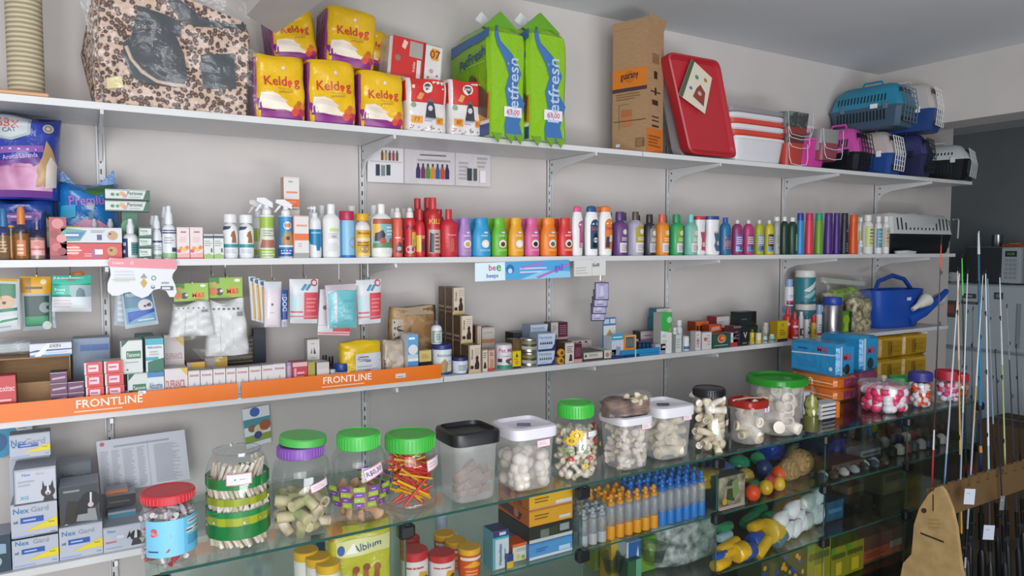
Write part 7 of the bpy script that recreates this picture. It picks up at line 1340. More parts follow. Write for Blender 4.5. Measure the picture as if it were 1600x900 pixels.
# 15 big foam tub
X, Y, r, H = place(1381, None, 84, front=-.935, top=587)
t = thing('foam_tub', 'wide clear tub with a knobbed clear lid full of pink and white floats', 'tub', (X, Y, zo))
B().lathe([(.02, .001), (.9, 0), (.97, .004), (1, .02), (1, H*.86), (1, H*.9)], GL, 44, r, r, cap=False).build('tub_body', t)
B().lathe([(1.02, H*.86), (1.02, H*.92), (.97, H*.98), (.2, H), (.02, H)], 'h:f4f4f6', 44, r, r, cap=False).build('lid', t)
B().lathe([(.4, H), (.5, H+.006), (1, H+.014), (.9, H+.022), (.02, H+.025)], 'h:ffffff', 16, .011, .011).build('lid_knob', t)
fill('foam_float', 'pink and white foam float in the wide clear tub', 'float', 'pink and white floats in the wide tub', X, Y, ZC, r*.97, H*.76, [('two', 'e8e4ea|e03868', 0), ('two', 'e03868|e64a78', 3), ('two', 'e6e2e8|de4a72', 1), ('two', 'e8e6ea|e8e6ea', 2)], .0185, seed=31, st=1.05, dens=1.25)
for px, tp, w, lidc, lh, nm, kk, sd, fr in ((1408, 584, 42, '3aa84c', 12, 'clear jar with a green lid half hidden behind the float tub', 'e8e4ea|d84a7a', 33, -.84), (1438, 577, 40, '3a3a8a', 14, 'clear jar with a violet blue lid full of orange and white floats', 'e8e6e6|e0582c', 35, -.93), (1480, 574, 42, 'b8283a', 15, 'clear jar with a red lid full of pink and white floats', 'e6e2e8|dc4a7c', 37, -.93)):
    t, X, Y, r, Hb = jar(nm, px, tp, w, lidc, lh, .98, .93, front=fr)
    fill('foam_float', 'small foam float in the '+nm.split(' with a ')[1].split(' lid')[0]+' lidded jar', 'float', 'floats in the '+nm.split(' with a ')[1].split(' lid')[0]+' lidded jar', X, Y, ZC, r*.95, Hb*.88, [('two', kk, 0), ('two', kk, 1), ('two', kk, 2)], .0145, seed=sd, st=1.15, dens=1.2)
t, X, Y, r, Hb = jar('clear jar with a red lid at the far end, behind the rods', 1499, 580, 30, 'b8283a', 13, .98, .93, front=-.90)
fill('foam_float', 'orange foam float in the far end jar', 'float', 'orange floats in the far end jar', X, Y, ZC, r*.95, Hb*.86, [('two', 'e0582c|e0582c', 0), ('two', 'e6e2e0|dc6a3c', 1)], .0145, seed=39)
# ================================================================== INSIDE THE GLASS COUNTER
SA, SB = .796, .611
def gx_(px, py, y): return on_y(px, py, y)
def tubc(label, px, top, w, y, z0, body, cap, dec, ch=.24, bg=None, group=None):
    return bottle(label, px, top, w, z0, y, body, cap, shape='tubs', ch=ch, cw=1.02, capt='match', bg=bg or body, lab=(.02, .96), dec=dec, group=group, name='tub', cat='tub', seg=26)
yd = 'r@0,1,.78,.98@d8d4d0;p@0,0,1,0,1,.5,.5,.62,0,.45@a8b04a;d@.5,.55,.14@d8c84a;l@.2,.8,.15,.35,2@e0e4a0'
for i, (px, tp, y) in enumerate(((478, 858, -.84), (497, 868, -.875), (513, 878, -.91))):
    tubc('yellow lidded supplement tub at the left in the counter, %s of three' % ('rearmost', 'middle', 'front')[i], px, tp, 40, y, SA, 'd8d8c8', 'd8a81e', yd, .16)
X0, Zt = on_y(518, 832, -.90); X1, _ = on_y(614, 832, -.90); Zt = min(Zt, ZC-.012); w = X1-X0; H = Zt-SA
g, s = pillow(w, .07, H, 'g:b9b53a', 5, (.95, .45), .003, 81); g.deco(s, w, H, 'r@.08,.95,.62,.84@d4cf96;t@.56,.73,.10,.62,5@23406c@Albium;d@.15,.72,.05,.07@3a5aa0;p@.2,.66,.4,.66,.36,.8@e8e4d8;p@0,.84,.2,.95,.2,1,0,1@b8782a;r@.02,.98,.9,.93@a89a2a;'+';'.join('p@%f,.04,%f,.04,%f,.4,%f,.46,%f,.4@9a5a2a' % (x, x+.12, x+.1, x+.06, x+.02) for x in (.3, .48, .66))+';d@.38,.42,.05@8a4a24;d@.55,.44,.05@8a4a24;d@.73,.42,.05@9a5228;r@0,1,0,.03@8a8a2a', .001, True)
tag(g.build('food_pouch', None, ((X0+X1)/2, -.865, SA)), 'yellow green zip pouch reading Albium standing in the glass counter', 'pouch')
carton('blue carton behind the yellow green pouch', 494, 516, 848, SA, -.72, .05, '2a7098', '225c80', None, 'd@.5,.5,.2@a8c8d8', H=None)
for nm, px, tp, w, y in (('left', 647, 857, 44, -.90), ('right', 690, 862, 42, -.91)):
    tubc('white supplement tub with a red lid, %s of the pair in the counter' % nm, px, tp, w, y, SA, 'd4cccc', 'b8262c', 'p@.4,.1,.8,.1,.8,.6,.5,.7@d09a2a;l@.1,.9,.75,.9,1@b8484a;d@.7,.3,.2@6a3a2a', .22)
tubc('red supplement jar with a red lid at the back of the second bay', 640, 838, 32, -.80, SA, '9c2228', 'b0262c', 'l@.2,.8,.3,.7,3@c85a5a')
for nm, px, tp, w, y, z in (('back', 694, 832, 34, -.80, SA), ('middle', 712, 843, 34, -.85, SA), ('front', 733, 853, 36, -.91, SA)):
    tubc('orange red tub with a yellow lid, %s of the three' % nm, px, tp, w, y, z, 'c84c1c', 'd8a020', 'r@0,1,.82,.96@d8d0c8;p@.1,.5,.9,.5,.5,.8@e0a020;l@.2,.8,.1,.4,2@e89a5a', .2)
b = bottle('pale blue funnel shaped bottle hanging behind the yellow lids', 689, 803, 20, SA, -.62, 'a8b4c8', 'c0c8d8', shape='bullet', ch=.12, cw=1.0)
carton('tall white and teal carton with navy top and vertical lettering in the counter', 770, 795, 832, SA, -.925, .05, 'b8c4cc', '5a9aa4', '2a3068', 'r@0,1,.84,1@2a3068;r@.4,.8,.88,.96@c0c0d0;r@0,1,.78,.84@3aa0a8;T@.45,.38,.2,.66@3a4a68@Hemolitan;T@.75,.38,.14,.6@5a6a88@Pet gotas;r@0,.14,0,.78@5a9aa4')
carton('orange topped white carton with fruit print in the counter', 801, 830, 852, SA, -.91, .05, 'c8c4b8', 'd0581c', 'd0581c', 'r@0,1,.84,1@d4601c;l@.2,.9,.55,.75,3@a0a0a8;d@.3,.25,.14@c8b84a;d@.55,.2,.12@7a9a4a;p@.6,0,1,.4,1,0@d87a2a')
carton('small yellow and navy carton beside the orange topped one', 792, 802, 868, SA, -.935, .03, 'c8a41c', '2a3a7a', '2a3a7a', 'r@0,1,.5,1@2a3a78')
def flat(label, pl, pr, y, dep, z0, H, k, ktop, kl, dec, sdec): return carton(label, pl, pr, 0, z0, y, dep, k, kl, ktop, dec, H=H, sdec=sdec)
hs = .041
for i, (k, kt, kl, nm, dec, sdec) in enumerate((('4a8ac0', '4a8ac0', '2f6ea8', 'blue', 'r@0,1,0,.18@c0ccd4;l@.15,.45,.4,.7,2@2a5a98;r@.68,.95,.22,.5@b0c8dc', ''), ('20261e', '2a2a2a', '20242a', 'black', 'r@0,1,0,.22@b8bcc0;r@.25,.45,.25,.75@6a6a64;r@.7,.92,.4,.85@8a9094;r@.45,.65,.3,.8@2c3a20', ''),
                        ('d09420', 'c88a1c', 'b8601c', 'lower yellow', 'l@.12,.45,.35,.75,2@8a5a10;r@.68,.95,.15,.38@c8c0b8', 'p@.0,.3,.7,.1,.8,.6,.1,.9@5a2a34;d@.6,.5,.3@b8785a'), ('d8a41e', 'dca824', 'b8661c', 'upper yellow', 'l@.12,.45,.35,.75,2@8a5a10;r@.6,.98,.1,.34@d0ccc8;r@0,1,0,.08@c88a80', 'p@.1,.2,.8,.1,.7,.8,.2,.9@8a3a5a;d@.5,.5,.3@b8785a'))):
    c_ = flat('flat %s ampoule carton in the pile near the corner clamp' % nm, 828+2*i*0, 898, -.925+.004*i, .16, SA+i*(hs+.001), hs, k, kt, kl, dec, sdec)
# bottles with blue or orange caps
rr = random.Random(41)
def squeeze(label, X, Y, H, r, cap, base, group):
    t = thing('squeeze_bottle', label, 'bottle', (X, Y, SA), 0, group)
    B().lathe([(.02, .001), (.95, 0), (1, .004), (1, H*.28), (.97, H*.3)], base, 14, r, r, cap=False).build('coloured_base', t)
    B().lathe([(.97, H*.28), (.96, H*.66), (.9, H*.7), (.5, H*.74)], 'h:e4e8f0', 14, r, r, cap=False).build('clear_body', t)
    g = B(); g.lathe([(.55, H*.74), (.8, H*.75), (.8, H*.82), (.5, H*.84), (.4, H*.9), (.62, H*.93), (.3, H), (.02, H)], cap, 10, r, r); g.box(-r*1.1, r*.2, -r*.2, r*.2, H*.9, H*.95, cap); g.build('nozzle_cap', t)
    return t
i = 0
bX0, bX1 = 1.15, 1.60
protoB = squeeze('clear small bottle with a bright blue nozzle cap and blue base', 0, 0, .135, .0135, '2a6ab8', '2a74c0', None)
protoO = squeeze('clear small bottle with an orange nozzle cap and orange base', 0, 0, .125, .0135, 'd08a24', 'd8901c', None)
first = {'B': True, 'O': True}
protoC = squeeze('cloudy clear small bottle without colour', 0, 0, .10, .0135, '9aa0a8', 'a8aaac', None); first['C'] = True
for row in range(3):
    for c_ in range(15):
        X = 1.135+c_*.0315+row*.006; Y = -.918+row*.034
        if X > 1.60: continue
        kd = 'C' if X < 1.21 else ('O' if X < (1.40 if row == 0 else 1.32) else 'B')
        p = {'B': protoB, 'O': protoO, 'C': protoC}[kd]
        if first[kd]: p.location = (X, Y, SA); o = p; first[kd] = False
        else: o = dup(p, (X, Y, SA), rot=(0, 0, rr.uniform(-.5, .5)))
        o['group'] = 'small bottles with %s caps in the counter' % {'B': 'blue', 'O': 'orange', 'C': 'cloudy'}[kd]
# white card behind
# bags of balls and rolls, third and fourth bays
def sack(label, px, py, wpx, hpx, y, k, seed, z0=None, pinch=(.6, .5), n=2.6, name='bagged_ball', cat='toy', filmk=None, group=None, D=None, rot=0):
    X0, Zc = on_y(px-wpx/2, py, y); X1, _ = on_y(px+wpx/2, py, y); F = fwd(X0, y); H = hpx*F/FPX; w = X1-X0
    g, s = pillow(w, D or min(w, .08), H, k, n, pinch, .004, seed)
    z = Zc-H/2 if z0 is None else z0
    o = g.build(name, None, ((X0+X1)/2, y, z)); 
    if rot: o.rotation_euler = (0, rot, 0)
    return tag(o, label, cat, group)
yb_ = -.88
sack('golden yellow bagged towel roll at the left of the ball bay', 1098, 752, 40, 26, -.86, 'g:c89a1c', 91, n=3, name='bagged_roll', cat='roll')
sack('orange pink bagged pack under the golden roll', 1106, 782, 24, 44, -.84, 'g:b85a44', 92, SA, name='bagged_roll', cat='roll')
carton('picture box with a yellow green animal print in the counter', 1122, 1164, 748, SA, -.93, .05, 'photo', '2a3a34', None, 'r@0,1,0,.1@b09a94;p@.3,.3,.6,.2,.7,.6,.5,.9,.35,.7@3a4a24;d@.25,.25,.1@c8a02c;p@.55,.3,.8,.4,.7,.9,.5,.8@7a8a5a;r@.1,.6,.62,.7@8a8a74;r@0,.03,0,1@6a7a70')
for lab, px, py, w, h, k, y in (('crinkled dark blue and clear bagged ball on top of the pile', 1128, 733, 44, 26, 'g:4a5a8c', -.80), ('teal green bagged ball at the top', 1155, 722, 38, 22, 'g:1f7a5c', -.76), ('bright green bagged ball under the rolls', 1184, 716, 26, 20, 'g:2a9060', -.74), ('yellow brown bagged ball in the middle', 1165, 743, 30, 24, 'g:a88a3c', -.82), ('dark blue glossy bagged ball', 1194, 731, 30, 26, 'g:20305c', -.82),
                            ('bright orange ball at the right of the pile', 1216, 742, 27, 26, 'g:d84a1c', -.84), ('small green bagged ball', 1180, 760, 26, 20, 'g:1f7048', -.87), ('crimson pink bagged ball', 1203, 758, 22, 24, 'g:b83440', -.88), ('orange red ball at the front of the shelf', 1176, 782, 28, 26, 'g:d8481c', -.92), ('yellow bagged ball, left of the front two', 1197, 775, 25, 24, 'g:cca020', -.905), ('yellow bagged ball, right of the front two', 1217, 772, 22, 22, 'g:d0a822', -.90)):
    X, Z = on_y(px, py, y); r_ = rad(X, y, w); F = fwd(X, y); rz_ = h*F/FPX/2
    g = B(); q = random.Random(px); prof = [(max(.03, sin(pi*i/12))*(1+.05*q.uniform(-1, 1)), -cos(pi*i/12)*rz_) for i in range(13)]
    g.lathe(prof, k, 18, r_, r_*.9)
    g.lathe([(.1, rz_*.95), (.25, rz_*1.12), (.4, rz_*1.2)], 'film', 10, r_, r_, cap=False)
    tag(g.build('bagged_ball', None, (X, y, max(Z, SA+rz_))), lab, 'ball')
g = B()
for px, py, rp_ in ((1251, 722, 24), (1232, 738, 20), (1238, 758, 16)):
    X, Z = on_y(px, py, -.85+.0); r_ = rad(X, -.85, rp_*2); cxx = X; cz_ = Z
    g = B(); prof = [(max(.03, sin(pi*i/12)), -cos(pi*i/12)*r_*.95) for i in range(13)]; g.lathe(prof, 'twine', 22, r_, r_*.8); tag(g.build('twine_ball', None, (X, -.85, max(Z, SA+r_))), {24: 'large round tan ball of twine at the right of the ball pile', 20: 'medium tan ball of twine beside the large one', 16: 'small tan ball of twine lowest of the three'}[rp_], 'twine ball')
sack('royal blue folded pack behind the twine', 1205, 706, 22, 24, -.72, 'g:22409c', 95, n=5, name='bagged_roll', cat='roll')
# lower shelf
for lab, px, py, w, h, k, y, rot in (('long dark green bagged roll lying at the top', 1178, 806, 52, 20, 'g:1f6a44', -.80, -.25), ('green roll end beside the long green roll', 1204, 808, 22, 20, 'g:1f7048', -.84, 0), ('yellow roll high in the pile', 1182, 822, 28, 18, 'g:c8a01c', -.86, 0), ('tall yellow roll standing at the right', 1205, 835, 24, 40, 'g:c8a620', -.88, .25),
                                ('round royal blue pack in the middle', 1181, 843, 26, 26, 'g:20489c', -.88, 0), ('long yellow roll, upper left', 1138, 853, 44, 18, 'g:cc9e1c', -.90, -.1), ('long yellow roll, lower left', 1142, 862, 48, 16, 'g:d4a41e', -.915, 0), ('big yellow roll end', 1156, 862, 26, 30, 'g:d8aa24', -.92, 0), ('yellow roll slanting to the right', 1192, 858, 34, 18, 'g:d0a824', -.915, -.5),
                                ('royal blue pack under the yellow rolls', 1168, 874, 28, 24, 'g:2050a8', -.92, 0), ('blue pack at the lower left', 1126, 868, 30, 12, 'g:2050a8', -.925, 0), ('yellow roll lowest at the left', 1126, 884, 32, 20, 'g:cc9e1c', -.93, 0), ('teal striped pack at the right', 1217, 858, 26, 22, 'g:2a6a80', -.90, -.4), ('green and clear bag at the top left', 1132, 824, 26, 18, 'g:2a7a54', -.86, 0), ('pale blue clear pack', 1132, 838, 28, 14, 'g:8aa4b0', -.88, 0)):
    X, Z = on_y(px, py, y); F = fwd(X, y); L = w*1.25*F/FPX; r_ = h*F/FPX/2
    if w < h*1.3: L = w*1.2*F/FPX
    g = B(); L2 = L/2; g.lathe([(.3, -L2), (.85, -L2*.92), (1, -L2*.75), (1.02, 0), (1, L2*.75), (.85, L2*.92), (.3, L2)], k, 14, r_, r_)
    o = g.build('bagged_roll', None, (X, y, max(Z, SB+r_))); o.rotation_euler = (0, pi/2+rot, 0.15); tag(o, lab, 'bagged roll')
for i in range(13):
    px, py = [(1238, 796), (1262, 784), (1276, 776), (1220, 812), (1245, 810), (1268, 800), (1228, 830), (1250, 826), (1272, 822), (1240, 852), (1258, 846), (1276, 842), (1226, 848)][i]
    X, Z = on_y(px, py, -.885+.02*(i % 3)); g = B(); s_ = .032; g.lathe([(.25, -s_*1.1), (.9, -s_*.7), (1, -s_*.1), (.85, s_*.4), (.4, s_*1.0), (.05, s_*1.3)], 'foam', 12, s_*.9, s_*.8)
    o = g.build('fibre_pouch', None, (X, -.885+.02*(i % 3), max(Z, SB+s_))); o.rotation_euler = (.2, .7+.2*sin(i*2.1), 0); tag(o, 'white fibre filled pouch in the heap beside the yellow rolls', 'pouch', 'heap of white fibre pouches')
# crumpled clear bags and dishes in the second and third bays, lower shelf
sack('heap of crumpled clear plastic bags in the lower counter under the blue capped bottles', 1062, 868, 92, 80, -.80, 'crinkle', 97, SB, D=.14, name='clear_bag', cat='bag', n=3)
for px, py, w, nm in ((1020, 868, 62, 'right'), (958, 884, 50, 'left')):
    X, Z = on_y(px, py, -.88); r_ = rad(X, -.88, w); g = B(); g.lathe([(.6, 0), (.66, .004), (.95, .05), (1, .052), (.97, .05), (.62, .008)], 't:dfe6e4', 24, r_*.8, r_*.8); tag(g.build('clear_bowl', None, (X, -.88, max(Z-.02, SB))), 'clear plastic bowl in the lower counter, %s one' % nm, 'bowl')
carton('green and yellow printed carton in the lower counter', 930, 975, 850, SB, -.74, .06, '8a962a', '6a7a20', None, 'd@.6,.6,.3@c8a41c;p@.1,.1,.5,.2,.4,.8,.1,.7@4a7a2a')
carton('yellow carton with brown print in the lower counter', 955, 978, 842, SB, -.86, .05, 'b8962a', '9a7a20', None, 'd@.5,.5,.3@7a5a1c')
carton('blue and white carton in the lower counter', 979, 1001, 848, SB, -.90, .04, '2a5a9c', 'a8b8c8', None, 'p@.6,.5,.9,.6,.8,.9@c0d0e0;r@0,.12,0,1@b8c4d0')
carton('leaf green carton in the lower counter', 1000, 1030, 842, SB, -.82, .06, '6a9a30', '4a7a24', None, 'd@.5,.5,.3@a8b83a')
carton('small dark green carton by the clear bowls', 981, 1002, 878, SB, -.92, .04, '2a5a3c', '20482f', None, 'r@.6,1,0,1@5a9a7a')
# far bays
for lab, pl, pr, top, z0, y, dep, k, kl, dec in (
    ('brown cardboard box low in the fifth bay', 1338, 1412, 846, .42, -.90, .16, '5e4030', '665040', 'r@.05,.9,.1,.5@a04a2c;r@.7,.95,.3,.55@8a8a84;l@.2,.6,.2,.4,2@6a2a1c'),
    ('big brown carton behind in the fifth bay', 1325, 1378, 762, SB, -.72, .15, '6a5840', '5a4a36', 'd@.5,.7,.12@4a5a34;d@.5,.3,.1@4a5a34'),
    ('olive patterned carton in the fifth bay', 1380, 1414, 742, SB, -.80, .12, '6a6440', '5a5438', 'p@.1,.6,.9,.6,.9,.9,.1,.9@3f4a2c;l@.2,.8,.2,.5,3@8a8460'),
    ('teal blue tackle case in the fifth bay', 1292, 1318, 786, SB, -.86, .12, '22506c', '1c4058', 'r@.1,.9,.4,.6@3a7a9a'),
    ('navy case on the upper shelf of the fifth bay', 1296, 1320, 690, SA, -.80, .12, '22285a', '1c2048', 'd@.5,.5,.2@3a4488'),
    ('yellow black printed carton on the upper shelf of the fifth bay', 1318, 1342, 694, SA, -.76, .12, '23282a', '1c2022', 'd@.5,.4,.3@8a8a24'),
    ('pale grey lure box on the upper shelf of the fifth bay', 1345, 1376, 706, SA, -.82, .12, '8a9094', '6a7074', 'r@.1,.9,.3,.6@4a5054'),
    ('dark lure box on the upper shelf of the fifth bay', 1378, 1406, 700, SA, -.78, .12, '2a2e30', '22262a', 'l@.1,.9,.2,.8,4@5a6066'),
    ('brown flat tackle tray on the upper shelf of the fifth bay', 1300, 1350, 728, SA, -.90, .10, '5a4a40', '4a3c34', 'l@.1,.9,.3,.7,2@7a6a60'),
    ('pink and white lure carton in the sixth bay', 1420, 1440, 700, SA, -.84, .1, 'a8888a', '7a5a5a', 'l@.1,.9,.2,.8,3@c8c0c0'),
    ('dark reel box in the sixth bay', 1442, 1466, 696, SA, -.80, .1, '2a3034', '22262a', 'd@.5,.5,.3@5a6468')):
    z0 = .43 if z0 == .42 else z0; carton(lab, pl, pr, top, z0, y, dep, k, kl, None, dec, H=min(on_y(pl, top, y)[1]-z0, .165))
bottom = .43
g = B(); g.box(gx[0]+.004, gx[-1]-.004, -.943, -.51, .424, .429, 't:f6fbf9'); g.build('glass_shelf', ct)
for i, (pl, pr) in enumerate(((1262, 1298), (1299, 1322), (1322, 1350))):
    carton('yellow and green printed hook carton in the low row, %s' % ('left', 'middle', 'right')[i], pl, pr, 853+(0, 5, -3)[i], .43, -.915, .08, '8a861c', '3f5a18', '5c6a1c', ';'.join('d@%f,.7,.09@4a5a14' % (.15+.17*j) for j in range(5))+';r@.3,.7,.1,.5@c8b02a;p@0,.8,.3,.85,.2,1,0,1@4a8a2a')
carton('dark green carton with orange and yellow spots left of the low row', 1190, 1258, 878, .43, -.90, .1, '3a4a2a', '2a3a22', None, ';'.join('d@%.2f,%.2f,.06@%s' % (random.uniform(.05, .95), random.uniform(.3, .95), random.choice(['c88a1c', 'd09a2a', '4a7a3a', '24489a'])) for _ in range(22)))
for i in range(16):
    X = 2.66+.05*(i % 8); Y = -.86+.09*(i//8); k = ['2a3034', 'b8b0ac', '6a3438', '3a4448', '8a8a88', '22323a'][i % 6]
    g = B(); g.lathe([(.8, 0), (1, .004), (1, .03), (.7, .034), (.4, .04)], k, 12, .02, .02); tag(g.build('fishing_reel_spool', None, (X, Y, SA)), 'small fishing line spool on the upper shelf of the last bay', 'spool', 'line spools in the last bay')
for i in range(14):
    X = 2.16+.03*i; k = ['3a4450', '8a9094', '4a3a2c', '2a3038', 'a8a49c'][i % 5]; g = B(); g.lathe([(.3, 0), (1, .008), (1, .02), (.3, .03)], k, 10, .013, .02); tag(g.build('lure', None, (X, -.915+.02*(i % 2), SA)), 'small fishing lure in the front row of the fifth bay', 'lure', 'lures in the fifth bay')
rr = random.Random(77)
for i in range(26):
    up = i < 14; X = 2.18+.072*(i % 14 if up else (i-14)); w_ = rr.uniform(.03, .055); h_ = rr.uniform(.035, .10); k = rr.choice(['23304a', '3a3428', '4a4f50', '2c3a2c', '5a3430', '6a6c6a', '1f2a3c'])
    g = B(); g.box(-w_/2, w_/2, 0, .02, 0, h_, 'g:'+k, .004); g.deco(lambda u, v, o: (-w_/2+u*w_, -o, v*h_), w_, h_, 'l@.15,.85,.6,.85,2@8a8c88;d@.5,.3,.2@%s' % rr.choice(['8a8a24', '7a3430', '8a9498', '3a5a8a']), .0006)
    tag(g.build('tackle_pack', None, (X, -.66+rr.uniform(-.03, .03) if up else -.60, SA if up else SB)), 'small dark tackle pack standing at the back of the %s shelf of the far bays' % ('upper' if up else 'middle'), 'tackle pack', 'tackle packs on the %s shelf of the far bays' % ('upper' if up else 'middle'))
g = B(); g.box(0, .75, 0, .38, 0, .76, '37302a', .006); g.deco(lambda u, v, o: (u*.75, -o, v*.76), .75, .76, 'r@.48,.52,0,1@4a4238;r@.1,.35,.2,.4@5a5044')
tag(g.build('shade_block', None, (3.22, -.46, 0)), 'dark brown storage crate on the floor behind the far end of the glass counter', 'crate')  # made-up dark block, covers the bright wall seen through the counter end
# ================================================================== RODS, FISH STAND
XF = 2.32
def fy(px, py): r_ = ray(px, py); k = XF/r_[0]; return (CAMY+r_[1]*k, CAMZ+r_[2]*k)
fo = [(1462, 762), (1469, 760), (1476, 768), (1487, 795), (1494, 825), (1498, 860), (1502, 890), (1512, 930), (1520, 975), (1500, 985), (1430, 985), (1404, 975), (1402, 925), (1408, 895), (1411, 880), (1424, 866), (1426, 845), (1428, 820), (1436, 795), (1450, 773)]
F_ = [fy(a, b) for a, b in fo]; bz = min(p[1] for p in F_)
t = thing('rod_stand', 'fish shaped raw board rod stand with a drawn eye and slots', 'rod stand', (XF, sum(p[0] for p in F_)/len(F_), 0)); oy = t.location.y
def plate(g, P, x0, x1, k): n = len(P); g.add([(x0, y-oy, z) for y, z in P]+[(x1, y-oy, z) for y, z in P], [tuple(range(n)), tuple(reversed(range(n, 2*n)))]+[(i, i+n, (i+1) % n+n, (i+1) % n) for i in range(n)], k)
g = B(); plate(g, F_, 0, .015, 'mdf')
def fs(u, v, o): a = fy(1402+118*u, 985-225*v); return (-o, a[0]-oy, a[1])
g.deco(fs, .25, .5, 'd@.355,.832,.018@3a2a1c;p@.47,.83,.485,.83,.485,.945,.47,.945@3a2a1c;p@.31,.67,.62,.607,.62,.620,.31,.683@3a2a1c;p@.48,.958,.50,.985,.49,1.0,.47,.99@5a4026;l@.42,.6,.7,.78,3@9a7c4c', .001)
g.build('fish_end_panel', t)
g = B(); zb0 = min(p[1] for p in F_); 
for yy in (min(p[0] for p in F_)+.03, max(p[0] for p in F_)-.03): g.box(0, .015, yy-oy-.015, yy-oy+.015, 0, zb0+.01, 'mdf')
g.build('panel_foot', t)
yR = oy+.02
def bz_(px, py): return on_y(px, py, yR)
zt_ = bz_(1480, 757)[1]; xe = 3.35
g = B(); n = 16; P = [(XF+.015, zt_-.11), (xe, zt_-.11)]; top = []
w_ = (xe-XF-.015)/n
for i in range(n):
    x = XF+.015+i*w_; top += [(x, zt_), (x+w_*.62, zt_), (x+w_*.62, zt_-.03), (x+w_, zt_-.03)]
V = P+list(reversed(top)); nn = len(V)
g.add([(x-XF, yR-oy, z) for x, z in V]+[(x-XF, yR-oy+.012, z) for x, z in V], [tuple(range(nn)), tuple(reversed(range(nn, 2*nn)))]+[(i, (i+1) % nn, (i+1) % nn+nn, i+nn) for i in range(nn)], '6e5538'); g.build('notched_rail', t)  # rail darker than the mdf parts: its shade is put into the colour
g = B(); g.box(.015, xe-XF, yR-oy-.03, yR-oy-.018, .12, .28, 'mdf'); g.build('lower_rail', t)
g = B(); g.box(.015, xe-XF, yR-oy-.12, yR-oy+.06, .03, .045, 'mdf'); g.build('base_board', t)
rods = [
 ('slim rod with a red tip section and white lower wrap', (1471, 370), (1456, 765), -1.10, [(0, .03, '1e2022'), (.03, .12, 'd84a34'), (.12, .38, '4a4a4c'), (.38, .76, '3a2226'), (.76, .84, 'c8c8d0'), (.84, 1, 'b02a3a')], .0022, '1c1c20'),
 ('pale yellow telescopic rod', (1496, 420), (1503, 880), -1.16, [(0, .3, 'd8b088'), (.3, .62, 'c8a868'), (.62, .76, '20242a'), (.76, 1, 'c08a2c')], .0025, '1a1c20'),
 ('white rod leaning to the left', (1499, 424), (1474, 780), -1.13, [(0, .55, 'd0d4dc'), (.55, .8, 'a8a8bc'), (.8, 1, '6a8ab0')], .0024, '1c2028'),
 ('dark rod with a bright green tip', (1503, 400), (1512, 890), -1.12, [(0, .12, '4ac04a'), (.12, .25, '24402c'), (.25, 1, '1c2426')], .0028, '14181a'),
 ('short white rod beside the green tipped one', (1512, 424), (1497, 860), -1.18, [(0, .5, 'c0c8cc'), (.5, .8, '8a94a0'), (.8, 1, '3a4450')], .0022, '20242a'),
 ('thick blue rod with a chrome tip ring', (1529, 364), (1534, 890), -1.10, [(0, .06, 'b8c0c4'), (.06, .2, '2a5a7a'), (.2, .5, '2a78a0'), (.5, .62, '20344c'), (.62, .64, 'd08a3c'), (.64, .8, '1c3a6a'), (.8, 1, '101214')], .0046, '0e1012'),
 ('white rod leaning left of the blue one', (1536, 426), (1518, 720), -1.15, [(0, .6, 'c8ccd4'), (.6, .8, 'c09a78'), (.8, 1, 'a8acb4')], .0022, '23262a'),
 ('white rod just right of the blue one', (1540, 424), (1547, 870), -1.17, [(0, .6, 'ccd4dc'), (.6, .75, '9ac0c4'), (.75, 1, '3a3c40')], .0028, '1a1c20'),
 ('pale grey rod behind', (1543, 432), (1560, 880), -1.07, [(0, .5, '8a98a4'), (.5, 1, '30343a')], .0026, '1a1c20'),
 ('pale green rod at the right', (1562, 430), (1575, 880), -1.13, [(0, .3, 'c8d0d4'), (.3, .75, 'a8b888'), (.75, 1, '28323a')], .0027, '1a1c20'),
 ('thin dark rod with a hooked tip guide at the right', (1573, 478), (1592, 880), -1.16, [(0, .2, '7a8288'), (.2, 1, '2c3444')], .0024, '1a1c20'),
 ('thin dark rod with an angled tip', (1520, 482), (1516, 880), -1.06, [(0, .3, '5a6268'), (.3, 1, '2c3034')], .002, '1a1c20'),
 ('thin black rod between the white ones', (1555, 548), (1570, 880), -1.2, [(0, 1, '26282e')], .0024, '1a1c20'),
 ('black rod at the right picture edge', (1588, 540), (1600, 880), -1.1, [(0, .3, '3a4248'), (.3, 1, '22262c')], .0026, '1a1c20'),
]
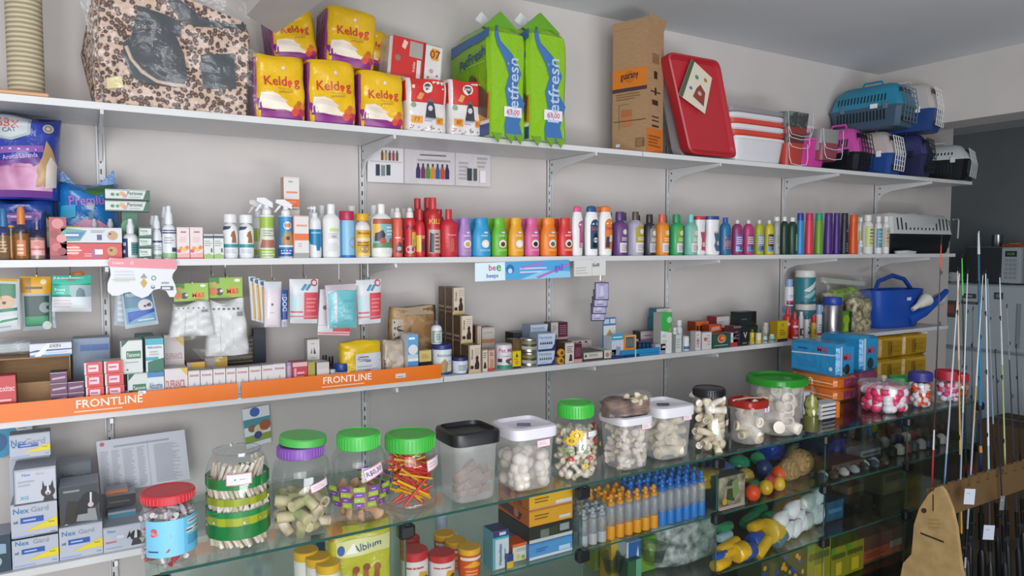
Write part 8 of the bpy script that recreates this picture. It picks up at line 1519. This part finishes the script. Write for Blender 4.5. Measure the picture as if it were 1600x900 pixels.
for li, (lab, a, b, y, segs, r_, gk) in enumerate(rods):
    A = on_y(a[0], a[1], y); Bp = on_y(b[0], b[1], y); dx = (Bp[0]-A[0])/(Bp[1]-A[1]); L0 = A[1]-Bp[1]; zbot = .05
    Xb = A[0]+dx*(zbot-A[1]); t = thing('fishing_rod', lab, 'fishing rod', (Xb, y, zbot), 0, 'fishing rods in the stand')
    P = lambda z: ((A[0]+dx*(z-A[1]))-Xb, 0, z-zbot)
    g = B()
    for s0, s1, k in segs:
        za, zc = A[1]-s0*L0, A[1]-s1*L0
        if s1 >= 1: zc = zbot+.42
        if zc < za: g.tube([P(zc), P(za)], [r_*(1.0-.0*s1+.5*s1), r_*(.6+.8*s0)], k, 8)
    g.build('blank', t)
    g = B(); g.tube([P(zbot), P(zbot+.02), P(zbot+.40), P(zbot+.42)], [r_*2.2+.004, r_*2.4+.006, r_*2+.005, r_*1.5], gk, 10); g.build('grip', t)
    g = B(); z = zbot+.46; g.tube([P(z), P(z+.10)], r_*1.6+.003, '0f1012', 8); c = P(z+.05); g.tube([(c[0], -.005, c[2]), (c[0], -.016, c[2])], .006, '30343a', 8); g.build('reel_seat', t)
    for q in (.14, .34, .56, .76):
        z = A[1]-q*L0; c = P(z); rr_ = .004+.005*q; g = B(); n = 10
        sd = -1 if li % 2 else 1
        g.tube([(c[0]+sd*(rr_*cos(2*pi*j/n)+rr_+r_), -.001, c[2]+rr_*sin(2*pi*j/n)) for j in range(n+1)], .0012, '15181a', 5); g.tube([(c[0], 0, c[2]-.012), (c[0]+sd*rr_*.6, 0, c[2]), (c[0], 0, c[2]+.012)], .0018, '15181a', 5); g.build('line_guide', t)
    c = P(A[1]); g = B(); g.tube([(c[0], 0, c[2]-.008), (c[0], 0, c[2]), (c[0]+.004, 0, c[2]+.006)], .002, 'b0b4b8' if 'chrome' in lab else '1a1c1e', 6); g.build('tip_guide', t)
for px, py, w, h, lab in ((1515, 776, .036, .052, 'white paper price tag hanging on the rods, upper one'), (1545, 832, .038, .05, 'white paper price tag hanging on the rods, lower one'), (1566, 786, .016, .05, 'narrow pale tag hanging on the right rods')):
    ptag(lab, px, py, -1.24, w, h, 'b8c0cc' if w > .02 else '6a6e6c', 'l@.2,.7,.6,.8,1@9aa2b0', rz=-.5, name='hanging_tag', cat='price tag', tilt=.06)
# ================================================================== BACK ROOM: fridge, microwave
def bx_(y, x, z): pass
XA = 5.8
def onx(px, py): r_ = ray(px, py); k = XA/r_[0]; return (CAMY+r_[1]*k, CAMZ+r_[2]*k)
yl, zt = onx(1481, 441); yr, _ = onx(1612, 441)
t = thing('refrigerator', 'tall white refrigerator in the dim back room', 'refrigerator', (XA, (yl+yr)/2, 0)); w = yl-yr
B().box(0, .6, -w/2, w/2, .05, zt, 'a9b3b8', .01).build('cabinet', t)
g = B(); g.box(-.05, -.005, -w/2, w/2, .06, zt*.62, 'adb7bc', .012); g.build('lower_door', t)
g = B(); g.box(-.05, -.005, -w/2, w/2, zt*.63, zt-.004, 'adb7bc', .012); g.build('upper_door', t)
g = B(); g.box(-.065, -.05, -w/2+.04, -w/2+.06, zt*.66, zt*.9, '8a9498', .003); g.build('door_handle', t)
for i, (px, py, w_, h_, k) in enumerate(((1486, 482, .10, .13, '4a3f3c'), (1514, 462, .10, .035, '33383a'), (1518, 473, .12, .02, '3a3f42'), (1560, 462, .06, .05, '3a4044'))):
    y_, z_ = onx(px+6, py); g = B(); g.box(-.004, 0, -w_/2, w_/2, -h_/2, h_/2, k, .001); g.box(-.005, -.004, -w_/4, w_/4, -h_/4, h_/4, ['8a4a44', '8a9298', '5a6468', '7a848a'][i])
    tag(g.build('fridge_magnet', None, (XA-.052, y_, z_)), ['dark photo magnet at the fridge left edge', 'wide dark lettered magnet high on the fridge', 'narrow grey strip magnet below the lettered one', 'small square dark magnet in the fridge middle'][i], 'magnet')
ym0, zm1 = onx(1513, 386); ym1, zm0 = onx(1598, 437)
t = thing('microwave_oven', 'white microwave oven with black window and green digits on the refrigerator', 'microwave', (XA-.02, (ym0+ym1)/2, zt+.001)); w = ym0-ym1; h = zm1-zt
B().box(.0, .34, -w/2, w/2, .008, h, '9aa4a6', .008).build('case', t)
g = B(); g.box(-.012, 0, -w/2+w*.34, w/2, .01, h-.004, '15181a', .003); g.build('door_window', t)
g = B(); g.box(-.02, 0, -w/2, -w/2+w*.34, .01, h-.004, 'a4aeb2', .006)
def mf(u, v, o): return (-.02-o, -w/2+w*.34*(1-u), .01+v*(h-.014))
g.deco(mf, w*.34, h, 'r@.2,.8,.74,.9@101412;t@.5,.82,.06,.5@7ac84a@10.20;'+';'.join('r@%f,%f,%f,%f@8a9498' % (.2+.22*a, .36+.22*a, .12+.12*b, .2+.12*b) for a in range(3) for b in range(5)), .001)
g.build('control_panel', t)
for s_ in (-1, 1): B().box(.02, .05, s_*(w/2-.06), s_*(w/2-.06)+.02, 0, .008, '22262a').build('foot', t)
y_, z_ = onx(1546, 372); g = B(); g.lathe([(.95, 0), (1, .004), (1, .09), (.93, .09), (.92, .01)], 'm:8a9094', 20, .038, .038); tag(g.build('steel_mug', None, (XA+.12, y_, zt+h+.002)), 'steel mug on top of the microwave', 'mug')
y_, z_ = onx(1590, 375); g = B(); g.box(0, .1, -.10, .10, 0, .02, 'b8482c', .006); g.box(.0, .1, -.02, .05, .02, .026, 'c89a2c', .002); tag(g.build('red_pack', None, (XA+.05, y_+.03, zt+h+.002)), 'flat red and yellow pack on top of the microwave at the right edge', 'pack')
g, s = pillow(.2, .12, .07, 'f:a8b0b2', 2.5, (.6, .6), .006, 99); tag(g.build('folded_cloth', None, (XA+.15, (ym0+.14), zt+.002)), 'crumpled pale cloth on the fridge left of the microwave', 'cloth')
# low things beyond the counter end
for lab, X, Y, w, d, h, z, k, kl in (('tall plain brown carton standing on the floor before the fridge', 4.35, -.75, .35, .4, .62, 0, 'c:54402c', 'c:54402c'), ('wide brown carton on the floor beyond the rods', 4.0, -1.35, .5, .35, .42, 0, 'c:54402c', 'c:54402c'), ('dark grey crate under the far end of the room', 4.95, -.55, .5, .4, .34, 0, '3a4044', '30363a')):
    g = B(); g.box(0, w, 0, d, 0, h, k, .0); g.box(w*.48, w*.52, -.001, d, h, h+.001, '8a7450') if k[0] == 'c' else None
    tag(g.build('carton', None, (X, Y, z)), lab, 'box')
X, Y, Z = 4.05, -1.30, .43; t = thing('toy_boat', 'red and turquoise toy boat lying on the wide brown carton', 'toy boat', (X, Y, .4215))
B().loft([[(-.2, -.03, 0), (-.2, .03, 0), (.2, .02, 0), (.2, -.02, 0)], [(-.23, -.05, .04), (-.23, .05, .04), (.26, .03, .04), (.26, -.03, .04)]], '2a8a98').build('hull', t)
B().loft([[(-.23, -.05, .04), (-.23, .05, .04), (.26, .03, .04), (.26, -.03, .04)], [(-.24, -.05, .07), (-.24, .05, .07), (.28, .03, .075), (.28, -.03, .075)]], 'c02c34').build('deck', t)
